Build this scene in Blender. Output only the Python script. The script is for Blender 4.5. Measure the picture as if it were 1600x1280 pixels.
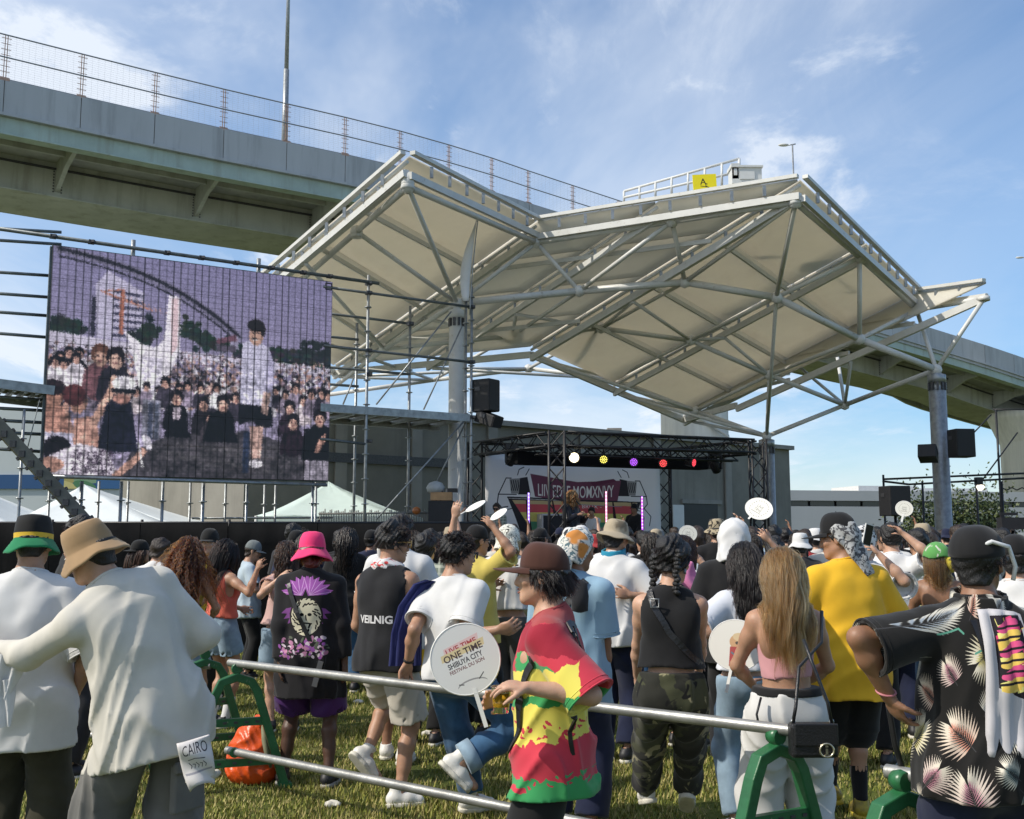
# festival lawn, canopy, stage and crowd
import bpy,math,random
import numpy as np
from mathutils import Vector,Matrix,Euler
V_, MR = Vector, Matrix.Rotation
for _o in list(bpy.data.objects):
 bpy.data.objects.remove(_o)
SC = bpy.context.scene
COL = SC.collection
random.seed(7)
RNG = np.random.default_rng(11)
# ------------------------------------------------------------------ camera,sky,sun,exposure
FPX,CAMH,PITCH = 1640.0,1.68,math.radians(6.78)
cam_d = bpy.data.cameras.new('camera')
cam_d.sensor_width = 36.0
cam_d.lens = 36.0 * FPX / 1600.0
cam_d.clip_start = 0.05
cam_d.clip_end = 4000.0
cam = bpy.data.objects.new('camera',cam_d)
COL.objects.link(cam)
cam.location = (0,0,CAMH)
cam.rotation_euler = (math.pi / 2 + PITCH,0,0)
SC.camera = cam
SUN_EL,SUN_AZ = math.radians(44),math.radians(-108)      # azimuth from +Y (into the picture),negative = to the left
sdir = V_((math.sin(SUN_AZ) * math.cos(SUN_EL),math.cos(SUN_AZ) * math.cos(SUN_EL),math.sin(SUN_EL)))
sun_d = bpy.data.lights.new('sun','SUN')
sun_d.energy = 3.5
sun_d.angle = math.radians(0.5)
sun_d.color = (1.0,0.93,0.82)
sun = bpy.data.objects.new('sun',sun_d)
COL.objects.link(sun)
sun.location = (-30,-10,40)
sun.rotation_euler = sdir.to_track_quat('Z','Y').to_euler()
SC.view_settings.view_transform = 'Standard'
SC.view_settings.look = 'None'
SC.view_settings.gamma = 1.0
SC.view_settings.exposure = 0.30
SC.view_settings.use_curve_mapping = False
world = bpy.data.worlds.new('World')
SC.world = world
world.use_nodes = True
def build_sky():
 nt = world.node_tree
 N,L = nt.nodes,nt.links
 N.clear()
 out = N.new('ShaderNodeOutputWorld')
 bg = N.new('ShaderNodeBackground')
 bg.inputs['Strength'].default_value = 0.15
 sky = N.new('ShaderNodeTexSky')
 sky.sky_type = 'NISHITA'
 sky.sun_disc = False
 sky.sun_elevation = SUN_EL
 sky.sun_rotation = SUN_AZ
 sky.altitude = 0
 sky.air_density = 1.0
 sky.dust_density = 0.2
 sky.ozone_density = 2.2
 tc = N.new('ShaderNodeTexCoord')
 def math_(op,a,b=None,c=None,clamp=False):
  m = N.new('ShaderNodeMath'); m.operation = op; m.use_clamp = clamp
  for i,v in enumerate((a,b,c)):
   if v is None: continue
   if isinstance(v,(int,float)): m.inputs[i].default_value = v
   else: L.new(v,m.inputs[i])
  return m.outputs[0]
 # direction projected on a cloud layer so that the clouds flatten towards the horizon
 sep = N.new('ShaderNodeSeparateXYZ'); L.new(tc.outputs['Generated'],sep.inputs[0])
 zz = math_('ADD',math_('MAXIMUM',sep.outputs['Z'],0.0),0.16)
 cx = math_('DIVIDE',sep.outputs['X'],zz)
 cy = math_('DIVIDE',sep.outputs['Y'],zz)
 cmb = N.new('ShaderNodeCombineXYZ'); L.new(cx,cmb.inputs[0]); L.new(cy,cmb.inputs[1])
 def noise(scale,detail,rough,dist,off):
  mp = N.new('ShaderNodeMapping'); L.new(cmb.outputs[0],mp.inputs[0])
  mp.inputs['Location'].default_value = off
  mp.inputs['Scale'].default_value = (1.0,0.62,1)
  mp.inputs['Rotation'].default_value = (0,0,0.5)
  n = N.new('ShaderNodeTexNoise'); n.inputs['Scale'].default_value = scale
  n.inputs['Detail'].default_value = detail; n.inputs['Roughness'].default_value = rough
  n.inputs['Distortion'].default_value = dist
  L.new(mp.outputs[0],n.inputs['Vector'])
  return n.outputs['Fac']
 def ramp(v,lo,hi):
  r = N.new('ShaderNodeMapRange'); r.interpolation_type = 'SMOOTHSTEP'
  L.new(v,r.inputs['Value']); r.inputs['From Min'].default_value = lo; r.inputs['From Max'].default_value = hi
  return r.outputs['Result']
 lf0 = math_('MULTIPLY_ADD',sep.outputs['X'],-1.1,0.45,clamp=True)
 veil = ramp(noise(0.62,7,0.58,0.6,(3.1,1.2,0)),0.36,0.62)      # broad thin veil
 puff = ramp(noise(2.1,9,0.62,0.4,(0.4,5.3,0)),0.54,0.70)       # small puffs
 wisp = ramp(noise(1.15,8,0.66,1.2,(7.4,2.2,0)),0.50,0.78)
 m = math_('MULTIPLY',veil,math_('MULTIPLY_ADD',lf0,0.9,0.37,clamp=True))
 m = math_('ADD',m,math_('MULTIPLY',puff,0.75))
 m = math_('ADD',m,math_('MULTIPLY',wisp,0.5),clamp=True)
 # whitish haze low on the left,clear blue to the upper right
 lf = math_('MULTIPLY_ADD',sep.outputs['X'],-0.7,0.32,clamp=True)
 hz = math_('MULTIPLY_ADD',sep.outputs['Z'],-2.2,0.34,clamp=True)
 m2 = math_('ADD',math_('MULTIPLY',m,math_('MULTIPLY_ADD',lf,0.5,0.72)),math_('ADD',math_('MULTIPLY',lf,0.55),math_('MULTIPLY',hz,0.35)),clamp=True)
 m2 = math_('MULTIPLY',m2,0.9)
 hsv = N.new('ShaderNodeHueSaturation'); hsv.inputs['Saturation'].default_value = 1.32
 hsv.inputs['Value'].default_value = 0.86
 L.new(sky.outputs[0],hsv.inputs['Color'])
 mix = N.new('ShaderNodeMix'); mix.data_type = 'RGBA'
 L.new(m2,mix.inputs['Factor'])
 lowr = ramp(sep.outputs['Z'],-0.02,0.30)
 tint = N.new('ShaderNodeMix'); tint.data_type = 'RGBA'; tint.blend_type = 'MULTIPLY'; tint.inputs['Factor'].default_value = 1
 tl = N.new('ShaderNodeMix'); tl.data_type = 'RGBA'; L.new(lowr,tl.inputs['Factor']); tl.inputs['A'].default_value = (.56,.66,.80,1); tl.inputs['B'].default_value = (1,1,1,1)
 L.new(hsv.outputs[0],tint.inputs['A']); L.new(tl.outputs['Result'],tint.inputs['B'])
 L.new(tint.outputs['Result'],mix.inputs['A'])
 mix.inputs['B'].default_value = (4.9,5.25,5.75,1)
 L.new(mix.outputs['Result'],bg.inputs['Color'])
 L.new(bg.outputs[0],out.inputs[0])
build_sky()
# ------------------------------------------------------------------ picture point + distance -> place
CT,ST = math.cos(PITCH),math.sin(PITCH)
def at(px,py,Y):
 u,v = (px - 800.0) / FPX,(640.0 - py) / FPX
 d = V_((u,CT - v * ST,ST + v * CT))
 s = Y / d.y
 return V_((u * s,Y,CAMH + d.z * s))
def ground(px,py):
 u,v = (px - 800.0) / FPX,(640.0 - py) / FPX
 dz = ST + v * CT
 s = -CAMH / dz
 return V_((u * s,(CT - v * ST) * s,0.0))
def srgb(r,g,b):
 f = lambda c: (c / 12.92 if c <= 0.04045 else ((c + 0.055) / 1.055) ** 2.4)
 return (f(r / 255.0),f(g / 255.0),f(b / 255.0))
# ------------------------------------------------------------------ tagging
def tag(o,label=None,cat=None,group=None,kind=None):
 if label: o['label'] = label
 if cat: o['category'] = cat
 if group: o['group'] = group
 if kind: o['kind'] = kind
 return o
def link(name,me,mat=None,parent=None,loc=None):
 o = bpy.data.objects.new(name,me)
 COL.objects.link(o)
 if mat is not None and me is not None:
  for m in (mat if isinstance(mat,(list,tuple)) else [mat]):
   me.materials.append(m)
 if parent is not None: o.parent = parent
 if loc is not None: o.location = loc
 return o
def empty(name,loc=(0,0,0),rz=0.0):
 o = bpy.data.objects.new(name,None)
 COL.objects.link(o)
 o.empty_display_size = 0.2
 o.location = loc
 o.rotation_euler = (0,0,rz)
 return o
def copy_tree(o,parent=None):
 c = o.copy(); COL.objects.link(c); c.parent = parent
 for ch in list(o.children): copy_tree(ch,c)
 return c
# ------------------------------------------------------------------ mesh builder
def np_mesh(name,V,F,smooth=True,mi=None):
 """V (n,3) F (m,k) arrays -> mesh"""
 me = bpy.data.meshes.new(name)
 V = np.ascontiguousarray(V,np.float32); F = np.ascontiguousarray(F,np.int32)
 n,k = F.shape
 me.vertices.add(len(V)); me.vertices.foreach_set('co',V.ravel())
 me.loops.add(n * k); me.loops.foreach_set('vertex_index',F.ravel())
 me.polygons.add(n)
 me.polygons.foreach_set('loop_start',np.arange(0,n * k,k,dtype=np.int32))
 me.polygons.foreach_set('loop_total',np.full(n,k,np.int32))
 me.polygons.foreach_set('use_smooth',np.full(n,smooth,bool))
 if mi is not None: me.polygons.foreach_set('material_index',np.ascontiguousarray(mi,np.int32))
 me.update(calc_edges=True)
 me.validate()
 return me
class MB:
 def __init__(s): s.v = []; s.f = []; s.sm = []; s.mi = []
 def add(s,vs,fs,smooth=False,mi=0):
  b = len(s.v)
  s.v += [tuple(p) for p in vs]
  s.f += [tuple(i + b for i in f) for f in fs]
  s.sm += [smooth] * len(fs); s.mi += [mi] * len(fs)
  return s
 def box(s,c,size,rot=None,mi=0,bev=0.0):
  x,y,z = size[0] / 2,size[1] / 2,size[2] / 2
  P = [V_((a,b,d)) for d in (-z,z) for b in (-y,y) for a in (-x,x)]
  if rot is not None: P = [rot @ p for p in P]
  c = V_(c)
  s.add([p + c for p in P],[(0,2,3,1),(4,5,7,6),(0,1,5,4),(2,6,7,3),(0,4,6,2),(1,3,7,5)],False,mi)
  return s
 def beam(s,a,b,w,h,up=(0,0,1),mi=0):
  """box of width w,height h along a-b"""
  a,b = V_(a),V_(b)
  d = (b - a); l = d.length; d = d / l
  up = V_(up); sd = d.cross(up)
  if sd.length < 1e-5: sd = d.cross(V_((1,0,0)))
  sd.normalize(); u = sd.cross(d)
  P = []
  for t in (a,b):
   for i,j in ((-1,-1),(1,-1),(1,1),(-1,1)):
    P.append(t + sd * (i * w / 2) + u * (j * h / 2))
  s.add(P,[(0,1,2,3),(7,6,5,4),(0,4,5,1),(1,5,6,2),(2,6,7,3),(3,7,4,0)],False,mi)
  return s
 def tube(s,a,b,r,n=8,r2=None,cap=True,mi=0):
  return s.path([a,b],r,n,cap,mi,r2)
 def path(s,pts,r,n=8,cap=True,mi=0,r2=None):
  pts = [V_(p) for p in pts]
  m = len(pts); V = []; F = []
  prev = None
  for i,p in enumerate(pts):
   if i == 0: d = pts[1] - p
   elif i == m - 1: d = p - pts[i - 1]
   else: d = (pts[i + 1] - p).normalized() + (p - pts[i - 1]).normalized()
   d.normalize()
   if prev is None:
    x = d.cross(V_((0,0,1)))
    if x.length < 1e-3: x = d.cross(V_((1,0,0)))
   else:
    x = prev - d * prev.dot(d)
   x.normalize(); prev = x
   y = d.cross(x)
   rr = r if not isinstance(r,(list,tuple)) else r[i]
   if r2 is not None: rr = r + (r2 - r) * i / (m - 1)
   for k in range(n):
    t = 2 * math.pi * k / n
    V.append(p + x * (rr * math.cos(t)) + y * (rr * math.sin(t)))
  for i in range(m - 1):
   for k in range(n):
    a0 = i * n + k; b0 = i * n + (k + 1) % n
    F.append((a0,b0,b0 + n,a0 + n))
  s.add(V,F,True,mi)
  if cap:
   b = len(s.v) - len(V)
   s.f.append(tuple(b + k for k in range(n - 1,-1,-1))); s.sm.append(False); s.mi.append(mi)
   s.f.append(tuple(b + (m - 1) * n + k for k in range(n))); s.sm.append(False); s.mi.append(mi)
  return s
 def lathe(s,prof,n=24,c=(0,0,0),M=None,smooth=True,mi=0,sy=1.0,close=False):
  V = []; F = []
  for (r,z) in prof:
   for k in range(n):
    t = 2 * math.pi * k / n
    V.append(V_((r * math.cos(t),r * math.sin(t) * sy,z)))
  if M is not None: V = [M @ p for p in V]
  c = V_(c); V = [p + c for p in V]
  for i in range(len(prof) - 1):
   for k in range(n):
    a0 = i * n + k; b0 = i * n + (k + 1) % n
    F.append((a0,b0,b0 + n,a0 + n))
  s.add(V,F,smooth,mi)
  if close:
   b = len(s.v) - len(V)
   s.f.append(tuple(b + k for k in range(n - 1,-1,-1))); s.sm.append(False); s.mi.append(mi)
   s.f.append(tuple(b + (len(prof) - 1) * n + k for k in range(n))); s.sm.append(False); s.mi.append(mi)
  return s
 def prism(s,poly,dvec,mi=0):
  """poly: list of 3-D points (planar),extruded by dvec"""
  P = [V_(p) for p in poly]; d = V_(dvec); n = len(P)
  V = P + [p + d for p in P]
  F = [tuple(range(n - 1,-1,-1)),tuple(range(n,2 * n))] + [(i,(i + 1) % n,(i + 1) % n + n,i + n) for i in range(n)]
  return s.add(V,F,False,mi)
 def mesh(s,name):
  me = bpy.data.meshes.new(name)
  me.from_pydata([tuple(p) for p in s.v],[],s.f)
  me.polygons.foreach_set('use_smooth',s.sm)
  me.polygons.foreach_set('material_index',s.mi)
  me.update()
  return me
 def build(s,name,mat,parent=None,loc=None):
  return link(name,s.mesh(name),mat,parent,loc)
# ------------------------------------------------------------------ materials
_M = {}
def mat(name,col,rough=0.6,metal=0.0,var=0.12,vscale=6.0,bump=0.0,bscale=60.0,col2=None,spec=0.5,emit=None,estr=0.0,stretch=None,detail=4.0,sheen=0.0,trans=0.0):
 if name in _M: return _M[name]
 m = bpy.data.materials.new(name); m.use_nodes = True
 nt = m.node_tree; N,L = nt.nodes,nt.links
 b = N['Principled BSDF']
 b.inputs['Roughness'].default_value = rough
 b.inputs['Metallic'].default_value = metal
 b.inputs['Specular IOR Level'].default_value = spec
 if sheen: b.inputs['Sheen Weight'].default_value = sheen
 if trans: b.inputs['Transmission Weight'].default_value = trans
 c = (col[0],col[1],col[2],1)
 tc = N.new('ShaderNodeTexCoord')
 vec = tc.outputs['Object']
 if stretch:
  mp = N.new('ShaderNodeMapping'); mp.inputs['Scale'].default_value = stretch
  L.new(vec,mp.inputs[0]); vec = mp.outputs[0]
 if var > 0 or col2:
  n = N.new('ShaderNodeTexNoise'); n.inputs['Scale'].default_value = vscale
  n.inputs['Detail'].default_value = detail; n.inputs['Roughness'].default_value = 0.62
  L.new(vec,n.inputs['Vector'])
  r = N.new('ShaderNodeMapRange'); r.inputs['From Min'].default_value = 0.3; r.inputs['From Max'].default_value = 0.7
  L.new(n.outputs['Fac'],r.inputs['Value'])
  mx = N.new('ShaderNodeMix'); mx.data_type = 'RGBA'
  L.new(r.outputs[0],mx.inputs['Factor'])
  d = col2 if col2 else tuple(x * (1 - var) for x in col)
  mx.inputs['A'].default_value = (d[0],d[1],d[2],1)
  mx.inputs['B'].default_value = c if col2 else tuple(min(1,x * (1 + var * 0.5)) for x in col) + (1,)
  L.new(mx.outputs['Result'],b.inputs['Base Color'])
 else:
  b.inputs['Base Color'].default_value = c
 if bump > 0:
  n2 = N.new('ShaderNodeTexNoise'); n2.inputs['Scale'].default_value = bscale; n2.inputs['Detail'].default_value = 5
  n2.inputs['Roughness'].default_value = 0.6
  L.new(vec,n2.inputs['Vector'])
  bp = N.new('ShaderNodeBump'); bp.inputs['Strength'].default_value = bump; bp.inputs['Distance'].default_value = 0.02
  L.new(n2.outputs['Fac'],bp.inputs['Height']); L.new(bp.outputs[0],b.inputs['Normal'])
 if emit:
  b.inputs['Emission Color'].default_value = (emit[0],emit[1],emit[2],1)
  b.inputs['Emission Strength'].default_value = estr
 _M[name] = m
 return m
def cloth(name,col,var=0.10,rough=0.85,wr=0.5):
 """fabric: soft wrinkles plus a fine weave"""
 if name in _M: return _M[name]
 m = mat(name,col,rough,0,var,5.0,0,spec=0.2,sheen=0.15)
 nt = m.node_tree; N,L = nt.nodes,nt.links
 b = N['Principled BSDF']
 tc = N.new('ShaderNodeTexCoord')
 n1 = N.new('ShaderNodeTexNoise'); n1.noise_type = 'RIDGED_MULTIFRACTAL'; n1.inputs['Scale'].default_value = 3.6; n1.inputs['Detail'].default_value = 3
 n1.inputs['Distortion'].default_value = 0.9; n1.inputs['Roughness'].default_value = .42
 mpn = N.new('ShaderNodeMapping'); mpn.inputs['Rotation'].default_value = (0.5,0.3,0.4); mpn.inputs['Scale'].default_value = (1.5,1.5,.7); L.new(tc.outputs['Object'],mpn.inputs[0])
 n2 = N.new('ShaderNodeTexNoise'); n2.inputs['Scale'].default_value = 420; n2.inputs['Detail'].default_value = 2
 L.new(mpn.outputs[0],n1.inputs['Vector']); L.new(tc.outputs['Object'],n2.inputs['Vector'])
 b1 = N.new('ShaderNodeBump'); b1.inputs['Strength'].default_value = wr; b1.inputs['Distance'].default_value = 0.022
 b2 = N.new('ShaderNodeBump'); b2.inputs['Strength'].default_value = 0.25; b2.inputs['Distance'].default_value = 0.001
 L.new(n1.outputs['Fac'],b1.inputs['Height']); L.new(n2.outputs['Fac'],b2.inputs['Height'])
 L.new(b1.outputs[0],b2.inputs['Normal']); L.new(b2.outputs[0],b.inputs['Normal'])
 return m
def base_link(m):
 """returns (nodes,links,bsdf,current base colour socket or None)"""
 nt = m.node_tree; b = nt.nodes['Principled BSDF']
 s = b.inputs['Base Color']
 return nt.nodes,nt.links,b,(s.links[0].from_socket if s.is_linked else None)
def print_on(m,img,axes,centre,size,side=None,repeat=False,warp=0.0,cyl=0.0):
 """lay a flat print (an image made below) on a cloth: axes e.g. ('X','Z'); side=('Y',-1,limit) keeps it to one side"""
 N,L,b,cur = base_link(m)
 tc = N.new('ShaderNodeTexCoord'); sp = N.new('ShaderNodeSeparateXYZ'); L.new(tc.outputs['Object'],sp.inputs[0])
 cb = N.new('ShaderNodeCombineXYZ')
 src = [sp.outputs[axes[0]],sp.outputs[axes[1]]]
 if cyl:
  ng = N.new('ShaderNodeMath'); ng.operation = 'MULTIPLY'; L.new(sp.outputs['Y'],ng.inputs[0]); ng.inputs[1].default_value = -1
  at2 = N.new('ShaderNodeMath'); at2.operation = 'ARCTAN2'; L.new(sp.outputs['X'],at2.inputs[0]); L.new(ng.outputs[0],at2.inputs[1])
  mu = N.new('ShaderNodeMath'); mu.operation = 'MULTIPLY'; L.new(at2.outputs[0],mu.inputs[0]); mu.inputs[1].default_value = cyl; src[0] = mu.outputs[0]
 if warp:
  nz = N.new('ShaderNodeTexNoise'); nz.inputs['Scale'].default_value = 9; nz.inputs['Detail'].default_value = 6; nz.inputs['Roughness'].default_value = .65; L.new(tc.outputs['Object'],nz.inputs['Vector'])
  sc = N.new('ShaderNodeSeparateColor'); L.new(nz.outputs['Color'],sc.inputs[0])
  for i in range(2):
   a1 = N.new('ShaderNodeMath'); a1.operation = 'SUBTRACT'; L.new(sc.outputs[i],a1.inputs[0]); a1.inputs[1].default_value = .5
   a2 = N.new('ShaderNodeMath'); a2.operation = 'MULTIPLY_ADD'; L.new(a1.outputs[0],a2.inputs[0]); a2.inputs[1].default_value = warp; L.new(src[i],a2.inputs[2]); src[i] = a2.outputs[0]
 for i in range(2):
  ma = N.new('ShaderNodeMath'); ma.operation = 'MULTIPLY_ADD'
  L.new(src[i],ma.inputs[0])
  ma.inputs[1].default_value = 1.0 / size[i]
  ma.inputs[2].default_value = 0.5 - centre[i] / size[i]
  L.new(ma.outputs[0],cb.inputs[i])
 ti = N.new('ShaderNodeTexImage'); ti.image = img; ti.extension = 'REPEAT' if repeat else 'CLIP'
 L.new(cb.outputs[0],ti.inputs['Vector'])
 fac = ti.outputs['Alpha']
 if side:
  lt = N.new('ShaderNodeMath'); lt.operation = 'LESS_THAN' if side[1] < 0 else 'GREATER_THAN'
  L.new(sp.outputs[side[0]],lt.inputs[0]); lt.inputs[1].default_value = side[2]
  mu = N.new('ShaderNodeMath'); mu.operation = 'MULTIPLY'; L.new(lt.outputs[0],mu.inputs[0]); L.new(fac,mu.inputs[1]); fac = mu.outputs[0]
 mx = N.new('ShaderNodeMix'); mx.data_type = 'RGBA'
 L.new(fac,mx.inputs['Factor'])
 if cur is not None: L.new(cur,mx.inputs['A'])
 else: mx.inputs['A'].default_value = b.inputs['Base Color'].default_value
 L.new(ti.outputs['Color'],mx.inputs['B'])
 L.new(mx.outputs['Result'],b.inputs['Base Color'])
 return m
def spots(m,col,scale,lo,hi,detail=3,dist=0.6,off=0.0,vor=False):
 """second colour in irregular patches (camouflage,paisley ...)"""
 N,L,b,cur = base_link(m)
 tc = N.new('ShaderNodeTexCoord')
 mp = N.new('ShaderNodeMapping'); mp.inputs['Location'].default_value = (off,off * 1.7,off * 0.6)
 L.new(tc.outputs['Object'],mp.inputs[0])
 n = N.new('ShaderNodeTexNoise'); n.inputs['Scale'].default_value = scale; n.inputs['Detail'].default_value = detail
 n.inputs['Distortion'].default_value = dist
 L.new(mp.outputs[0],n.inputs['Vector'])
 r = N.new('ShaderNodeMapRange'); r.inputs['From Min'].default_value = lo; r.inputs['From Max'].default_value = hi
 L.new(n.outputs['Fac'],r.inputs['Value'])
 mx = N.new('ShaderNodeMix'); mx.data_type = 'RGBA'
 L.new(r.outputs[0],mx.inputs['Factor'])
 if cur is not None: L.new(cur,mx.inputs['A'])
 else: mx.inputs['A'].default_value = b.inputs['Base Color'].default_value
 mx.inputs['B'].default_value = (*col,1)
 L.new(mx.outputs['Result'],b.inputs['Base Color'])
 return m
def streaks(m,col,amount=.5,sc=(5,5,.3),lo=.5,hi=.75):
 """rain streaks and grime with a shape of their own"""
 N,L,b,cur = base_link(m)
 tc = N.new('ShaderNodeTexCoord'); mp = N.new('ShaderNodeMapping'); mp.inputs['Scale'].default_value = sc; L.new(tc.outputs['Object'],mp.inputs[0])
 n = N.new('ShaderNodeTexNoise'); n.inputs['Scale'].default_value = 1.0; n.inputs['Detail'].default_value = 7; n.inputs['Roughness'].default_value = .65; L.new(mp.outputs[0],n.inputs['Vector'])
 r = N.new('ShaderNodeMapRange'); r.inputs['From Min'].default_value = lo; r.inputs['From Max'].default_value = hi; r.inputs['To Max'].default_value = amount; L.new(n.outputs['Fac'],r.inputs['Value'])
 mx = N.new('ShaderNodeMix'); mx.data_type = 'RGBA'; L.new(r.outputs[0],mx.inputs['Factor']); L.new(cur,mx.inputs['A']); mx.inputs['B'].default_value = (*col,1)
 L.new(mx.outputs['Result'],b.inputs['Base Color'])
# ------------------------------------------------------------------ flat artwork: a small painter for prints and the video wall
class Canvas:
 def __init__(s,w,h,bg=(0,0,0,0)):
  s.w,s.h = w,h
  s.a = np.zeros((h,w,4),np.float32); s.a[:] = bg
 def _blend(s,y0,y1,x0,x1,m,col):
  if len(col) == 3: col = (*col,1.0)
  c = np.array(col,np.float32)
  if c[:3].max() > 1.01: c[:3] /= 255.0
  al = m.astype(np.float32) * c[3]
  blk = s.a[y0:y1,x0:x1]
  blk[...,:3] = blk[...,:3] * (1 - al[...,None]) + c[:3] * al[...,None]
  blk[...,3] = np.maximum(blk[...,3],al)
 def poly(s,pts,col):
  P = np.array(pts,np.float32)
  x0 = max(int(P[:,0].min()),0); x1 = min(int(P[:,0].max()) + 2,s.w)
  y0 = max(int(P[:,1].min()),0); y1 = min(int(P[:,1].max()) + 2,s.h)
  if x1 <= x0 or y1 <= y0: return s
  yy,xx = np.mgrid[y0:y1,x0:x1]
  yy = yy + 0.5; xx = xx + 0.5
  ins = np.zeros(xx.shape,bool)
  j = len(P) - 1
  for i in range(len(P)):
   xi,yi = P[i]; xj,yj = P[j]
   if yi != yj:
    ins ^= ((yi > yy) != (yj > yy)) & (xx < (xj - xi) * (yy - yi) / (yj - yi) + xi)
   j = i
  s._blend(y0,y1,x0,x1,ins,col)
  return s
 def ell(s,cx,cy,rx,ry,col,rot=0.0):
  R = max(rx,ry) + 1
  x0 = max(int(cx - R),0); x1 = min(int(cx + R) + 2,s.w); y0 = max(int(cy - R),0); y1 = min(int(cy + R) + 2,s.h)
  if x1 <= x0 or y1 <= y0: return s
  yy,xx = np.mgrid[y0:y1,x0:x1]
  dx = xx + 0.5 - cx; dy = yy + 0.5 - cy
  c,sn = math.cos(rot),math.sin(rot)
  m = ((dx * c + dy * sn) / rx) ** 2 + ((-dx * sn + dy * c) / ry) ** 2 <= 1
  s._blend(y0,y1,x0,x1,m,col)
  return s
 def line(s,pts,w,col):
  for (xa,ya),(xb,yb) in zip(pts[:-1],pts[1:]):
   d = math.hypot(xb - xa,yb - ya) + 1e-6
   nx,ny = -(yb - ya) / d * w / 2,(xb - xa) / d * w / 2
   s.poly([(xa + nx,ya + ny),(xb + nx,yb + ny),(xb - nx,yb - ny),(xa - nx,ya - ny)],col)
   s.ell(xa,ya,w / 2,w / 2,col); s.ell(xb,yb,w / 2,w / 2,col)
  return s
 def rect(s,x0,y0,x1,y1,col): return s.poly([(x0,y0),(x1,y0),(x1,y1),(x0,y1)],col)
 def text(s,txt,x,y,h,col,width=None,shear=0.0,warp=None,bold=0.0,ang=0.0):
  """centre x,baseline y,cap height h (pixels,y down)"""
  T = text_tris(txt,bold)
  if len(T) == 0: return s
  mn = T.reshape(-1,2).min(0); mx = T.reshape(-1,2).max(0)
  sc = h / 0.70
  sx = sc if width is None else width / max(mx[0] - mn[0],1e-4)
  c,sn = math.cos(ang),math.sin(ang)
  for t in T:
   q = []
   for (a,b) in t:
    X = (a - (mn[0] + mx[0]) / 2) * sx + b * sc * shear; Y = -b * sc
    if warp: X,Y = warp(X,Y)
    q.append((x + X * c - Y * sn,y + X * sn + Y * c))
   s.poly(q,col)
  return s
 def image(s,name):
  im = bpy.data.images.new(name,s.w,s.h,alpha=True)
  im.pixels.foreach_set(np.ascontiguousarray(np.clip(s.a[::-1],0,1),np.float32).ravel())
  im.pack()
  return im
_TT = {}
def text_tris(txt,bold=0.0):
 if (txt,bold) in _TT: return _TT[(txt,bold)]
 cu = bpy.data.curves.new('lettering','FONT'); cu.body = txt; cu.offset = bold
 cu.resolution_u = 3
 o = bpy.data.objects.new('lettering',cu); COL.objects.link(o)
 dg = bpy.context.evaluated_depsgraph_get(); dg.update()
 me = bpy.data.meshes.new_from_object(o.evaluated_get(dg))
 me.calc_loop_triangles()
 V = np.array([v.co[:2] for v in me.vertices],np.float32).reshape(-1,2)
 T = np.array([V[list(t.vertices)] for t in me.loop_triangles],np.float32)
 bpy.data.objects.remove(o); bpy.data.curves.remove(cu); bpy.data.meshes.remove(me)
 _TT[(txt,bold)] = T
 return T
def flat_mat(name,img,rough=0.7,emis=0.0,uv='UV'):
 m = bpy.data.materials.new(name); m.use_nodes = True
 N,L = m.node_tree.nodes,m.node_tree.links
 b = N['Principled BSDF']; b.inputs['Roughness'].default_value = rough
 tc = N.new('ShaderNodeTexCoord'); ti = N.new('ShaderNodeTexImage'); ti.image = img; ti.extension = 'EXTEND'
 L.new(tc.outputs[uv],ti.inputs['Vector'])
 if emis > 0:
  b.inputs['Base Color'].default_value = (0.02,0.02,0.02,1)
  L.new(ti.outputs['Color'],b.inputs['Emission Color']); b.inputs['Emission Strength'].default_value = emis
 else:
  L.new(ti.outputs['Color'],b.inputs['Base Color'])
 return m
def set_uv(me,fn):
 """fn: vertex coordinate -> (u,v)"""
 uv = me.uv_layers.new(name='UVMap')
 co = np.zeros(len(me.vertices) * 3,np.float32); me.vertices.foreach_get('co',co); co = co.reshape(-1,3)
 li = np.zeros(len(me.loops),np.int32); me.loops.foreach_get('vertex_index',li)
 P = co[li]
 U = np.stack(fn(P),1).astype(np.float32)
 uv.data.foreach_set('uv',U.ravel())
# ================================================================== materials of the setting
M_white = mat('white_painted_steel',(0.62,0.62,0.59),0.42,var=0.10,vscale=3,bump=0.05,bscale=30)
M_galv = mat('galvanised_steel',(0.34,0.36,0.37),0.42,0.55,var=0.3,vscale=9,bump=0.1,bscale=80)
M_galv_dark = mat('weathered_scaffold_steel',(0.16,0.18,0.185),0.5,0.5,var=0.35,vscale=7,bump=0.1)
M_black = mat('black_steel',(0.012,0.012,0.014),0.45,0.0,var=0.3,vscale=12)
M_blackcloth = mat('black_cloth',(0.009,0.009,0.0095),0.95,var=0.35,vscale=2.0,bump=0.4,bscale=5,spec=0.1)
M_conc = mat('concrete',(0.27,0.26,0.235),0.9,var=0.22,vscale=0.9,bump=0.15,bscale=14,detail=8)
M_concdark = mat('grey_wall',(0.22,0.21,0.18),0.9,var=0.25,vscale=0.6,bump=0.15,bscale=10,detail=8)
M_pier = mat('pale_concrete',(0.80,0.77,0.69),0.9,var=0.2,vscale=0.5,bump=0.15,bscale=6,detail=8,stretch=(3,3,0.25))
M_parapet = mat('grey_parapet_panel',(0.44,0.455,0.465),0.6,var=0.10,vscale=0.5,bump=0.05,bscale=3,stretch=(1,1,0.3))
M_green = mat('pale_green_girder_paint',(0.40,0.49,0.44),0.55,var=0.18,vscale=0.7,bump=0.05,detail=8)
M_olive = mat('olive_green_girder_paint',(0.43,0.44,0.385),0.65,var=0.22,vscale=0.45,bump=0.08,detail=9)
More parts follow.
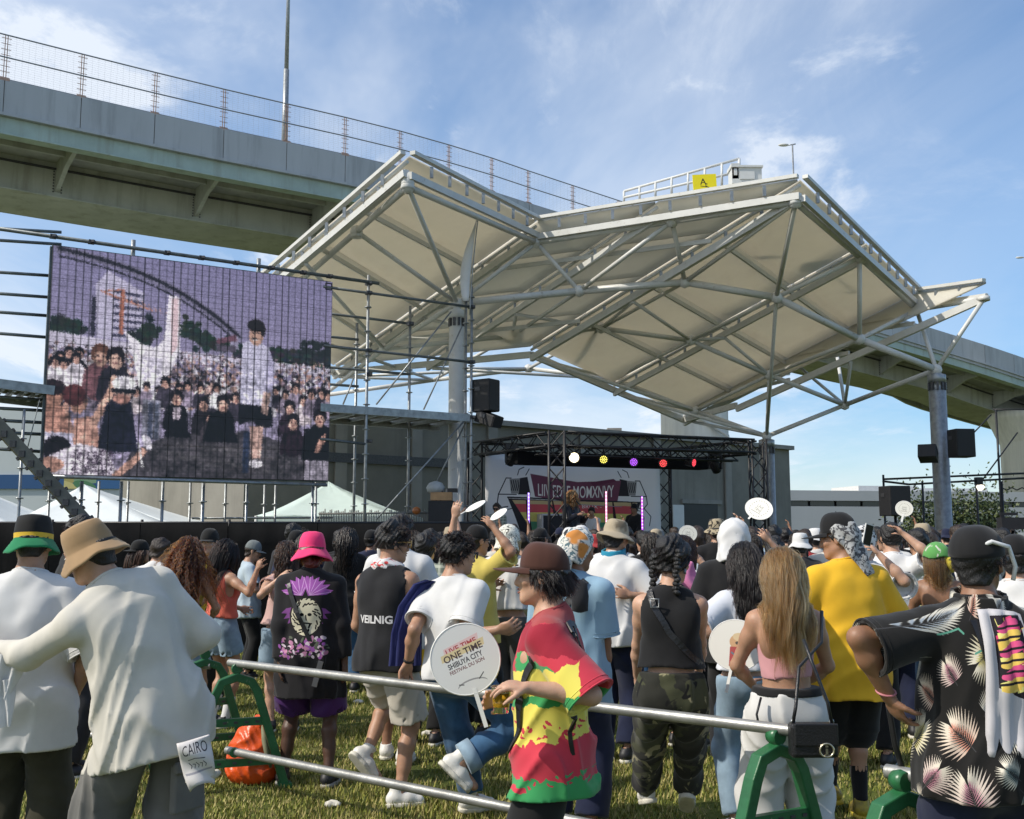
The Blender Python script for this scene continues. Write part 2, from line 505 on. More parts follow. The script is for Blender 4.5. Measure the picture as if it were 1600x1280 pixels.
M_deck = mat('deck_underside',(0.37,0.37,0.32),0.8,var=0.25,vscale=0.35,detail=9)
M_rust = mat('orange_post_paint',(0.46,0.30,0.23),0.6,var=0.3,vscale=4)
M_wire = mat('fence_wire',(0.26,0.28,0.30),0.5,0.4,var=0)
M_spk = mat('speaker_black',(0.013,0.013,0.015),0.6,var=0.2,vscale=20,bump=0.3,bscale=120)
M_canvas = mat('white_tent_canvas',(0.66,0.70,0.70),0.7,var=0.08,vscale=1.0,bump=0.5,bscale=1.6)
M_wpanel = mat('white_panel',(0.62,0.63,0.62),0.6,var=0.06)
M_clampm = mat('clamp_steel',(0.09,0.09,0.095),0.5,0.6,var=0.4,vscale=30)
for m_,c_,a_ in ((M_parapet,(.16,.165,.165),.55),(M_olive,(.17,.155,.11),.6),(M_green,(.22,.2,.14),.6),(M_conc,(.12,.115,.1),.6),(M_concdark,(.09,.085,.07),.6),(M_pier,(.5,.47,.40),.4),(M_deck,(.16,.15,.12),.6)):
 streaks(m_,c_,a_,(1.6,1.6,.16))
streaks(M_white,(.33,.27,.19),.6,(9,9,9),.60,.72)
streaks(M_galv,(.22,.16,.11),.55,(7,7,3),.58,.72)
# ================================================================== ground
def lawn_material():
 m = mat('lawn',(0.115,0.135,0.028),0.95,var=0.0,col2=(0.045,0.058,0.016),vscale=1.3,bump=0.9,bscale=35,detail=8,spec=0.15)
 spots(m,(0.20,0.17,0.075),2.3,0.56,0.75,7,0.8)
 return m
g = MB()
g.add([(-700,-60,0),(700,-60,0),(700,1500,0),(-700,1500,0)],[(0,1,2,3)])
tag(g.build('ground',lawn_material()),kind='structure')
def build_grass():
 n = 230000
 Y = 5.2 + (RNG.random(n) ** 1.55) * 12.5
 X = (RNG.random(n) * 2 - 1) * (0.53 * Y + 0.5)
 clump = np.sin(X * 2.1 + 1.3 * np.sin(Y * 1.7)) * np.sin(Y * 2.6 + np.sin(X * 1.1)) * 0.5 + 0.5
 bare = np.sin(X * 1.3 + 2 * np.sin(Y * .9)) + np.sin(Y * 2.1 + 1.5 * np.sin(X * 1.7)) + .6 * np.sin(X * 4.7 + Y * 3.1)
 keep = RNG.random(n) > np.clip(bare - .7,0,1) * .8
 X,Y,clump = X[keep],Y[keep],clump[keep]; n = len(X)
 h = (0.022 + 0.030 * RNG.random(n)) * (0.55 + 0.8 * clump)
 a = RNG.random(n) * 6.283; lean = RNG.random(n) * 0.9
 w = 0.0030 + 0.0022 * RNG.random(n) + Y * 0.00018
 dx,dy = np.cos(a),np.sin(a)
 V = np.zeros((n,3,3),np.float32)
 V[:,0] = np.stack([X - dy * w,Y + dx * w,np.zeros(n)],1)
 V[:,1] = np.stack([X + dy * w,Y - dx * w,np.zeros(n)],1)
 V[:,2] = np.stack([X + dx * h * lean,Y + dy * h * lean,h],1)
 F = np.arange(n * 3).reshape(n,3)
 me = np_mesh('grass',V.reshape(-1,3),F,False,mi=np.array([0,0,1,1,2,2,2])[(RNG.random(n) * 7).astype(int)])
 ms = [mat('grass_blade',(0.175,0.20,0.032),0.6,var=0.2,vscale=2.0,spec=0.25),
          mat('grass_blade_light',(0.29,0.29,0.06),0.6,var=0.2,vscale=2.0,spec=0.25),
          mat('grass_blade_dry',(0.40,0.34,0.13),0.7,var=0.2,vscale=2.0,spec=0.25)]
 tag(link('grass',me,ms),kind='stuff')
build_grass()
# ================================================================== viaduct
def atz(px,py,z):
 u,v = (px - 800.0) / FPX,(640.0 - py) / FPX
 d = V_((u,CT - v * ST,ST + v * CT))
 s = (z - CAMH) / d.z
 return V_((d.x * s,d.y * s,z))
VZ = 21.0
def viaduct_path():
 key = [atz(-260,62,VZ),atz(0,122,VZ),atz(320,195,VZ),atz(600,255,VZ),atz(767,299,VZ),atz(862,329,VZ - .15),atz(1430,505,17.6),atz(1610,563,15.6),atz(1850,652,13.2)]
 P = key
 # resample evenly (3.05 m) on a smoothed curve
 out = []
 for i in range(len(P) - 1):
  p0 = P[max(i - 1,0)]; p1 = P[i]; p2 = P[i + 1]; p3 = P[min(i + 2,len(P) - 1)]
  for k in range(40):
   t = k / 40
   out.append(0.5 * ((2 * p1) + (p2 - p0) * t + (2 * p0 - 5 * p1 + 4 * p2 - p3) * t * t + (3 * p1 - p0 - 3 * p2 + p3) * t ** 3))
 res = [out[0]]; acc = 0
 for a,b in zip(out[:-1],out[1:]):
  d = (b - a).length; acc += d
  if acc >= 3.05: res.append(b); acc = 0
 return res
def build_viaduct():
 P = viaduct_path(); n = len(P)
 Z = [p.z for p in P]; P = [V_((p.x,p.y)) for p in P]
 root = tag(empty('viaduct',(P[0].x,P[0].y,0)),'grey elevated highway on pale piers, wire fence on its parapet, passing behind the canopy','viaduct')
 o0 = V_((P[0].x,P[0].y,0))
 T = [(P[min(i + 1,n - 1)] - P[max(i - 1,0)]).normalized() for i in range(n)]
 Nn = [V_((-t.y,t.x)) for t in T]                    # away from the camera
 def pt(i,off,z): return V_((P[i].x + Nn[i].x * off,P[i].y + Nn[i].y * off,z + Z[i] - VZ)) - o0
 def sweep(name,sec,m,close=True):
  V = []; F = []; k = len(sec)
  for i in range(n):
   for (o,z) in sec: V.append(pt(i,o,z))
  for i in range(n - 1):
   for j in range(k):
    F.append((i * k + j,i * k + (j + 1) % k,(i + 1) * k + (j + 1) % k,(i + 1) * k + j))
  F.append(tuple(range(k - 1,-1,-1))); F.append(tuple((n - 1) * k + j for j in range(k)))
  return MB().add(V,F).build(name,m,root)
 tall = lambda i: 0.0 if P[i].x < 12 else min(1.0,(P[i].x - 12) / 10) * .35
 lampi = min(range(n),key=lambda i: abs(P[i].x / max(P[i].y,1) - (470 - 800) / FPX / 0.955))
 for i in range(n - 1):
  e = 0.018 / 3.05
  a,b = P[i].lerp(P[i + 1],e),P[i].lerp(P[i + 1],1 - e)
  q = []
  for (c,nn,k) in ((a,Nn[i],i),(b,Nn[i + 1],i + 1)):
   for (o,z) in ((0.0,VZ - 1.48 - tall(k)),(0.22,VZ - 1.48 - tall(k)),(0.22,VZ),(0.0,VZ)):
    q.append(V_((c.x + nn.x * o,c.y + nn.y * o,z + Z[k] - VZ)) - o0)
  MB().add(q,[(3,2,1,0),(4,5,6,7),(0,1,5,4),(1,2,6,5),(2,3,7,6),(3,0,4,7)]).build('parapet_panel',M_parapet,root)
 sweep('parapet_core',[(0.05,VZ - 1.5),(0.2,VZ - 1.5),(0.2,VZ - 0.02),(0.05,VZ - 0.02)],M_conc)
 sweep('edge_lip',[(-0.12,VZ - 1.62),(0.3,VZ - 1.62),(0.3,VZ - 1.49),(-0.12,VZ - 1.49)],M_parapet)
 eb = sweep('edge_beam',[(0.12,VZ - 2.35),(0.42,VZ - 2.35),(0.42,VZ - 1.63),(0.12,VZ - 1.63)],M_green)
 sweep('beam_flange',[(-0.02,VZ - 2.42),(0.6,VZ - 2.42),(0.6,VZ - 2.352),(-0.02,VZ - 2.352)],M_green)
 sweep('deck_slab',[(0.43,VZ - 1.9),(11.8,VZ - 1.9),(11.8,VZ - 1.5),(0.43,VZ - 1.5)],M_deck)
 sweep('box_girder',[(4.0,VZ - 3.55),(7.4,VZ - 3.55),(7.4,VZ - 1.903),(4.0,VZ - 1.903)],M_olive)
 sweep('girder_flange',[(3.75,VZ - 3.62),(7.65,VZ - 3.62),(7.65,VZ - 3.553),(3.75,VZ - 3.553)],M_olive)
 sweep('side_girder',[(10.4,VZ - 2.8),(10.7,VZ - 2.8),(10.7,VZ - 1.903),(10.4,VZ - 1.903)],M_olive)
 sweep('cable_tray',[(3.86,VZ - 2.25),(3.99,VZ - 2.25),(3.99,VZ - 2.17),(3.86,VZ - 2.17)],M_clampm)
 sweep('stringer',[(2.1,VZ - 2.15),(2.25,VZ - 2.15),(2.25,VZ - 1.903),(2.1,VZ - 1.903)],M_olive)
 for i in range(1,n - 1,2):
  for (o0_,o1_,z0,z1) in ((0.43,3.98,VZ - 2.3,VZ - 3.3),(7.42,10.38,VZ - 3.4,VZ - 2.5)):
   tq = T[i] * 0.2
   A = [pt(i,o0_,VZ - 1.905),pt(i,o1_,VZ - 1.905),pt(i,o1_,z1),pt(i,(o0_ + o1_) / 2,(z0 + z1) / 2 + 0.22),pt(i,o0_,z0)]
   A = [p - V_((tq.x,tq.y,0)) * 0.5 for p in A]
   MB().prism(A,(tq.x,tq.y,0)).build('bracket',M_olive,root)
  st = MB()
  for dk in (-0.18,0.18):
   c = pt(i,3.96,VZ - 2.75) + V_((T[i].x,T[i].y,0)) * dk
   for r in range(9):
    st.box(c + V_((0,0,(r - 4) * 0.14)),(0.05,0.05,0.05))
  tag(st.build('bolt_row',M_clampm,root),kind='stuff')
 # fence on the parapet
 for i in range(n):
  if P[i].x > 13: break
  ps = MB()
  for s_ in (-0.05,0.05):
   d = V_((T[i].x,T[i].y,0)) * s_
   ps.beam(pt(i,0.1,VZ) + d,pt(i,0.1,VZ + 2.0) + d,0.032,0.032,(T[i].x,T[i].y,0))
  for k in range(8):
   c = pt(i,0.1,VZ + 0.12 + k * 0.25)
   d = V_((T[i].x,T[i].y,0)) * 0.2
   ps.beam(c - d,c + d,0.022,0.022)
  ps.beam(pt(i,0.1,VZ) - V_((T[i].x,T[i].y,0)) * .2,pt(i,0.1,VZ) + V_((T[i].x,T[i].y,0)) * .2,0.2,0.12)
  ps.build('fence_post',M_rust,root)
 lim = max(i for i in range(n) if P[i].x <= 13) + 1
 for z in (2.0,1.0,0.02):
  MB().path([pt(i,0.06,VZ + z) for i in range(lim)],0.035,5).build('fence_rail',M_wire,root)
 w = MB()
 for k in range(1,20):
  if k == 10: continue
  w.path([pt(i,0.06,VZ + k * 0.1) for i in range(lim)],0.003,3,cap=False)
 for i in range(lim - 1):
  for k in range(12):
   a = pt(i,0.06,VZ).lerp(pt(i + 1,0.06,VZ),(k + 0.5) / 12)
   w.tube(a,a + V_((0,0,2.0)),0.003,3,cap=False)
 tag(w.build('fence_mesh',M_wire,root),kind='stuff')
 # cables hanging under the deck
 for off in (7.55,8.6):
  MB().path([pt(i,off,VZ - 3.0 - (0.25 if i % 2 == 1 else 0.0)) for i in range(n)],0.03,5).build('hanging_cable',M_clampm,root)
 # piers
 def pier(px,py,Y,r,flare):
  c = at(px,py,Y); zt = min(range(n),key=lambda i: (P[i].x - c.x) ** 2 + (P[i].y - c.y + 5) ** 2); zt = Z[zt] - 3.65
  m = MB()
  if flare:
   m.lathe([(r,0),(r,zt - 2.6),(r * 1.04,zt - 2.4),(r * 1.25,zt - .7),(r * 1.28,zt - .5),(r * 1.28,zt)],48,close=True)
  else:
   m.lathe([(r,0),(r,zt)],48,close=True)
  p = m.build('pier',M_pier,root,V_((c.x,c.y,0)) - o0)
  return p
 p1 = pier(1085,660,74,2.36,False)
 dp = MB()
 dp.path([(-0.1,-2.42,14.5),(-0.1,-2.5,9.6),(0.9,-2.45,9.0),(1.9,-2.1,8.4),(2.05,-2.0,7.4),(2.05,-2.0,0)],0.13,8)
 dp.build('drain_pipe',M_white,p1)
 pier(1628,700,88,3.2,True)
 # the light poles on the deck are things of their own
 i = lampi
 b = pt(i,0.35,VZ - 0.3) + o0
 lp = tag(empty('street_lamp',b),'tall thin grey light pole on the highway parapet above the video screen','street lamp','highway lamps')
 MB().tube((0,0,-0.8),(0,0,4.2),0.16,10,0.14).tube((0,0,4.2),(0,0,13.5),0.11,10,0.06).build('pole',M_galv,lp)
 MB().path([(0,0,13.5),(0.2,0.25,13.9),(1.0,1.2,14.1)],0.05,6).build('arm',M_galv,lp)
 MB().box((1.3,1.55,14.1),(0.7,0.3,0.14),MR(0.87,3,'Z')).build('lamp_head',M_white,lp)
 for (px,yb,yt,Y,lab,hx) in ((1240,280,226,82,'small street lamp rising above the peak of the canopy roof',-1),(1612,545,402,112,'street lamp whose head just enters at the right edge of the sky',-1)):
  a,t = at(px,yb,Y),at(px,yt,Y)
  q = tag(empty('street_lamp',(a.x,a.y,VZ - 1.5)),lab,'street lamp','highway lamps')
  h = t.z - (VZ - 1.5)
  MB().tube((0,0,0),(0,0,h),0.10,8,0.06).build('pole',M_galv,q)
  MB().path([(0.25,0,h + 0.05),(0,0,h),(-0.35,0,h - 0.05)],0.05,6).build('arm',M_galv,q)
  hd = MB(); hd.lathe([(0.02,0.08),(0.2,0.05),(0.24,-0.02),(0.18,-0.08),(0.02,-0.1)],12,(-0.72,0,h - 0.03),Matrix.Diagonal((1.9,0.9,1.1)))
  hd.build('lamp_head',M_white,q)
 return P
build_viaduct()
# ================================================================== canopy
def membrane_mat():
 m = mat('canopy_membrane',(0.74,0.715,0.64),0.75,var=0.16,vscale=0.45,bump=0.12,bscale=2.5,detail=8)
 streaks(m,(.48,.43,.33),.5,(.9,.5,.9),.52,.74)
 nt = m.node_tree; N,L = nt.nodes,nt.links
 b = N['Principled BSDF']
 tr = N.new('ShaderNodeBsdfTranslucent'); tr.inputs['Color'].default_value = (0.86,0.81,0.69,1)
 mx = N.new('ShaderNodeMixShader'); mx.inputs[0].default_value = 0.42
 out = [k for k in N if k.type == 'OUTPUT_MATERIAL'][0]
 L.new(b.outputs[0],mx.inputs[1]); L.new(tr.outputs[0],mx.inputs[2]); L.new(mx.outputs[0],out.inputs['Surface'])
 return m
def build_canopy():
 A = lambda t: at(*t)
 c0 = at(712,480,22)
 root = tag(empty('canopy',(c0.x,c0.y,0)),'large white folded fabric canopy on a tubular steel space frame over the stage','canopy')
 o0 = V_((c0.x,c0.y,0))
 Mm = membrane_mat()
 F = dict(P1=A((637,246,18)),V1=A((838,348,22.5)),P2=A((1250,283,19)),V2=A((1432,458,25)),E=A((1543,443,23)))
 R = dict(P1=A((375,470,23)),V1=A((522,572,29)),P2=A((830,542,26)),V2=A((1068,646,31)),E=A((1150,622,28)))
 F = {k: v - o0 for k,v in F.items()}; R = {k: v - o0 for k,v in R.items()}
 def panel(a,b,nb,nl):
  """bays of the folded plate between fold a and fold b"""
  for i in range(nb):
   for j in range(nl):
    g_ = 5; V = []; Fc = []
    for lay in (0,1):
     for p in range(g_ + 1):
      for q in range(g_ + 1):
       s = (i + (0.012 + 0.976 * p / g_)) / nb; t = (j + (0.006 + 0.988 * q / g_)) / nl
       X = (F[a].lerp(F[b],s)).lerp(R[a].lerp(R[b],s),t)
       sag = 0.05 * math.sin(math.pi * p / g_) * math.sin(math.pi * q / g_)
       V.append(X + V_((0,0,-sag + lay * 0.05)))
    m_ = (g_ + 1) ** 2
    for p in range(g_):
     for q in range(g_):
      k = p * (g_ + 1) + q
      Fc.append((k,k + 1,k + g_ + 2,k + g_ + 1)); Fc.append((m_ + k,m_ + k + g_ + 1,m_ + k + g_ + 2,m_ + k + 1))
    ring = [p * (g_ + 1) for p in range(g_)] + [g_ * (g_ + 1) + q for q in range(g_)] + [p * (g_ + 1) + g_ for p in range(g_,0,-1)] + [q for q in range(g_,0,-1)]
    for u,w in zip(ring,ring[1:] + ring[:1]): Fc.append((u,w,w + m_,u + m_))
    MB().add(V,Fc,True).build('roof_membrane',Mm,root)
  # purlins and rafters under the cloth
  dn = V_((0,0,-0.16))
  for j in range(0,nl + 1):
   if j == 0: continue
   t = j / nl
   p,q = F[a].lerp(R[a],t) + dn,F[b].lerp(R[b],t) + dn
   MB().beam(p.lerp(q,0.02),p.lerp(q,0.98),0.05,0.09).build('purlin',M_white,root)
  for i in range(1,nb):
   s = i / nb
   p,q = F[a].lerp(F[b],s) + dn * 1.9,R[a].lerp(R[b],s) + dn * 1.9
   MB().beam(p,q,0.08,0.14).build('rafter',M_white,root)
   clips(p,q)
 def clips(p,q):
  n = int((q - p).length / 0.9)
  for k in range(1,n):
   c = p.lerp(q,k / n)
   MB().box(c + V_((0,0,0.14)),(0.06,0.06,0.14)).build('clip',M_galv,root)
  MB().tube(p + V_((0,0,0.22)),q + V_((0,0,0.22)),0.035,6).build('edge_cable',M_white,root)
 for a,b,nb,nl in (('P1','V1',1,4),('V1','P2',2,4),('P2','V2',2,4),('V2','E',1,4)): panel(a,b,nb,nl)
 for k in F:
  dn = V_((0,0,-0.30))
  p,q = F[k] + dn,R[k] + dn
  MB().beam(p,q,0.10,0.16).build('fold_beam',M_white,root)
  if k in ('P1','V1','P2','V2'): clips(p,q)
 def edge(a,b,posts):
  out = (V_((b.y - a.y,-(b.x - a.x),0))).normalized() * 0.10
  MB().beam(a + out + V_((0,0,0.07)),b + out + V_((0,0,0.07)),0.11,0.07).build('gutter',M_white,root)
  MB().beam(a + out * 0.5 + V_((0,0,-0.34)),b + out * 0.5 + V_((0,0,-0.30)),0.08,0.13).build('edge_beam',M_white,root)
  n = max(3,int((b - a).length / 0.62))
  for i in range(1,n):
   c = a.lerp(b,i / n) + out
   MB().box(c + V_((0,0,-0.12)),(0.06,0.06,0.2)).build('clip',M_galv,root)
 names = ['P1','V1','P2','V2','E']
 for a,b in zip(names[:-1],names[1:]): edge(F[a],F[b],3)
 edge(R['P1'],F['P1'],3)
 for a,b in zip(names[:-1],names[1:]):
  MB().beam(R[a] + V_((0,0,-0.2)),R[b] + V_((0,0,-0.2)),0.09,0.16).build('edge_beam',M_white,root)
 N_ = {k: at(*v) - o0 for k,v in dict(
  p1=(637,292,18.1),lm=(557,362,20.2),v1=(838,379,22.5),bm=(1050,346,20.7),p2=(1243,316,19.1),cm=(1343,402,22),v2=(1432,484,25),e=(1538,466,23),
  c0=(714,474,22),n1=(905,455,22.3),n2=(1070,441,22),n3=(1213,465,22),n4=(1343,530,23),c2=(1463,578,23.5),
  m0=(600,545,25),m1=(800,525,26),m2=(939,513,25),m3=(1079,532,25.2),m4=(1202,586,26),m5=(1320,633,27),
  r0=(505,618,30),r1=(677,594,29.6),r2=(826,576,29.2),r3=(958,592,28.6),r4=(1087,642,28.2),c1=(1198,682,27),q1=(1308,556,28),l0=(400,500,24)).items()}
 for k,t in (('P1','p1'),('V1','v1'),('P2','p2'),('V2','v2'),('E','e')):
  MB().tube(N_[t] - V_((0,0,0.06)),V_((N_[t].x,N_[t].y,F[k].z - 0.3)),0.12,12).build('node_post',M_white,root)
 for t,(a,b,s) in (('bm',('V1','P2',.5)),('cm',('P2','V2',.5))):
  MB().tube(N_[t] - V_((0,0,0.06)),V_((N_[t].x,N_[t].y,F[a].lerp(F[b],s).z - 0.3)),0.11,12).build('node_post',M_white,root)
 MB().tube(N_['lm'] - V_((0,0,0.06)),V_((N_['lm'].x,N_['lm'].y,F['P1'].lerp(R['P1'],.5).z - 0.1)),0.11,12).build('node_post',M_white,root)
 def strut(a,b,r=0.048,nm='strut'):
  p = N_[a] if isinstance(a,str) else a; q = N_[b] if isinstance(b,str) else b
  MB().tube(p,q,r,10).build(nm,M_white,root)
 for a,b in (('p1','v1'),('v1','bm'),('bm','p2'),('p2','cm'),('cm','v2'),('v2','e'),('p1','lm'),('lm','l0')): strut(a,b,0.062,'top_chord')
 for a,b in (('c0','n1'),('n1','n2'),('n2','n3'),('n3','n4'),('n4','c2')): strut(a,b,0.078,'bottom_chord')
 for a,b in (('p1','c0'),('lm','c0'),('c0','v1'),('v1','n1'),('n1','bm'),('bm','n2'),('n2','p2'),('p2','n3'),('n3','cm'),('cm','n4'),('n4','v2'),('v2','c2'),('c2','e')): strut(a,b,0.05)
 for a,b in (('m0','m1'),('m1','m2'),('m2','m3'),('m3','m4'),('m4','m5'),('m5','c2'),('r0','r1'),('r1','r2'),('r2','r3'),('r3','r4'),('r4','c1'),('c1','m5'),('c0','m0'),('m0','r0')): strut(a,b,0.06,'bottom_chord')
 mid = lambda k,t: F[k].lerp(R[k],t) + V_((0,0,-0.4))
 mm = lambda a,b,t: (F[a].lerp(F[b],.5)).lerp(R[a].lerp(R[b],.5),t) + V_((0,0,-0.4))
 for a,b in (('n1','m1'),('n2','m2'),('n3','m3'),('n4','m4'),('m1','r1'),('m2','r2'),('m3','r3'),('m4','r4'),('m4','c1'),('m5','q1')): strut(a,b,0.045)
 for a,b in (('m0',mid('P1',.55)),('m0',mid('V1',.5)),('m1',mid('V1',.5)),('m1',mm('V1','P2',.55)),('m2',mm('V1','P2',.55)),('m2',mid('P2',.55)),('m3',mid('P2',.55)),('m3',mm('P2','V2',.5)),
                 ('m4',mm('P2','V2',.5)),('m4',mid('V2',.5)),('m5',mid('V2',.45)),('m5',mid('E',.5)),
                 ('r1',mid('V1',.97)),('r1',mid('P1',.97)),('r2',mid('V1',.97)),('r2',mm('V1','P2',.97)),('r3',mm('V1','P2',.97)),('r3',mid('P2',.97)),('r4',mid('P2',.97)),('r4',mm('P2','V2',.97)),('c1',mid('V2',.95)),('c1',mm('P2','V2',.97)),('c1','n3')):
  strut(a,b,0.042)
 for a in ('c0','n1','n2','n3','n4','c2','p1','v1','p2','bm','cm','v2','m2','m3','m4','m5','r2','r3','r4','c1','m1','m0','lm'):
  MB().lathe([(0.02,-0.13),(0.10,-0.09),(0.13,0),(0.10,0.09),(0.02,0.13)],12,N_[a]).build('node_ball',M_white,root)
 # columns
 for (px,py,Y,r,m) in ((714,500,22,0.168,M_white),(1464,600,23.5,0.185,M_galv),(1198,700,27,0.19,M_galv)):
  t = at(px,py,Y) - o0
  c = MB()
  c.lathe([(r * 1.25,0),(r * 1.25,0.05),(r,0.06),(r,t.z - 0.16),(r * 0.86,t.z - 0.15),(r * 0.86,t.z + 0.03),(r * 1.06,t.z + 0.04),(r * 1.06,t.z + 0.2),(r * 0.5,t.z + 0.24),(0.07,t.z + 0.42)],28,(t.x,t.y,0),close=True)
  col = c.build('column',m,root)
  bd = MB()
  for k in range(10):
   an = k * math.pi / 5
   bd.box((t.x + math.cos(an) * r * 0.95,t.y + math.sin(an) * r * 0.95,t.z - 0.06),(0.05,0.05,0.17),MR(an,3,'Z'))
  bd.build('anchor_bolts',M_clampm,col)
 # maintenance railing,boxes and yellow sign on the roof
 P = lambda px,py,Y: at(px,py,Y)
 rl = tag(empty('roof_railing',P(975,305,24)),'white safety railing standing on top of the canopy roof','railing')
 q0 = V_(rl.location)
 k = 7
 top = [P(975,299,24),P(1155,248,22.5)]; bot = [P(975,317,24),P(1155,285,22.5)]
 for i in range(k + 1):
  MB().tube(bot[0].lerp(bot[1],i / k) - q0,top[0].lerp(top[1],i / k) - q0,0.03,6).build('post',M_wpanel,rl)
 for t in (1.0,0.45):
  MB().tube(bot[0].lerp(top[0],t) - q0,bot[1].lerp(top[1],t) - q0,0.03,6).build('rail',M_wpanel,rl)
 MB().tube(P(1155,264,22.5) - q0,P(1169,262,23.5) - q0,0.03,6).tube(P(1169,262,23.5) - q0,P(1169,285,23.5) - q0,0.03,6).build('rail',M_wpanel,rl)
 for (px,py,w,h,lab) in ((1146,274,0.10,0.18,'narrow white equipment box beside the roof railing'),(1164,279,0.46,0.22,'wide white equipment box at the end of the roof railing')):
  c = P(px,py,22.2)
  o = MB().box((0,0,0),(w * 1.4,0.4,h * 1.6)).box((0,-0.02,h * 0.8 + 0.02),(w * 1.4 + 0.05,0.46,0.04)).box((0,-0.21,0),(w * 0.7,0.03,h * 0.8)).build('equipment_box',M_wpanel,None,c)
  tag(o,lab,'box')
 s = Canvas(300,220,(0.93,0.86,0.08,1))
 ink = (40,38,20)
 s.text('A',130,130,75,ink,bold=0.02); s.text('E',170,160,42,ink,bold=0.02); s.line([(95,150),(200,172)],9,ink); s.ell(128,95,9,9,(0.93,0.86,0.08))
 sg = tag(empty('sign',P(1101,286,21.6)),'bright yellow sign with a black letter mark on the roof railing','sign')
 b = MB().box((0,0,0),(0.50,0.03,0.37)); me = b.mesh('board'); set_uv(me,lambda p: (p[:,0] / 0.50 + .5,p[:,2] / 0.37 + .5))
 ob = link('board',me,flat_mat('yellow_sign',s.image('yellow_sign'),0.5),sg); ob.rotation_euler = (0,-0.05,0)
 MB().tube((-0.2,0.03,-0.35),(-0.2,0.03,0.1),0.015,5).tube((0.2,0.03,-0.35),(0.2,0.03,0.1),0.015,5).build('bracket',M_galv,sg)
build_canopy()
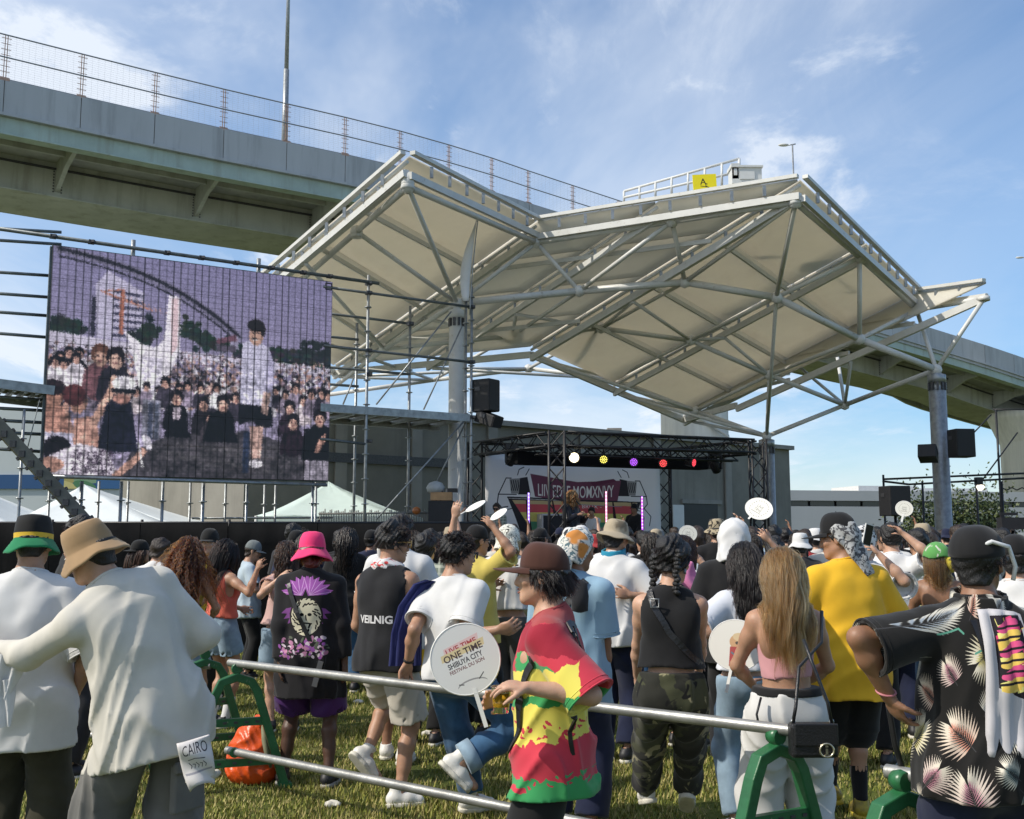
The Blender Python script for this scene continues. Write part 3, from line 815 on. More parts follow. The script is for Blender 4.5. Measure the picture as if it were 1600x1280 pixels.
# ================================================================== scaffolding with the video wall
SX0,SY0,SDX,SDY = -7.6,17.0,4.2,2.6
def SP(px,py,off=0.0):
 v = (640.0 - py) / FPX
 u = (px - 800.0) / FPX / (CT - v * ST)
 t = (u * SY0 - SX0) / (SDX - SDY * u)
 return at(px,py,SY0 + SDY * t + off)
def build_scaffold():
 o0 = V_((-5,18.6,0))
 root = tag(empty('scaffold',o0),'grey tube scaffolding tower that carries the video screen beside the stage','scaffold')
 dirv = V_((SDX,SDY,0)).normalized()
 def pipe(a,b,r=0.028,m=M_galv_dark,nm='pipe',off=0.0,off2=None):
  p = SP(*a,off) - o0; q = SP(*b,off if off2 is None else off2) - o0
  MB().tube(p,q,r,8).build(nm,m,root)
  return p,q
 def coupler(p,s=1.0):
  MB().box(p,(0.11 * s,0.11 * s,0.07 * s),MR(0.55,3,'Z')).box(p + V_((0.05,-0.06,0)),(0.05,0.05,0.04)).build('coupler',M_clampm,root)
 def post(px,y0,y1,off=0.0,r=0.029,m=M_galv,rings=True,foot=True):
  """vertical standard; y1 is where it meets the ground or the picture's fence"""
  p = SP(px,y0,off) - o0
  z0 = 0.0
  MB().tube(V_((p.x,p.y,z0)),p,r,8).build('standard',m,root)
  if rings:
   z = 0.35
   while z < p.z:
    MB().lathe([(r,-0.012),(r + 0.04,-0.008),(r + 0.04,0.008),(r,0.012)],8,(p.x,p.y,z)).build('rosette',m,root)
    z += 0.475
  return p
 # rails left of and behind the screen
 for (ya,yb) in ((357,362),(375,381),(425,431),(458,465),(487,494),(520,528),(620,626),(638,642),(657,661),(676,679)):
  pipe((-40,ya - 2),(96,yb + 1),off=0.35)
 pr = pipe((-40,352),(592,443),0.034,off=-0.06)
 for px in (83,143,261,315,369,424,474,515):
  y = 352 + (px + 40) / 632 * 91
  coupler(SP(px,y,-0.06) - o0,0.9)
 for px in (208,404):
  y = 352 + (px + 40) / 632 * 91
  p = SP(px,y,0.05) - o0
  MB().tube(p - V_((0,0,0.35)),p + V_((0,0,0.14)),0.04,8).build('standard',M_galv,root)
 # right wing
 for (xa,ya,xb,yb,off) in ((505,448,737,480,0.0),(505,489,642,506,1.2),(505,525,560,531,1.2),(505,540,737,566,0.0),(505,573,640,585,1.2),(505,600,560,604,1.4),(500,686,572,694,0.0)):
  pipe((xa,ya),(xb,yb),off=off)
 for px,y0,off in ((576,430,0.0),(641,478,1.3),(737,448,0.0),(558,505,1.5),(728,470,0.4)):
  p = post(px,y0,815,off)
 for (px,py) in ((576,443),(576,458),(576,548),(737,480),(737,566),(641,506),(576,585),(576,690),(737,652)): coupler(SP(px,py) - o0)
 for a,b,off in (((705,487),(588,632),0.1),((722,510),(662,640),0.2),((728,655),(588,812),0.0),((728,660),(683,752),0.3),((553,590),(536,632),0.8)):
  pipe(a,b,0.017,M_galv,'brace',off)
 # platform decks
 def deck(a,b,th,depth):
  p = SP(*a) - o0; q = SP(*b) - o0
  bk = V_((-dirv.y,dirv.x,0)) * depth
  MB().prism([p,q,q + bk,p + bk],(0,0,-th * 0.45)).build('platform',M_conc,root)
  MB().beam(p + V_((0,0,-0.07)) - bk * .01,q + V_((0,0,-0.07)) - bk * .01,0.06,0.15).build('platform_beam',M_galv,root)
  MB().beam(p + bk * 0.98 + V_((0,0,-0.16)),q + bk * 0.98 + V_((0,0,-0.16)),0.06,0.12).build('platform_beam',M_galv,root)
  for k in range(7):
   m = p.lerp(q,(k + .5) / 7) + V_((0,0,-.13))
   MB().beam(m,m + bk,0.05,0.07).build('transom',M_galv,root)
 deck((500,631),(733,648),0.12,1.3)
 deck((-40,588),(85,604),0.12,1.3)
 # uprights below the screen
 for px,off,r in ((38,-0.1,.0243),(78,1.0,.0243),(128,0.2,.0335),(155,1.3,.0243),(190,0.2,.03),(201,1.4,.0243),(255,0.2,.028),(298,1.2,.0243),(318,0.2,.0335),(353,1.2,.0243),(386,0.2,.0243),(414,1.3,.0243),(431,1.2,.0243),(489,0.1,.0243),(494,.4,.0243)):
  post(px,640 if px == 38 else 752,815,off,r)
 pipe((62,744),(511,758),0.032,M_galv,off=-0.05)
 pipe((300,810),(520,809),0.02,M_galv,off=1.2)
 pipe((-30,700),(70,706),off=0.4)
 # heavy raking lattice leg at the left
 a,b = SP(-25,640,-0.5) - o0,SP(140,822,-0.5) - o0
 MB().beam(a,b,0.16,0.19).build('raker',mat('raker_steel',(0.20,0.185,0.15),0.6,0.2,var=0.35,vscale=5),root)
 for k in range(12):
  c = a.lerp(b,(k + 0.5) / 12)
  MB().box(c,(0.28,0.05,0.05),MR(-0.6,3,'Y')).box(c + V_((0,-0.1,0)),(0.1,0.04,0.1)).build('coupler',M_clampm,root)
 pipe((62,625),(38,720),0.008,M_galv_dark,'tie_wire',-0.2)
 # close-board guard panel of fine stakes at the foot of the stage wing
 st = MB()
 for k in range(70):
  p = SP(500 + k * 2.6,800 + (k % 3),0.9) - o0
  st.tube(V_((p.x,p.y,p.z - 0.35)),p + V_((0,0,0.02 * (k % 4))),0.012,5)
 st.tube(SP(498,803,.88) - o0,SP(682,801,.88) - o0,0.02,6)
 tag(st.build('guard_stakes',M_conc,root),kind='stuff')
build_scaffold()
def paint_screen():
 W,H = 1000,720
 c = Canvas(W,H,(0.60,0.57,0.78,1))
 r = np.random.default_rng(5)
 yy = np.linspace(0,1,H)[:,None]
 c.a[...,0] = 0.50 + 0.12 * yy; c.a[...,1] = 0.47 + 0.09 * yy; c.a[...,2] = 0.68 + 0.03 * yy
 # building,crane,trees
 c.poly([(140,110),(150,280),(300,280),(300,120),(180,60)],(185,176,214))
 for k in range(7): c.poly([(200,120 + k * 24),(300,128 + k * 22),(300,136 + k * 22),(200,130 + k * 24)],(70,66,100))
 c.rect(130,150,144,280,(50,46,66))
 c.rect(222,115,236,262,(196,104,78)); c.line([(160,130),(330,175)],6,(206,120,96)); c.line([(222,118),(160,130)],4,(206,120,96))
 for k in range(9): c.line([(236 + k * 20,128 + k * 7),(246 + k * 20,160 + k * 4)],2,(206,140,120))
 for (x,y,rx,ry) in ((30,250,45,35),(80,262,30,22),(320,240,42,42),(300,268,40,25),(470,235,45,45),(520,262,50,26),(590,268,40,22)):
  for k in range(26):
   c.ell(x + r.normal() * rx * .45,y + r.normal() * ry * .4,9 + r.random() * 9,7 + r.random() * 6,(34 + r.random() * 20,44 + r.random() * 24,42 + r.random() * 18))
 c.rect(620,262,1000,325,(50,52,62))
 for k in range(220): c.ell(620 + r.random() * 380,262 + r.random() * 60,5 + r.random() * 12,4 + r.random() * 6,(32 + r.random() * 34,40 + r.random() * 34,46 + r.random() * 30))
 for k in range(70): c.ell(880 + r.random() * 130,225 + r.random() * 50,8,7,(40,48,50))
 # viaduct band
 def arc(t): return (20 + 620 * t,8 + 70 * t + 155 * t ** 2.6)
 pts = [arc(k / 40) for k in range(41)]
 for w,col,dy in ((26,(120,112,150),2),(12,(46,42,58),0),(6,(50,46,60),24)):
  c.line([(x,y + dy) for x,y in pts],w,col)
 c.rect(610,235,640,280,(150,140,180)); c.poly([(560,250),(630,228),(632,250),(560,268)],(120,70,92)); c.rect(560,268,632,290,(92,80,104))
 c.poly([(0,272),(420,300),(1000,320),(1000,345),(0,320)],(196,186,216))
 # the far crowd: hundreds of heads,shirts and arms
 for k in range(2600):
  x = r.random() * W; y = 300 + r.random() ** 0.8 * 190
  s = 4 + (y - 300) / 190 * 9
  cc = [(206,196,214),(230,224,236),(60,50,60),(40,34,44),(176,120,106),(196,150,140),(110,92,110),(150,120,140)][int(r.random() * 8)]
  c.ell(x,y,s * (0.5 + r.random() * .5),s * (0.5 + r.random() * .8),cc,r.random() * 3)
 # big white statue-like form on the left
 sh = (232,222,240)
 c.poly([(385,118),(425,122),(430,300),(420,330),(390,400),(385,470),(300,470),(285,380),(270,320),(240,250),(300,290),(340,300),(375,270)],sh)
 c.poly([(395,128),(420,126),(422,290),(400,320)],(226,186,196)); c.rect(300,330,372,470,(206,196,222))
 # seated and kneeling middle crowd
 def person(x,y,s,shirt,skin=(196,140,122),hair=(36,28,36)):
  c.ell(x,y + 55 * s,36 * s,42 * s,shirt); c.ell(x - 24 * s,y + 60 * s,12 * s,34 * s,shirt,.3); c.ell(x + 24 * s,y + 60 * s,12 * s,34 * s,shirt,-.3)
  c.ell(x,y,17 * s,22 * s,skin); c.ell(x,y - 15 * s,18 * s,11 * s,hair); c.ell(x - 15 * s,y - 4 * s,5 * s,14 * s,hair); c.ell(x + 15 * s,y - 4 * s,5 * s,12 * s,hair); c.ell(x,y + 4 * s,13 * s,14 * s,tuple(min(255,v * 1.12) for v in skin)); c.ell(x + 3 * s,y + 14 * s,9 * s,9 * s,skin)
  c.ell(x - 6 * s,y - 1 * s,3 * s,2 * s,(60,40,46)); c.ell(x + 6 * s,y - 1 * s,3 * s,2 * s,(60,40,46)); c.ell(x,y + 10 * s,5 * s,2 * s,(140,70,76))
 for x in range(20,1000,36):
  person(x + r.random() * 20,400 + r.random() * 60,0.62 + r.random() * .3,[(230,222,236),(60,52,70),(150,130,160),(210,190,200)][int(r.random() * 4)])
 c.poly([(280,640),(420,575),(700,560),(1000,640),(1000,720),(240,720)],(70,64,74))
 for k in range(160): c.line([(300 + r.random() * 600,600 + r.random() * 120)] * 1 + [(330 + r.random() * 640,590 + r.random() * 120)],1.2,(96 + r.random() * 20,90 + r.random() * 20,100,0.25))
 c.rect(310,470,372,600,(120,118,140)); c.rect(330,480,346,600,(60,66,92)); c.rect(352,480,366,600,(74,80,104))
 for (x,y,s,sh_) in ((425,460,1.15,(28,24,34)),(520,475,1.1,(40,34,42)),(590,470,1.25,(20,18,26)),(840,470,1.1,(60,40,60)),(855,520,1.25,(44,26,40)),(960,500,1.35,(22,18,24)),(545,520,.9,(70,60,70))): person(x,y,s,sh_)
 c.poly([(400,520),(450,515),(480,590),(385,590)],(24,20,30)); c.poly([(545,500),(620,500),(650,600),(520,600)],(20,18,26)); c.rect(414,490,440,530,(190,170,190))
 c.poly([(900,540),(1000,530),(1000,660),(890,650)],(20,18,24)); c.rect(905,650,1000,720,(140,130,150)); c.ell(965,590,12,40,(190,130,112),.5)
 # the standing man
 c.poly([(655,255),(700,235),(752,262),(778,320),(770,470),(650,470),(652,330)],(190,184,220))
 c.poly([(752,262),(778,320),(770,430),(742,420)],(168,160,204))
 for k in range(8): c.line([(664 + k * 13,262),(658 + k * 13,465)],1.5,(160,152,190,.5))
 c.ell(705,222,27,38,(196,142,120)); c.ell(704,190,33,22,(42,32,34)); c.ell(730,205,9,22,(42,32,34)); c.ell(694,216,4,2.5,(50,36,40)); c.ell(712,216,4,2.5,(50,36,40)); c.ell(699,240,12,3,(240,226,230)); c.ell(700,236,13,3,(60,40,40))
 c.poly([(648,465),(772,470),(776,540),(720,545),(700,520),(650,540)],(26,24,34))
 c.poly([(690,540),(742,540),(734,650),(700,650)],(200,150,136)); c.ell(716,668,26,14,(214,206,220)); c.poly([(738,420),(766,420),(756,500),(730,490)],(204,158,146))
 c.rect(668,560,690,700,(40,52,86))
 # left foreground group
 for k in range(14): person(10 + r.random() * 110,330 + r.random() * 60,.8,(214,202,220))
 person(165,340,1.5,(120,70,80),(206,150,128),(120,70,52)); person(215,345,1.5,(40,34,48),(206,156,136),(40,28,34))
 c.ell(20,480,32,44,(196,128,104)); c.ell(20,450,40,26,(44,26,34)); c.poly([(0,520),(70,500),(95,640),(0,640)],(206,134,112))
 c.ell(100,490,30,38,(206,140,116)); c.ell(88,470,38,34,(96,40,44)); c.poly([(90,545),(160,530),(180,640),(85,640)],(206,140,120)); c.line([(60,500),(90,600)],12,(214,150,130))
 c.line([(150,560),(210,440),(214,410)],26,(204,146,124))
 c.poly([(190,490),(270,470),(300,640),(165,650)],(30,30,52)); c.ell(245,440,34,36,(196,150,136)); c.ell(247,424,40,26,(212,204,220)); c.rect(206,440,286,455,(30,28,40)); c.ell(240,474,28,16,(170,110,96))
 c.rect(0,590,90,640,(196,190,226)); c.ell(40,640,44,40,(36,28,38)); c.poly([(20,660),(110,620),(200,640),(240,720),(0,720)],(214,200,220))
 for k in range(420): c.ell(90 + r.random() * 130,640 + r.random() * 78,2.3,1.8,(70,50,76),r.random() * 3)
 c.line([(230,720),(290,670),(318,640)],24,(200,140,120)); c.line([(300,610),(318,690)],5,(230,224,236)); c.ell(330,610,14,28,(210,200,220),-.5); c.ell(20,690,44,24,(206,140,118))
 r2 = np.random.default_rng(9)
 gy,gx = np.mgrid[0:H,0:W]
 for _ in range(2):
  sm = lambda: np.repeat(np.repeat(r2.normal(size=(H // 2 + 1,W // 2 + 1)),2,0),2,1)[:H,:W]
  c.a = c.a[np.clip(gy + (sm() * 2.0).astype(int),0,H - 1),np.clip(gx + (sm() * 2.0).astype(int),0,W - 1)]
 def lum(q):
  z = r2.normal(size=(H // q + 3,W // q + 3)); yy_ = np.arange(H) / q; xx_ = np.arange(W) / q
  y0 = yy_.astype(int); x0 = xx_.astype(int); fy = (yy_ - y0)[:,None]; fx = (xx_ - x0)[None]
  return (z[y0][:,x0] * (1 - fy) * (1 - fx) + z[y0 + 1][:,x0] * fy * (1 - fx) + z[y0][:,x0 + 1] * (1 - fy) * fx + z[y0 + 1][:,x0 + 1] * fy * fx)
 low = np.clip((gy / H - .38) * 6,.12,1)
 c.a[...,:3] *= (1 + low * (.13 * lum(7) + .16 * lum(15) + .12 * lum(40)))[...,None]
 c.a[...,:3] = np.clip(.5 + (c.a[...,:3] - .5) * 1.12,0.02,1)
 c.a[...,:3] *= (1 + .08 * np.repeat(np.repeat(r2.normal(size=(H // 3 + 1,W // 3 + 1)),3,0),3,1)[:H,:W])[...,None]
 k5 = np.ones(3) / 3
 for ax in (0,1): c.a[...,:3] = (np.roll(c.a[...,:3],1,ax) + c.a[...,:3] + np.roll(c.a[...,:3],-1,ax)) / 3
 # the see-through LED mesh: dark vertical and horizontal lines
 xs = np.arange(W); ys = np.arange(H)
 vl = 1 - 0.34 * (np.abs(((xs % 25) - 12)) > 9)[None,:,None] * (0.55 + 0.45 * (np.sin(xs * 0.11) > 0))[None,:,None]
 hl = 1 - 0.16 * ((ys % 18) < 3)[:,None,None]
 c.a[...,:3] *= vl * hl
 gr = c.a[...,:3].mean(2,keepdims=True); c.a[...,:3] = gr + (c.a[...,:3] - gr) * .62
 c.a[...,:3] = np.clip(c.a[...,:3],0,1)
 return c.image('video_picture')
def build_screen():
 img = paint_screen()
 m = flat_mat('video_wall',img,0.5,0.66)
 TL,TR,BL,BR = SP(83,383),SP(520,441),SP(66,741),SP(513,751)
 o0 = V_((BL.x,BL.y,0))
 root = tag(empty('video_screen',o0),'big LED video screen showing a man standing in a crowd, hung in the scaffolding','screen')
 nrm = (TR - TL).cross(BL - TL).normalized()
 if nrm.y > 0: nrm = -nrm
 NX,NY = 10,7
 for i in range(NX):
  for j in range(NY):
   e = 0.0007
   cs = []
   for (s,t) in ((i / NX + e,j / NY + e),((i + 1) / NX - e,j / NY + e),((i + 1) / NX - e,(j + 1) / NY - e),(i / NX + e,(j + 1) / NY - e)):
    p = TL.lerp(TR,s).lerp(BL.lerp(BR,s),t)
    cs.append((p,s,1 - t))
   jit = nrm * (0.004 * random.random())
   V = [p - o0 + jit for p,_,_ in cs] + [p - o0 + jit - nrm * 0.09 for p,_,_ in cs]
   mb = MB().add(V,[(3,2,1,0),(4,5,6,7),(0,1,5,4),(1,2,6,5),(2,3,7,6),(3,0,4,7)],False)
   mb.mi = [0,1,1,1,1,1]
   me = mb.mesh('led_panel')
   uvl = me.uv_layers.new(name='UVMap')
   lut = [(s,t) for _,s,t in cs] * 2
   for li,lp in enumerate(me.loops): uvl.data[li].uv = lut[lp.vertex_index]
   link('led_panel',me,[m,M_black],root)
 fr = MB()
 q = -nrm * 0.12
 for a,b in ((TL,TR),(TR,BR),(BR,BL),(BL,TL)): fr.beam(a - o0 + q,b - o0 + q,0.06,0.06)
 for k in range(1,6): fr.beam(TL.lerp(TR,k / 6) - o0 + q,BL.lerp(BR,k / 6) - o0 + q,0.05,0.05)
 fr.build('frame',M_galv_dark,root)
 hk = MB(); c = TR - o0 + V_((-0.08,-0.03,-0.1)); d = (TR - TL).normalized()
 for (a,b) in (((-.06,.06),(.06,.06)),((.06,.06),(.06,-.06)),((.06,-.06),(-.06,-.06)),((-.06,-.06),(-.06,.06))):
  hk.beam(c + d * a[0] + V_((0,0,a[1])) + nrm * .03,c + d * b[0] + V_((0,0,b[1])) + nrm * .03,0.03,0.02)
 hk.build('corner_plate',M_black,root)
build_screen()
# feather-shaped white flag at the top of the right scaffold post
def build_feather():
 b,t = SP(729,470,-0.05),SP(744,343,-0.05)
 root = tag(empty('feather_flag',b),'white pointed feather flag standing upright on the scaffold post','flag')
 h = t.z - b.z; n = 16; V = []; F = []
 for k in range(n + 1):
  s = k / n
  w = 0.20 * math.sin(math.pi * min(1,(0.12 + 0.88 * s)) ** 0.8) * (1 - s ** 6) + 0.012
  bend = 0.16 * s ** 1.5 + 0.05
  for (u,dy) in ((0,-0.012),(0,0.012),(-0.55,0.05),(-1,0.012),(-1,-0.012),(-0.5,0.02)):
   V.append((bend + u * w,dy + 0.02 * math.sin(5 * s),s * h))
 for k in range(n):
  for j in range(6): F.append((k * 6 + j,k * 6 + (j + 1) % 6,(k + 1) * 6 + (j + 1) % 6,(k + 1) * 6 + j))
 F.append((5,4,3,2,1,0)); F.append(tuple(n * 6 + j for j in range(6)))
 MB().add(V,F,True).build('sail',mat('flag_cloth',(0.8,0.8,0.8),0.7,var=0.05,bump=0.2,bscale=8),root)
 MB().path([(0.07 + 0.16 * (k / 10) ** 1.5,0.0,-0.3 + k / 10 * (h + 0.3)) for k in range(11)],0.014,6).build('pole',M_galv,root)
build_feather()
def build_speaker(name,c,size,rot,lab,tilt=0.0,grp=None):
 root = tag(empty(name,c),lab,'speaker',grp)
 root.rotation_euler = (tilt,0,rot)
 w,d,h = size
 me = MB(); me.box((0,0,0),(w,d,h))
 b = me.build('cabinet',M_spk,root)
 bv = b.modifiers.new('edge','BEVEL'); bv.width = 0.015; bv.segments = 2
 MB().box((0,-d / 2 - 0.008,0),(w * 0.92,0.014,h * 0.94)).build('grille',mat('speaker_grille',(0.02,0.02,0.022),0.55,0.3,var=0.4,vscale=160),root)
 for s in (-1,1): MB().box((s * (w / 2 + 0.006),0.05,h * 0.2),(0.012,0.14,0.08)).build('handle',M_clampm,root)
 return root
sp = SP(757,628,-0.1)
build_speaker('line_speaker',sp + V_((0.0,0,0.12)),(0.36,0.5,0.66),0.95,'tall black speaker box hung on the scaffold post left of the stage',0.0,'speakers hung on posts')
build_speaker('line_speaker',sp + V_((0.09,-0.05,-0.36)),(0.34,0.46,0.24),0.95,'lower tilted black speaker box under the tall box on the scaffold post',0.35,'speakers hung on posts')
sp = at(1502,693,23.1)
build_speaker('pa_speaker',sp,(0.44,0.4,0.62),0.1,'square black speaker fixed to the right side of the grey canopy column',0.0,'speakers hung on posts')
sp = at(1450,709,23.0)
build_speaker('pa_speaker',sp,(0.38,0.4,0.30),-0.5,'small tilted black speaker on the left side of the grey canopy column',-0.3,'speakers hung on posts')
sp = at(1398,783,22.0)
sub = build_speaker('pa_speaker',V_((sp.x,sp.y,sp.z)),(0.46,0.5,0.62),0.12,'black speaker on a stand in front of the low white building')
MB().tube((0,0,-sp.z),(0,0,-0.3),0.03,8).build('stand_pole',M_black,sub)
for k in range(3):
 a = k * 2.094
 MB().tube((0,0,-sp.z + 0.6),(0.5 * math.cos(a),0.5 * math.sin(a),-sp.z),0.02,6).build('leg',M_black,sub)
# ================================================================== barrier fence in black cloth
def build_black_fence():
 root = tag(empty('cloth_fence',(-4,15.7,0)),'long black cloth barrier fence below the scaffolding','fence')
 o0 = V_(root.location)
 xs = [-9.5 + k * 1.32 for k in range(8)]
 for k,(xa,xb) in enumerate(zip(xs[:-1],xs[1:])):
  n = 26; V = []; F = []
  ya,yb = 15.7 + 0.05 * (k % 2),15.7 + 0.05 * ((k + 1) % 2)
  for i in range(n + 1):
   s = i / n
   for j in range(7):
    z = 1.84 * j / 6
    fold = 0.009 * math.sin(s * 26 + k * 1.7 + 0.8 * math.sin(j * .6)) * (1 - 0.6 * j / 6) + 0.004 * math.sin(s * 61 + j)
    V.append((xa + 0.006 + (xb - xa - 0.012) * s - o0.x,ya + (yb - ya) * s + fold - o0.y,z))
  m = len(V)
  V += [(x,y + 0.03,z) for (x,y,z) in V]
  for i in range(n):
   for j in range(6):
    a = i * 7 + j; F.append((a,a + 7,a + 8,a + 1)); F.append((m + a,m + a + 1,m + a + 8,m + a + 7))
   a = i * 7 + 6; F.append((a,a + 7,m + a + 7,m + a))
  MB().add(V,F,True).build('panel',M_blackcloth,root)
  MB().tube((xa - o0.x,ya + 0.06 - o0.y,0),(xa - o0.x,ya + 0.06 - o0.y,1.9),0.022,8).build('post',M_black,root)
 MB().tube((xs[0] - o0.x,0.07,1.85),(xs[-1] - o0.x,0.07,1.85),0.02,8).build('rail',M_black,root)
build_black_fence()
# ================================================================== buildings,tents behind
def wall_box(mb,a,b,z0,z1,th):
 a,b = V_(a),V_(b); d = (b - a).normalized(); n = V_((-d.y,d.x,0)) * th
 mb.prism([V_((a.x,a.y,z0)),V_((b.x,b.y,z0)),V_((b.x,b.y,z0)) + n,V_((a.x,a.y,z0)) + n],(0,0,z1 - z0))
def build_hall():
 a,b = at(380,800,26.5),at(1236,800,41)
 a.z = b.z = 0
 root = tag(empty('concrete_hall',a),'plain grey concrete building behind the stage with a dark doorway','building')
 L_ = (b - a); d = L_.normalized(); n = V_((-d.y,d.x,0))
 zt = 4.95
 m = MB(); wall_box(m,(0,0,0),b - a,0,zt,9.0); m.build('wall',M_concdark,root)
 m = MB(); wall_box(m,-n * 0.18 - d * .1,b - a - n * 0.18 + d * 0.1,zt + 0.003,zt + 0.16,9.4); m.build('roof',M_conc,root)
 fl = lambda px: (at(px,800,30).x / 30)
 def on(px):      # distance along the wall for a picture column
  u = fl(px); t = (u * a.y - a.x) / (d.x - u * d.y); return t
 # pilasters,joints,ledge
 for px in (520,640,760,905,1020,1132):
  c = d * on(px) - n * 0.04
  MB().prism([c + V_((0,0,0)),c + d * 0.35,c + d * 0.35 - n * 0.06,c - n * 0.06],(0,0,zt - 0.003)).build('pilaster',M_conc,root)
 m = MB(); wall_box(m,d * on(385) - n * 0.12,d * on(735) - n * 0.12,3.6,3.85,0.11); m.build('ledge',M_clampm,root)
 m = MB(); wall_box(m,d * on(1068) - n * 0.05,d * on(1120) - n * 0.05,0,2.75,0.045); dr = m.build('door',M_black,root)
 m = MB(); wall_box(m,d * on(1064) - n * 0.09,d * on(1126) - n * 0.09,2.76,2.9,0.08); m.build('door_frame',M_conc,dr)
 for (x0,x1,zt_) in ((562,582,2.3),(597,645,2.2),(1050,1067,2.7)):
  m = MB(); wall_box(m,d * on(x0) - n * 0.06,d * on(x1) - n * 0.06,0,zt_,0.05); m.build('panel',M_wpanel,root)
 m = MB(); wall_box(m,d * on(583) - n * 0.06,d * on(596) - n * 0.06,0,2.5,0.05); m.build('shutter',M_black,root)
 c = d * on(1010) + n * 1.5
 MB().box(c + V_((0,0,zt + 0.3)),(0.5,0.4,0.3)).build('roof_vent',M_conc,root)
build_hall()
def build_low_buildings():
 # white low building with a dark window band on the right
 Y = 52.0
 a,b = at(1225,800,Y),at(1700,800,Y + 3)
 zt = at(1300,766,Y).z; w0 = at(1300,791,Y).z; w1 = at(1300,782,Y).z
 root = tag(empty('low_building',(a.x,a.y,0)),'long low white building with one dark strip of windows','building')
 q = V_((b.x - a.x,b.y - a.y,0))
 mw = mat('white_wall',(0.50,0.50,0.50),0.7,var=0.08,vscale=0.3)
 m = MB(); wall_box(m,(0,0,0),q,0,w0,8); m.build('wall',mw,root)
 m = MB(); wall_box(m,(0,0,0),q,w1,zt,8); m.build('wall',mw,root)
 m = MB(); wall_box(m,(0,0.3,0),q + V_((0,.3,0)),w0,w1,7); m.build('window_core',M_black,root)
 gl = mat('dark_glass',(0.02,0.03,0.035),0.08,var=0.3,vscale=0.4,spec=0.6)
 for k in range(12):
  m = MB(); wall_box(m,q * (k / 12 + 0.002) + V_((0,0.14,0)),q * ((k + 1) / 12 - 0.006) + V_((0,0.14,0)),w0 + .02,w1 - 0.02,0.05); m.build('pane',gl,root)
 m = MB(); wall_box(m,q * 0.28 + V_((0,2,0)),q * 0.48 + V_((0,2,0)),zt,zt + 0.35,3); wall_box(m,q * 0.48 + V_((0,2,0)),q * 0.72 + V_((0,2,0)),zt,zt + 0.25,3)
 m.build('roof_unit',M_wpanel,root)
 m = MB(); wall_box(m,q * 0.40 + V_((0,-0.06,0)),q * 0.425 + V_((0,-0.06,0)),0,1.9,0.05); m.build('door',M_black,root)
 # pale warehouse with a painted frieze at the left
 Y = 44
 a,b = at(-160,700,Y),at(305,700,Y); zt = at(40,641,Y).z
 root = tag(empty('warehouse',(a.x,a.y,0)),'pale grey warehouse with a blue and green painted frieze, behind the scaffolding','building')
 m = MB(); wall_box(m,(0,0,0),(b.x - a.x,0,0),0,zt,10); m.build('wall',mat('warehouse_wall',(0.52,0.56,0.56),0.7,var=0.06,vscale=.3),root)
 c = Canvas(600,60,(0.10,0.27,0.46,1)); r = np.random.default_rng(3)
 c.rect(0,0,170,60,(92,120,80))
 for k in range(14): c.ell(r.random() * 600,r.random() * 60,30 + r.random() * 40,12 + r.random() * 18,[(70,120,84),(160,150,90),(34,84,134),(120,150,120),(190,180,120)][int(r.random() * 5)],r.random() * 3)
 c.rect(230,0,420,60,(32,78,124)); c.rect(500,0,600,60,(40,90,138))
 z0,z1 = at(0,764,Y).z,at(0,742,Y).z; xr = at(215,750,Y).x - a.x
 me = MB().box((xr / 2,-0.05,(z0 + z1) / 2),(xr,0.08,z1 - z0)).mesh('frieze')
 set_uv(me,lambda p: (p[:,0] / xr,(p[:,2] - z0) / (z1 - z0)))
 link('frieze',me,flat_mat('frieze_print',c.image('frieze_print')),root)
 # concrete columns between warehouse and hall
 grp = 'square columns behind the scaffolding'
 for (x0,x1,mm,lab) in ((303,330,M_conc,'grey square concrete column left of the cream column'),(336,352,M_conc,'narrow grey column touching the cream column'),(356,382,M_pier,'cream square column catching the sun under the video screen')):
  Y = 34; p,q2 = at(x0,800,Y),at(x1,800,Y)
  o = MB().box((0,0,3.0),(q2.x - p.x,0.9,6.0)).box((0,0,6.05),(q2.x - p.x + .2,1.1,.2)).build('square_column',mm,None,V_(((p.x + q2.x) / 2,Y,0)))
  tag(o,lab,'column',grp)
 # tents
 def tent(name,lab,x0,x1,apex,ye,Y,dep,m):
  p,q2,t = at(x0,ye,Y),at(x1,ye,Y),at(apex[0],apex[1],Y + dep / 2)
  root = tag(empty(name,((p.x + q2.x) / 2,Y,0)),lab,'tent')
  o = V_(root.location)
  c4 = [V_((p.x,Y,p.z)),V_((q2.x,Y,p.z)),V_((q2.x,Y + dep,p.z)),V_((p.x,Y + dep,p.z))]
  V = []; F = []; n = 8
  for s in range(4):
   A,B = c4[s],c4[(s + 1) % 4]; base = len(V)
   for i in range(n + 1):
    for j in range(n + 1):
     e = A.lerp(B,i / n); pnt = e.lerp(t,j / n)
     pnt.z -= 0.13 * math.sin(math.pi * j / n) * (0.6 + 0.4 * math.sin(math.pi * i / n)) + 0.012 * math.sin(i * 2.3 + j)
     V.append(pnt - o)
   for i in range(n):
    for j in range(n):
     a_ = base + i * (n + 1) + j; F.append((a_,a_ + n + 1,a_ + n + 2,a_ + 1))
  ro = MB().add(V,F,True).build('roof',m,root); sm = ro.modifiers.new('thick','SOLIDIFY'); sm.thickness = 0.02
  for s in range(4):
   A,B = c4[s] - o,c4[(s + 1) % 4] - o
   MB().beam(A + V_((0,0,-0.12)),B + V_((0,0,-0.12)),0.03,0.22).build('valance',m,root)
   MB().tube(V_((A.x,A.y,0)),A,0.03,8).build('leg',M_wpanel,root)
  return root
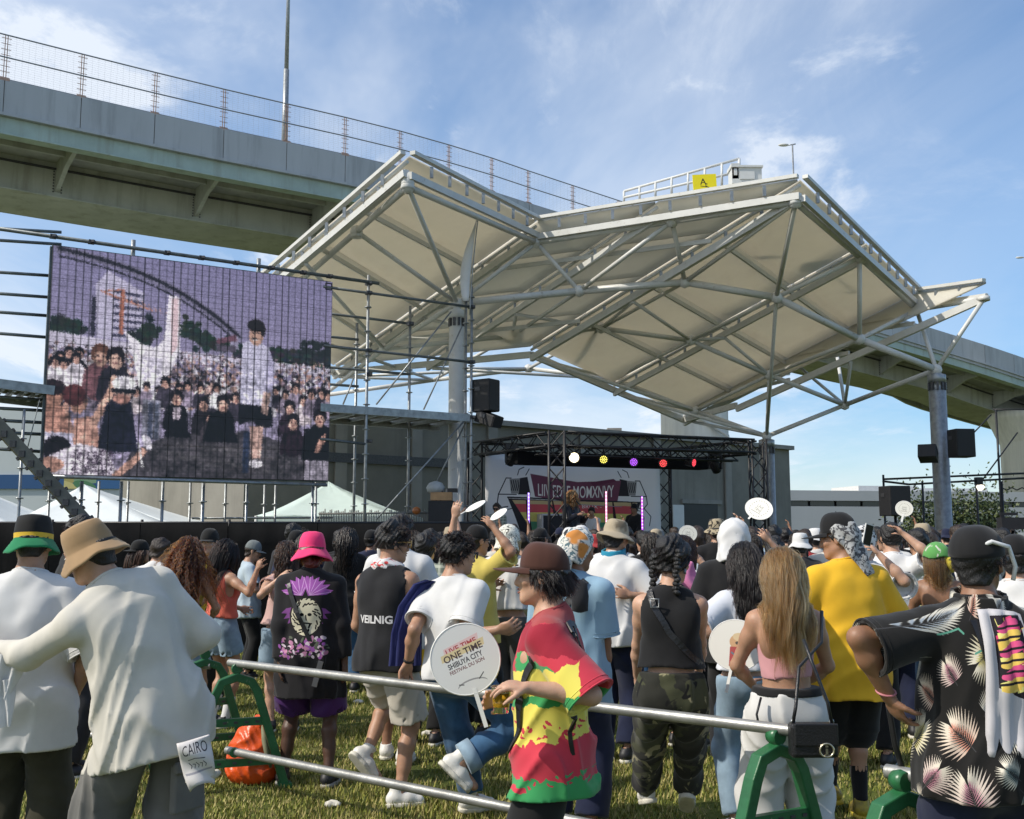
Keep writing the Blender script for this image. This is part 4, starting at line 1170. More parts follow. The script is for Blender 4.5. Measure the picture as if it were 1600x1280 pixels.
 tent('gable_tent','pale aqua white peaked tent roof right of the video screen',400,640,(513,753),806,22.5,3.2,mat('aqua_canvas',(0.55,0.66,0.63),0.6,var=0.05,bump=.3,bscale=2))
 tent('white_marquee','large white marquee under the video screen on the left',-20,300,(130,757),830,23.5,5,M_canvas)
 tent('white_marquee','white marquee roof at the far left edge behind the raking leg',-190,20,(-60,752),835,22.0,5,M_canvas)
 # saplings by the low building
 for (px,y0,y1,lab) in ((1440,782,835,'young thin tree left of the grey canopy column'),(1500,778,835,'young thin tree just right of the grey canopy column'),(1545,776,838,'bushy young tree beside the big pale pier')):
  b_,t = at(px,y1,34),at(px,y0,34)
  root = tag(empty('young_tree',(b_.x,34,0)),lab,'tree')
  tr = MB().path([(0,0,0),(0.05,0,t.z * .5),(0.0,0.02,t.z * 0.95)],[0.05,0.035,0.012],7)
  rr = random.Random(px)
  for k in range(9):
   z = t.z * (0.35 + 0.06 * k); an = rr.random() * 6.28
   tr.path([(0.03,0,z),(math.cos(an) * .4,math.sin(an) * .4,z + 0.35)],[0.015,0.005],5)
  tr.build('trunk',mat('bark',(0.10,0.085,0.06),0.9,var=.3),root)
  n = 2600; Pp = RNG.normal(size=(n,3)) * np.array([0.42,0.4,t.z * 0.2]) + np.array([0,0,t.z * 0.66])
  d1 = RNG.normal(size=(n,3)); d1 /= np.linalg.norm(d1,axis=1)[:,None]; d2 = np.cross(d1,RNG.normal(size=(n,3))); d2 /= np.linalg.norm(d2,axis=1)[:,None]
  V = np.stack([Pp - d1 * 0.065,Pp + d2 * 0.034,Pp + d1 * 0.065,Pp - d2 * 0.034],1).reshape(-1,3)
  link('crown',np_mesh('crown',V,np.arange(n * 4).reshape(n,4),False,mi=(RNG.random(n) * 2).astype(int)),[mat('leaf_dark',(0.035,0.06,0.022),0.6,var=.3),mat('leaf_light',(0.09,0.115,0.035),0.6,var=.3)],root)
build_low_buildings()
# ================================================================== stage
FL,FR,RR,RL = V_((0.86,20.2,0)),V_((5.16,22.0,0)),V_((3.55,24.6,0)),V_((-0.80,22.7,0))
STZ = 0.88
def truss_beam(name,a,b,w,root,m=M_black,up=V_((0,0,1)),seg=0.32,r=0.018):
 a,b = V_(a),V_(b); d = (b - a); l = d.length; d /= l
 s = d.cross(up); s.normalize(); u = s.cross(d)
 mb = MB()
 cs = [(s * i + u * j) * (w / 2) for i,j in ((-1,-1),(1,-1),(1,1),(-1,1))]
 for c in cs: mb.tube(a + c,b + c,r * 1.3,6)
 n = max(2,int(l / seg))
 for k in range(n):
  p,q = a + d * (l * k / n),a + d * (l * (k + 1) / n)
  for f in range(4):
   c0,c1 = cs[f],cs[(f + 1) % 4]
   if k % 2: c0,c1 = c1,c0
   mb.tube(p + c0,q + c1,r * 0.75,4,cap=False)
 return mb.build(name,m,root)
def build_stage():
 root = tag(empty('stage',(2.2,22.3,0)),'black outdoor stage with a black lattice truss frame under the canopy','stage')
 o = V_(root.location)
 poly = [FL + (FL - RR) * .05,FR + (FR - RL) * .05,RR + (RR - FL) * .05,RL + (RL - FR) * .05]
 MB().prism([V_((p.x,p.y,STZ - 0.12)) - o for p in poly],(0,0,0.12)).build('deck',mat('stage_deck',(0.03,0.03,0.032),0.6,var=.3),root)
 MB().prism([V_((p.x,p.y,0.0)) * 1.0 - o for p in [FL,FR,RR,RL]],(0,0,STZ - 0.123)).build('skirt',M_blackcloth,root)
 zt = at(868,686,FL.y).z
 z3 = V_((0,0,zt - 0.0))
 W = 0.30
 for p in (FL,FR,RR,RL):
  truss_beam('truss_column',p - o + V_((0,0,STZ)),p - o + V_((0,0,zt + 0.15)),W,root,up=V_((0,1,0)))
 for a,b in ((FL,FR),(FR,RR),(RR,RL),(RL,FL)):
  d = (b - a).normalized() * 0.17
  truss_beam('truss_beam',a + d - o + z3,b - d - o + z3,0.27,root)
 # drop truss where the lamps hang
 la,lb = FL.lerp(RL,.22),FR.lerp(RR,.22)
 zl = at(940,706,la.lerp(lb,.3).y).z
 truss_beam('truss_beam',la - o + V_((0,0,zl)),lb - o + V_((0,0,zl)),0.2,root)
 MB().prism([p - o + V_((0,0,zt - 0.4)) for p in (FL.lerp(RL,.45),FR.lerp(RR,.45),FR.lerp(RR,.6),FL.lerp(RL,.6))],(0,0,0.25)).build('valance',M_blackcloth,root)
 # side wing cloth
 a = RL + V_((-0.5,-0.3,0))
 MB().box(RL - o + V_((-0.35,0.0,1.75)),(0.55,0.05,1.8)).build('wing_cloth',mat('wing_grey',(0.16,0.17,0.2),.8,var=.15,bump=.6,bscale=3),root)
 return la,lb,zl
LA,LB,ZL = build_stage()
def build_banner():
 W,H = 1100,460
 c = Canvas(W,H,(0.92,0.91,0.90,1))
 mar = (116,66,86); ink = (46,44,48); wht = (232,228,224)
 # boom-box figures left and right of the name
 for sx in (-1,1):
  X = lambda x: x if sx < 0 else W - 20 - x
  c.line([(X(75),250),(X(120),150),(X(150),150)],6,ink); c.line([(X(75),250),(X(180),250)],6,ink)
  c.poly([(X(200),150),(X(250),140),(X(265),250),(X(190),250)],ink)
  c.poly([(X(140),155),(X(205),150),(X(195),245),(X(150),245)],(150,148,146))
  for k in range(4):
   c.line([(X(150 + k * 14),165),(X(158 + k * 12),200),(X(152 + k * 12),225)],6,ink)
  c.line([(X(190),130),(X(200),95),(X(230),80)],5,ink); c.line([(X(240),130),(X(262),90)],5,ink)
  c.line([(X(75),255),(X(70),300),(X(95),330),(X(130),325)],6,ink)
  c.line([(X(60),440),(X(50),380),(X(90),330)],5,ink); c.line([(X(120),345),(X(160),335)],5,ink)
 c.poly([(268,120),(560,165),(838,150),(812,290),(560,300),(292,262)],mar)
 c.poly([(640,165),(790,140),(812,155),(660,190)],(104,50,74))
 def arch(X,Y): return X,Y + 14 * math.cos(X / 190.0)
 c.text('LIIV EDJIE MOMXNVY',552,250,74,wht,480,warp=arch,bold=0.01)
 c.line([(130,268),(960,290)],9,ink)
 c.poly([(140,275),(945,298),(880,460),(255,460)],(70,62,60))
 for (y0,y1,col) in ((285,308,(200,176,130)),(308,358,(204,84,90)),(358,415,(214,200,110)),(415,460,(84,146,110))):
  t0,t1 = (y0 - 275) / 185,(y1 - 275) / 185
  c.poly([(150 + 115 * t0,y0),(945 - 65 * t0,y0 + 6),(945 - 65 * t1,y1 + 6),(150 + 115 * t1,y1)],col)
 for x in (235,400,460,780,900): c.poly([(x,285),(x + 8,285),(x + 40,460),(x + 12,460)],(58,34,42))
 c.poly([(130,272),(150,280),(268,460),(200,460)],ink); c.poly([(945,290),(965,292),(900,460),(870,460)],ink)
 c.text('- BRUX -',640,330,22,wht,150)
 c.line([(560,306),(840,318)],4,(150,140,150))
 img = c.image('banner_print')
 a,b = RL + (RR - RL) * 0.045 + V_((0.03,-0.22,0)),RR - (RR - RL) * 0.03 + V_((0,-0.22,0))
 zt = at(764,708,a.y).z; zb = STZ - 0.003
 n,mrow = 30,16; V = []; F = []
 for i in range(n + 1):
  for j in range(mrow + 1):
   s,t = i / n,j / mrow
   p = a.lerp(b,s); bump_ = 0.03 * math.sin(9 * s + 5 * t) * math.sin(t * 3.0) + 0.012 * math.sin(23 * s - 11 * t)
   V.append((p.x,p.y + bump_,zb + (zt - zb) * t))
 for i in range(n):
  for j in range(mrow):
   k = i * (mrow + 1) + j; F.append((k,k + mrow + 1,k + mrow + 2,k + 1))
 o0 = a.copy(); o0.z = 0
 me = MB().add([V_(v) - o0 for v in V],F,True).mesh('sheet')
 d = b - a
 set_uv(me,lambda p: ((p[:,0] * d.x + p[:,1] * d.y) / d.length_squared,(p[:,2] - 1.80) / (zt - 1.80)))
 root = tag(empty('stage_banner',o0),'white printed cloth with big lettering and red, yellow, green stripes behind the stage','banner')
 sh = link('sheet',me,flat_mat('banner_cloth',img,0.85),root); sm = sh.modifiers.new('thick','SOLIDIFY'); sm.thickness = 0.012; sm.offset = 1
 MB().tube(V_((0,0,zt)),(b - a) + V_((0,0,zt)),0.025,8).build('top_pole',M_black,root)
 for k in range(9):
  p = (b - a) * (k / 8) + V_((0,0,zt))
  MB().tube(p + V_((0,0.02,0.18)),p,0.01,4).build('tie',M_black,root)
build_banner()
def led_lens_mat(name,col,s): return mat(name,(0.02,0.02,0.02),0.3,var=0,emit=col,estr=s)
def build_lamps():
 P_ = [(897,715,'large warm white stage lamp shining at the crowd',(1.0,0.86,0.55),11,0),
          (943,718,'stage lamp with glowing yellow diodes',(1.0,0.88,0.15),5,0),
          (990,722,'stage lamp with glowing purple diodes',(0.45,0.08,1.0),5,0),
          (1036,724,'stage lamp with glowing red diodes facing forward',(1.0,0.06,0.09),5,0),
          (1083,723,'stage lamp with red diodes turned towards the right',(1.0,0.06,0.09),4,0.9)]
 for (px,py,lab,col,st,rz) in P_:
  u = (px - 800) / FPX
  t = (u * LA.y - LA.x) / ((LB.x - LA.x) - u * (LB.y - LA.y))
  c = at(px,py,LA.y + (LB.y - LA.y) * t - 0.12)
  root = tag(empty('par_lamp',c),lab,'stage lamp','row of stage lamps'); root.scale = (.85,.85,.85) if st > 10 else (.72,.72,.72)
  root.rotation_euler = (0.15,0,rz)
  Mx = MR(math.pi / 2,3,'X')
  MB().lathe([(0.05,-0.26),(0.11,-0.22),(0.135,0.0),(0.145,0.03),(0.125,0.03),(0.12,0.0)],20,(0,0,0),Mx,close=True).build('housing',M_black,root)
  MB().path([(-0.15,0.08,0),(-0.15,0.08,0.2),(0.15,0.08,0.2),(0.15,0.08,0)],0.012,6).tube((0,0.08,0.2),(0,0.08,0.34),0.02,6).build('yoke',M_black,root)
  ds = MB()
  for (rr,n) in ((0,1),(0.045,6),(0.09,12)):
   for k in range(n):
    an = 2 * math.pi * k / max(n,1)
    ds.lathe([(0.0,0.014),(0.012,0.011),(0.0165,0.0)],8,(rr * math.cos(an),-0.03,rr * math.sin(an)),Mx)
  ds.build('diodes',led_lens_mat('diode_' + lab.split()[4] + lab[:5],col,1.7 if st < 10 else 8),root)
  MB().lathe([(0.0,0.0),(0.11,0.0)],20,(0,-0.026,0),Mx).build('reflector',led_lens_mat('glow_' + lab[:24],col,st * .5 if st > 10 else .04),root)
 for (px,py,lab) in ((800,714,'black moving head lamp at the left end of the stage truss'),(1118,726,'black moving head lamp at the right end of the lamp row')):
  c = at(px,py,21.6 if px < 900 else 22.6)
  root = tag(empty('moving_head_lamp',c),lab,'stage lamp','moving head lamps')
  MB().box((0,0.05,0.22),(0.26,0.2,0.1)).build('base',M_black,root)
  MB().box((-0.13,0.05,0.05),(0.04,0.12,0.3)).box((0.13,0.05,0.05),(0.04,0.12,0.3)).build('yoke',M_black,root)
  MB().lathe([(0.03,0.2),(0.09,0.16),(0.11,0.0),(0.10,-0.14),(0.07,-0.16)],16,(0,0.04,-0.03),MR(0.6 if px < 900 else -0.5,3,'Y') @ MR(0.7,3,'X'),close=True).build('head',M_spk,root)
  MB().tube((0,0.05,0.26),(0,0.05,0.42),0.02,6).build('clamp',M_clampm,root)
 # glowing tubes
 for (px,y0,y1,Y,col,lab) in ((826,770,842,20.6,(0.42,0.22,1.0),'upright violet light tube at the left of the stage'),(947,768,822,21.6,(1.0,0.35,0.55),'upright pink light tube in the middle of the stage'),(1003,776,822,22.0,(0.55,0.1,1.0),'upright purple light tube at the right of the stage')):
  t,b = at(px,y0,Y),at(px,y1,Y)
  root = tag(empty('light_tube',(t.x,Y,STZ)),lab,'light tube','upright light tubes')
  h = t.z - STZ; z0 = 0.08
  MB().tube((0,0,z0),(0,0,h),0.017,8).build('tube',led_lens_mat('tube_' + lab.split()[1],col,1.5),root)
  MB().beam((0,0.035,0),(0,0.035,h),0.05,0.03,(0,1,0)).lathe([(0.12,0),(0.12,0.03),(0.03,0.05)],12,close=True).build('stand',M_black,root)
  ds = MB()
  for k in range(22): ds.box((0,-0.018,z0 + 0.02 + k * (h - z0 - .04) / 21),(0.02,0.01,0.025))
  ds.build('diodes',led_lens_mat('tubedot_' + lab.split()[1],tuple(min(1,x * 0.5 + 0.5) for x in col),2.2),root)
build_lamps()
def build_backline():
 # cymbal / keyboard gear at the left of the stage,seen over the crowd
 c = at(690,790,21.0)
 root = tag(empty('equipment_rack',(c.x,c.y,STZ)),'wooden topped equipment rack with a covered machine left of the stage','equipment rack')
 wood = mat('pine_board',(0.42,0.25,0.12),0.7,var=.2,vscale=9)
 z = at(690,776,21).z - STZ
 MB().box((0,0,z),(0.42,0.35,0.16)).build('box',wood,root)
 MB().box((0,0,z * 0.5 - 0.04),(0.5,0.4,z - 0.1)).build('cabinet',M_spk,root)
 MB().lathe([(0.02,0.17),(0.12,0.13),(0.17,0.04),(0.15,-0.05),(0.08,-0.08)],14,(-0.12,-0.02,z + 0.14),Matrix.Diagonal((1.1,1,1)),close=True).build('cover',mat('grey_cover',(.4,.42,.42),.6,var=.2,bump=.5,bscale=8),root)
 MB().box((0.22,-0.05,z + 0.12),(0.2,0.16,0.08)).build('mixer',M_black,root)
 MB().tube((-0.3,0,0),(0.02,-0.1,z + 0.1),0.02,6).tube((-0.1,-0.1,0),(-0.1,-0.1,z),0.015,6).build('stand',M_black,root)
 MB().lathe([(0.01,0.08),(0.07,0.05),(0.09,0),(0.07,-0.05),(0.01,-0.08)],12,(-0.5,0,z - 0.28),close=True).build('drum',mat('orange_drum',(.42,.14,.04),.4,var=.2),root)
 # riser the stage wing stands on
 w = at(640,806,21.2); 
 o = MB().box((0,0,0.44),(2.4,1.6,0.88)).box((0,-0.2,0.9),(2.44,2.0,0.05)).build('stage_riser',M_blackcloth,None,V_((-1.95,21.3,0)))
 tag(o,'low black side platform left of the stage carrying equipment','platform')
 # DJ table
 d = at(925,815,22.6)
 root = tag(empty('dj_table',(d.x,22.6,STZ)),'black DJ table with decks on the stage','table')
 MB().box((0,0,0.82),(1.5,0.55,0.05)).build('top',M_black,root)
 MB().box((0,-0.26,0.4),(1.5,0.02,0.78)).build('front_cloth',M_blackcloth,root)
 for sx in (-1,1):
  MB().box((sx * 0.42,0,0.88),(0.36,0.36,0.07)).lathe([(0.15,0),(0.15,0.015),(0.02,0.02)],20,(sx * 0.42,0,0.916)).build('deck_player',M_spk,root)
  for sy in (-1,1): MB().tube((sx * 0.7,sy * 0.22,0),(sx * 0.7,sy * 0.22,0.8),0.02,6).build('leg',M_black,root)
 # big white speaker stack behind the performer
 s = at(862,800,22.9)
 o = build_speaker('stage_monitor',V_((s.x - 0.02,23.0,STZ + 0.62)),(0.55,0.5,1.24),0.3,'tall pale grey speaker cabinet half hidden behind the front truss column')
 for ch in o.children:
  if ch.name.startswith('cabinet'): ch.data.materials[0] = mat('pale_cabinet',(0.5,0.5,0.52),0.6,var=.1)
 # thin truss and poles at the right
 root = tag(empty('light_rig',at(1470,760,24)),'thin black lighting rig with two long rails right of the grey column','lighting rig'); o0 = V_(root.location)
 yr = 27
 pts = lambda x,y: at(x,y,yr) - o0
 for (xa,ya,xb,yb) in ((1379,749,1640,738),(1379,752,1420,757),(1420,757,1640,745)): MB().tube(pts(xa,ya),pts(xb,yb),0.03,6).build('rail',M_black,root)
 for (x,y) in ((1380,742),(1441,752),(1525,748),(1556,640),(1565,752)):
  p = pts(x,y); MB().tube(V_((p.x,p.y,-o0.z)),p,0.028,6).build('pole',M_black,root)
 for (xa,ya,xb,yb) in ((1549,648,1518,680),(1590,676,1530,757),(1552,640,1640,640)): MB().tube(pts(xa,ya),pts(xb,yb),0.02,5).build('guy_wire',M_black,root)
 for k in range(9): MB().tube(pts(1565 + k * 8,762 + (k % 2) * 4),pts(1573 + k * 8,762 + ((k + 1) % 2) * 4),0.015,4).build('lattice',M_black,root)
 MB().lathe([(0.02,0.1),(0.09,0.05),(0.11,0),(0.09,-0.05),(0.02,-0.1)],14,pts(1531,761)).build('bulb',led_lens_mat('rig_bulb',(1,.9,.75),1.6),root)
 MB().box(pts(1529,752),(0.16,0.16,0.2)).build('lamp_housing',M_black,root)
build_backline()
# ================================================================== pipe barricade in the foreground
M_gsteel = mat('green_enamel',(0.022,0.13,0.048),0.35,var=0.3,vscale=9,bump=0.12,bscale=25)
spots(M_gsteel,(0.16,0.22,0.15),26,0.70,0.74,3)
M_pipe = mat('worn_steel_pipe',(0.36,0.36,0.34),0.42,0.6,var=0.35,vscale=5,bump=0.12,bscale=40,detail=8)
RA,RB = V_((-1.90,7.22,0.80)),V_((1.25,4.74,0.80))
RD = (RB - RA).normalized()
RN = V_((-RD.y,RD.x,0))
def build_stand(c,lab,ang=0.0,w=0.33,h=0.80):
 root = tag(empty('barricade_stand',(c[0],c[1],0)),lab,'barrier stand','green barricade stands')
 pts = []
 n = 14
 for k in range(n + 1):
  t = k / n
  if t < 0.36: s = t / 0.36; p = (-w * (1 - s) - 0.135 * s,0.02 + (h - 0.2) * s)
  elif t > 0.64: s = (t - 0.64) / 0.36; p = (0.135 * (1 - s) + w * s,(h - 0.18) * (1 - s) + 0.02)
  else:
   a = math.pi * (1 - (t - 0.36) / 0.28); p = (0.135 * math.cos(a),h - 0.18 + 0.115 * math.sin(a))
  pts.append(p)
 # channel-section hoop
 V = []; F = []
 bw,bt = 0.055,0.028
 for i,(x,z) in enumerate(pts):
  x0,z0 = pts[max(i - 1,0)]; x1,z1 = pts[min(i + 1,n)]
  d = V_((x1 - x0,0,z1 - z0)).normalized(); nn = V_((-d.z,0,d.x))
  for (a,b) in ((-bt,-bw),(bt,-bw),(bt,bw),(-bt,bw)): V.append(V_((x,0,z)) + nn * a + V_((0,b * 0.6,0)))
 for i in range(n):
  for j in range(4): F.append((i * 4 + j,i * 4 + (j + 1) % 4,(i + 1) * 4 + (j + 1) % 4,(i + 1) * 4 + j))
 F += [(3,2,1,0),tuple(n * 4 + j for j in range(4))]
 hp = MB().add(V,F).build('hoop',M_gsteel,root); bv = hp.modifiers.new('edge','BEVEL'); bv.width = 0.006; bv.segments = 2
 for z,ww in ((0.44,0.20),(0.18,0.285)):
  MB().beam((-ww,0,z),(ww,0,z),0.035,0.05).build('crossbar',M_gsteel,root)
  for k in range(5): MB().box((-ww * .7 + k * ww * .35,-0.019,z),(0.025,0.006,0.014)).build('slot',M_clampm,root)
 MB().lathe([(0.035,-0.03),(0.04,0),(0.035,0.03)],12,(0,0,h - 0.01),MR(math.pi / 2,3,'X'),close=True).box((0,0,h - 0.06),(0.035,0.05,0.06)).build('saddle',M_gsteel,root)
 MB().lathe([(0.03,-0.03),(0.035,0),(0.03,0.03)],12,(0,0,0.245),MR(math.pi / 2,3,'X'),close=True).build('saddle',M_gsteel,root)
 for sx in (-1,1): MB().box((sx * w,0,0.015),(0.09,0.09,0.03)).build('foot',M_gsteel,root)
 root.rotation_euler = (0,0,ang)
 return root
def rail(a,b,lab,r=0.0265):
 a,b = V_(a),V_(b)
 o = MB()
 d = (b - a)
 o.path([V_((0,0,0)),d],r,16,cap=False)
 # open tube end: inner wall
 dn = d.normalized()
 o.path([d,d - dn * 0.12],r * 0.86,16,cap=True); o.path([V_((0,0,0)) + dn * 0.12,V_((0,0,0))],r * 0.86,16,cap=True)
 ob = o.build('barrier_pipe',M_pipe,None,a)
 tag(ob,lab,'pipe','barricade pipes')
 return ob
build_stand((RA.x + RD.x * .08,RA.y + RD.y * .08),'green hoop stand in front of the orange bag',0.35)
build_stand((RB.x - RD.x * .1,RB.y - RD.y * .1),'green hoop stand holding the pipe end in front of the woman in pink',0.5)
s2 = at(320,1044,8.0); build_stand((s2.x,s2.y),'green hoop stand half hidden behind the stand with the orange bag',0.45)
s4 = at(1408,1215,3.95); build_stand((s4.x,s4.y),'green hoop stand in the bottom right corner under the floral shirt',0.4)
up = V_((0,0,0.022))
rail(RA + up,RB + up,'long upper steel pipe the man in the black tank top leans on')
la = at(372,1178,7.22); lb_ = at(800,1275,5.62)
lz = 0.25
rail(V_((RA.x,RA.y,lz)),V_((RB.x,RB.y,lz)),'lower steel pipe running through the foot of the same stands')
q = at(1386,1205,4.02); q2 = at(1700,1262,3.45)
rail(q,q2,'upper steel pipe behind the floral shirt in the bottom right corner')
q = at(330,1040,8.0); q2 = at(-150,1050,8.6)
rail(q,q2,'upper steel pipe mostly hidden behind the two men in white shirts')
q = at(330,1180,8.0); q2 = at(-150,1098,9.2)
rail(q,q2,'lower steel pipe showing between the two men in white shirts')
# ================================================================== people: smooth bodies and clothes grown as one surface each
f32 = np.float32
def va(p): return np.array([p[0],p[1],p[2]],f32)
def smin(a,b,k):
 h = np.clip(0.5 + 0.5 * (b - a) / k,0,1)
 return b + (a - b) * h - k * h * (1 - h)
def smax(a,b,k): return -smin(-a,-b,k)
def s_cap(P,a,b,ra,rb):
 a,b = va(a),va(b); ba = b - a
 pa = P - a
 h = np.clip(pa @ ba / max(float(ba @ ba),1e-9),0,1)
 return np.sqrt(((pa - h[:,None] * ba) ** 2).sum(1)) - (ra + (rb - ra) * h)
def s_ell(P,c,r,R=None):
 q = P - va(c)
 if R is not None: q = q @ R
 r = np.array(r,f32)
 k0 = np.sqrt(((q / r) ** 2).sum(1)); k1 = np.sqrt(((q / (r * r)) ** 2).sum(1))
 return k0 * (k0 - 1) / np.maximum(k1,1e-6)
def s_econe(P,a,b,wa,da,wb,db,xdir):
 """elliptic cone between a and b,not capped; returns side distance and axial parameter"""
 a,b = va(a),va(b); ax = b - a; L_ = float(np.linalg.norm(ax)); ax = ax / L_
 x = va(xdir); x = x - ax * float(x @ ax); x /= np.linalg.norm(x); y = np.cross(ax,x)
 q = P - a
 t = q @ ax / L_
 tc = np.clip(t,0,1)
 w = wa + (wb - wa) * tc; d = da + (db - da) * tc
 k = np.sqrt((q @ x / w) ** 2 + (q @ y / d) ** 2)
 return (k - 1) * np.minimum(w,d),t,L_
def surfnet(f,lo,hi,h,c=5,margin=0.02):
 lo = np.array(lo,f32); hi = np.array(hi,f32)
 nb = np.ceil((hi - lo) / (h * c)).astype(int) + 1
 cs = h * c
 gi = np.stack(np.meshgrid(*[np.arange(k) for k in nb],indexing='ij'),-1).reshape(-1,3)
 cen = lo + (gi + 0.5) * cs - 0.5 * h
 dc = f(cen.astype(f32))
 act = np.abs(dc) < cs * 0.87 * 1.35 + margin
 n = nb * c
 fld = np.repeat(np.repeat(np.repeat(np.where(dc < 0,-1.0,1.0).astype(f32).reshape(nb),c,0),c,1),c,2)
 bi = gi[act]
 off = np.stack(np.meshgrid(*[np.arange(c)] * 3,indexing='ij'),-1).reshape(-1,3)
 idx = (bi[:,None,:] * c + off[None]).reshape(-1,3)
 vals = np.empty(len(idx),f32)
 for s in range(0,len(idx),200000):
  vals[s:s + 200000] = f((lo + idx[s:s + 200000] * h).astype(f32))
 fld[idx[:,0],idx[:,1],idx[:,2]] = vals
 s = (fld < 0).astype(np.int8)
 cnt = s[:-1,:-1,:-1].copy()
 for dx in (0,1):
  for dy in (0,1):
   for dz in (0,1):
    if dx or dy or dz: cnt += s[dx:n[0] - 1 + dx,dy:n[1] - 1 + dy,dz:n[2] - 1 + dz]
 cell = np.argwhere((cnt > 0) & (cnt < 8))
 if len(cell) == 0: return np.zeros((0,3),f32),np.zeros((0,4),np.int32)
 I,J,K = cell.T
 cv = np.stack([fld[I + dx,J + dy,K + dz] for dx in (0,1) for dy in (0,1) for dz in (0,1)],1)
 co = np.array([(dx,dy,dz) for dx in (0,1) for dy in (0,1) for dz in (0,1)],f32)
 acc = np.zeros((len(cell),3),f32); num = np.zeros(len(cell),f32)
 for a in range(8):
  for b in range(a + 1,8):
   if np.abs(co[a] - co[b]).sum() != 1: continue
   va_,vb_ = cv[:,a],cv[:,b]
   m = (va_ < 0) != (vb_ < 0)
   t = np.where(m,va_ / np.where(m,va_ - vb_,1),0)[:,None]
   acc += np.where(m[:,None],co[a] + t * (co[b] - co[a]),0); num += m
 V = lo + (cell + acc / num[:,None]) * h
 ids = np.full(n - 1,-1,np.int32); ids[I,J,K] = np.arange(len(cell))
 Q = []
 for ax in range(3):
  sl0 = [slice(1,n[k] - 1) for k in range(3)]; sl1 = list(sl0)
  sl0[ax] = slice(0,n[ax] - 1); sl1[ax] = slice(1,n[ax])
  a = s[tuple(sl0)]; b = s[tuple(sl1)]
  e = np.argwhere(a != b)
  if len(e) == 0: continue
  p = e + np.array([0 if k == ax else 1 for k in range(3)])
  sg = a[tuple(e.T)] > b[tuple(e.T)]
  u,w = [(1,2),(2,0),(0,1)][ax]
  d1 = np.zeros(3,int); d1[u] = 1; d2 = np.zeros(3,int); d2[w] = 1
  g = lambda q: ids[tuple(q.T)]
  q4 = np.stack([g(p - d1 - d2),g(p - d2),g(p),g(p - d1)],1)
  q4[~sg] = q4[~sg][:,::-1]
  Q.append(q4)
 Q = np.concatenate(Q)
 Q = Q[(Q >= 0).all(1)]
 return V.astype(f32),Q.astype(np.int32)
def rotm(yaw=0,pitch=0,roll=0):
 """yaw about z,then pitch about x (positive leans forward = towards +y),then roll about y (positive leans to the right)"""
 M = MR(yaw,3,'Z') @ MR(-pitch,3,'X') @ MR(roll,3,'Y')
 return M
def npm(M): return np.array([[M[i][j] for j in range(3)] for i in range(3)],f32)
def ik(a,t,l1,l2,pole):
 d = t - a; L_ = d.length
 L_ = min(max(L_,abs(l1 - l2) + 1e-3),(l1 + l2) * 0.999)
 dn = d.normalized(); t = a + dn * L_
 x = (l1 * l1 - l2 * l2 + L_ * L_) / (2 * L_)
 hh = math.sqrt(max(l1 * l1 - x * x,0))
 p = pole - dn * pole.dot(dn)
 if p.length < 1e-4: p = V_((0,1,0)) - dn * dn.y
 return a + dn * x + p.normalized() * hh,t
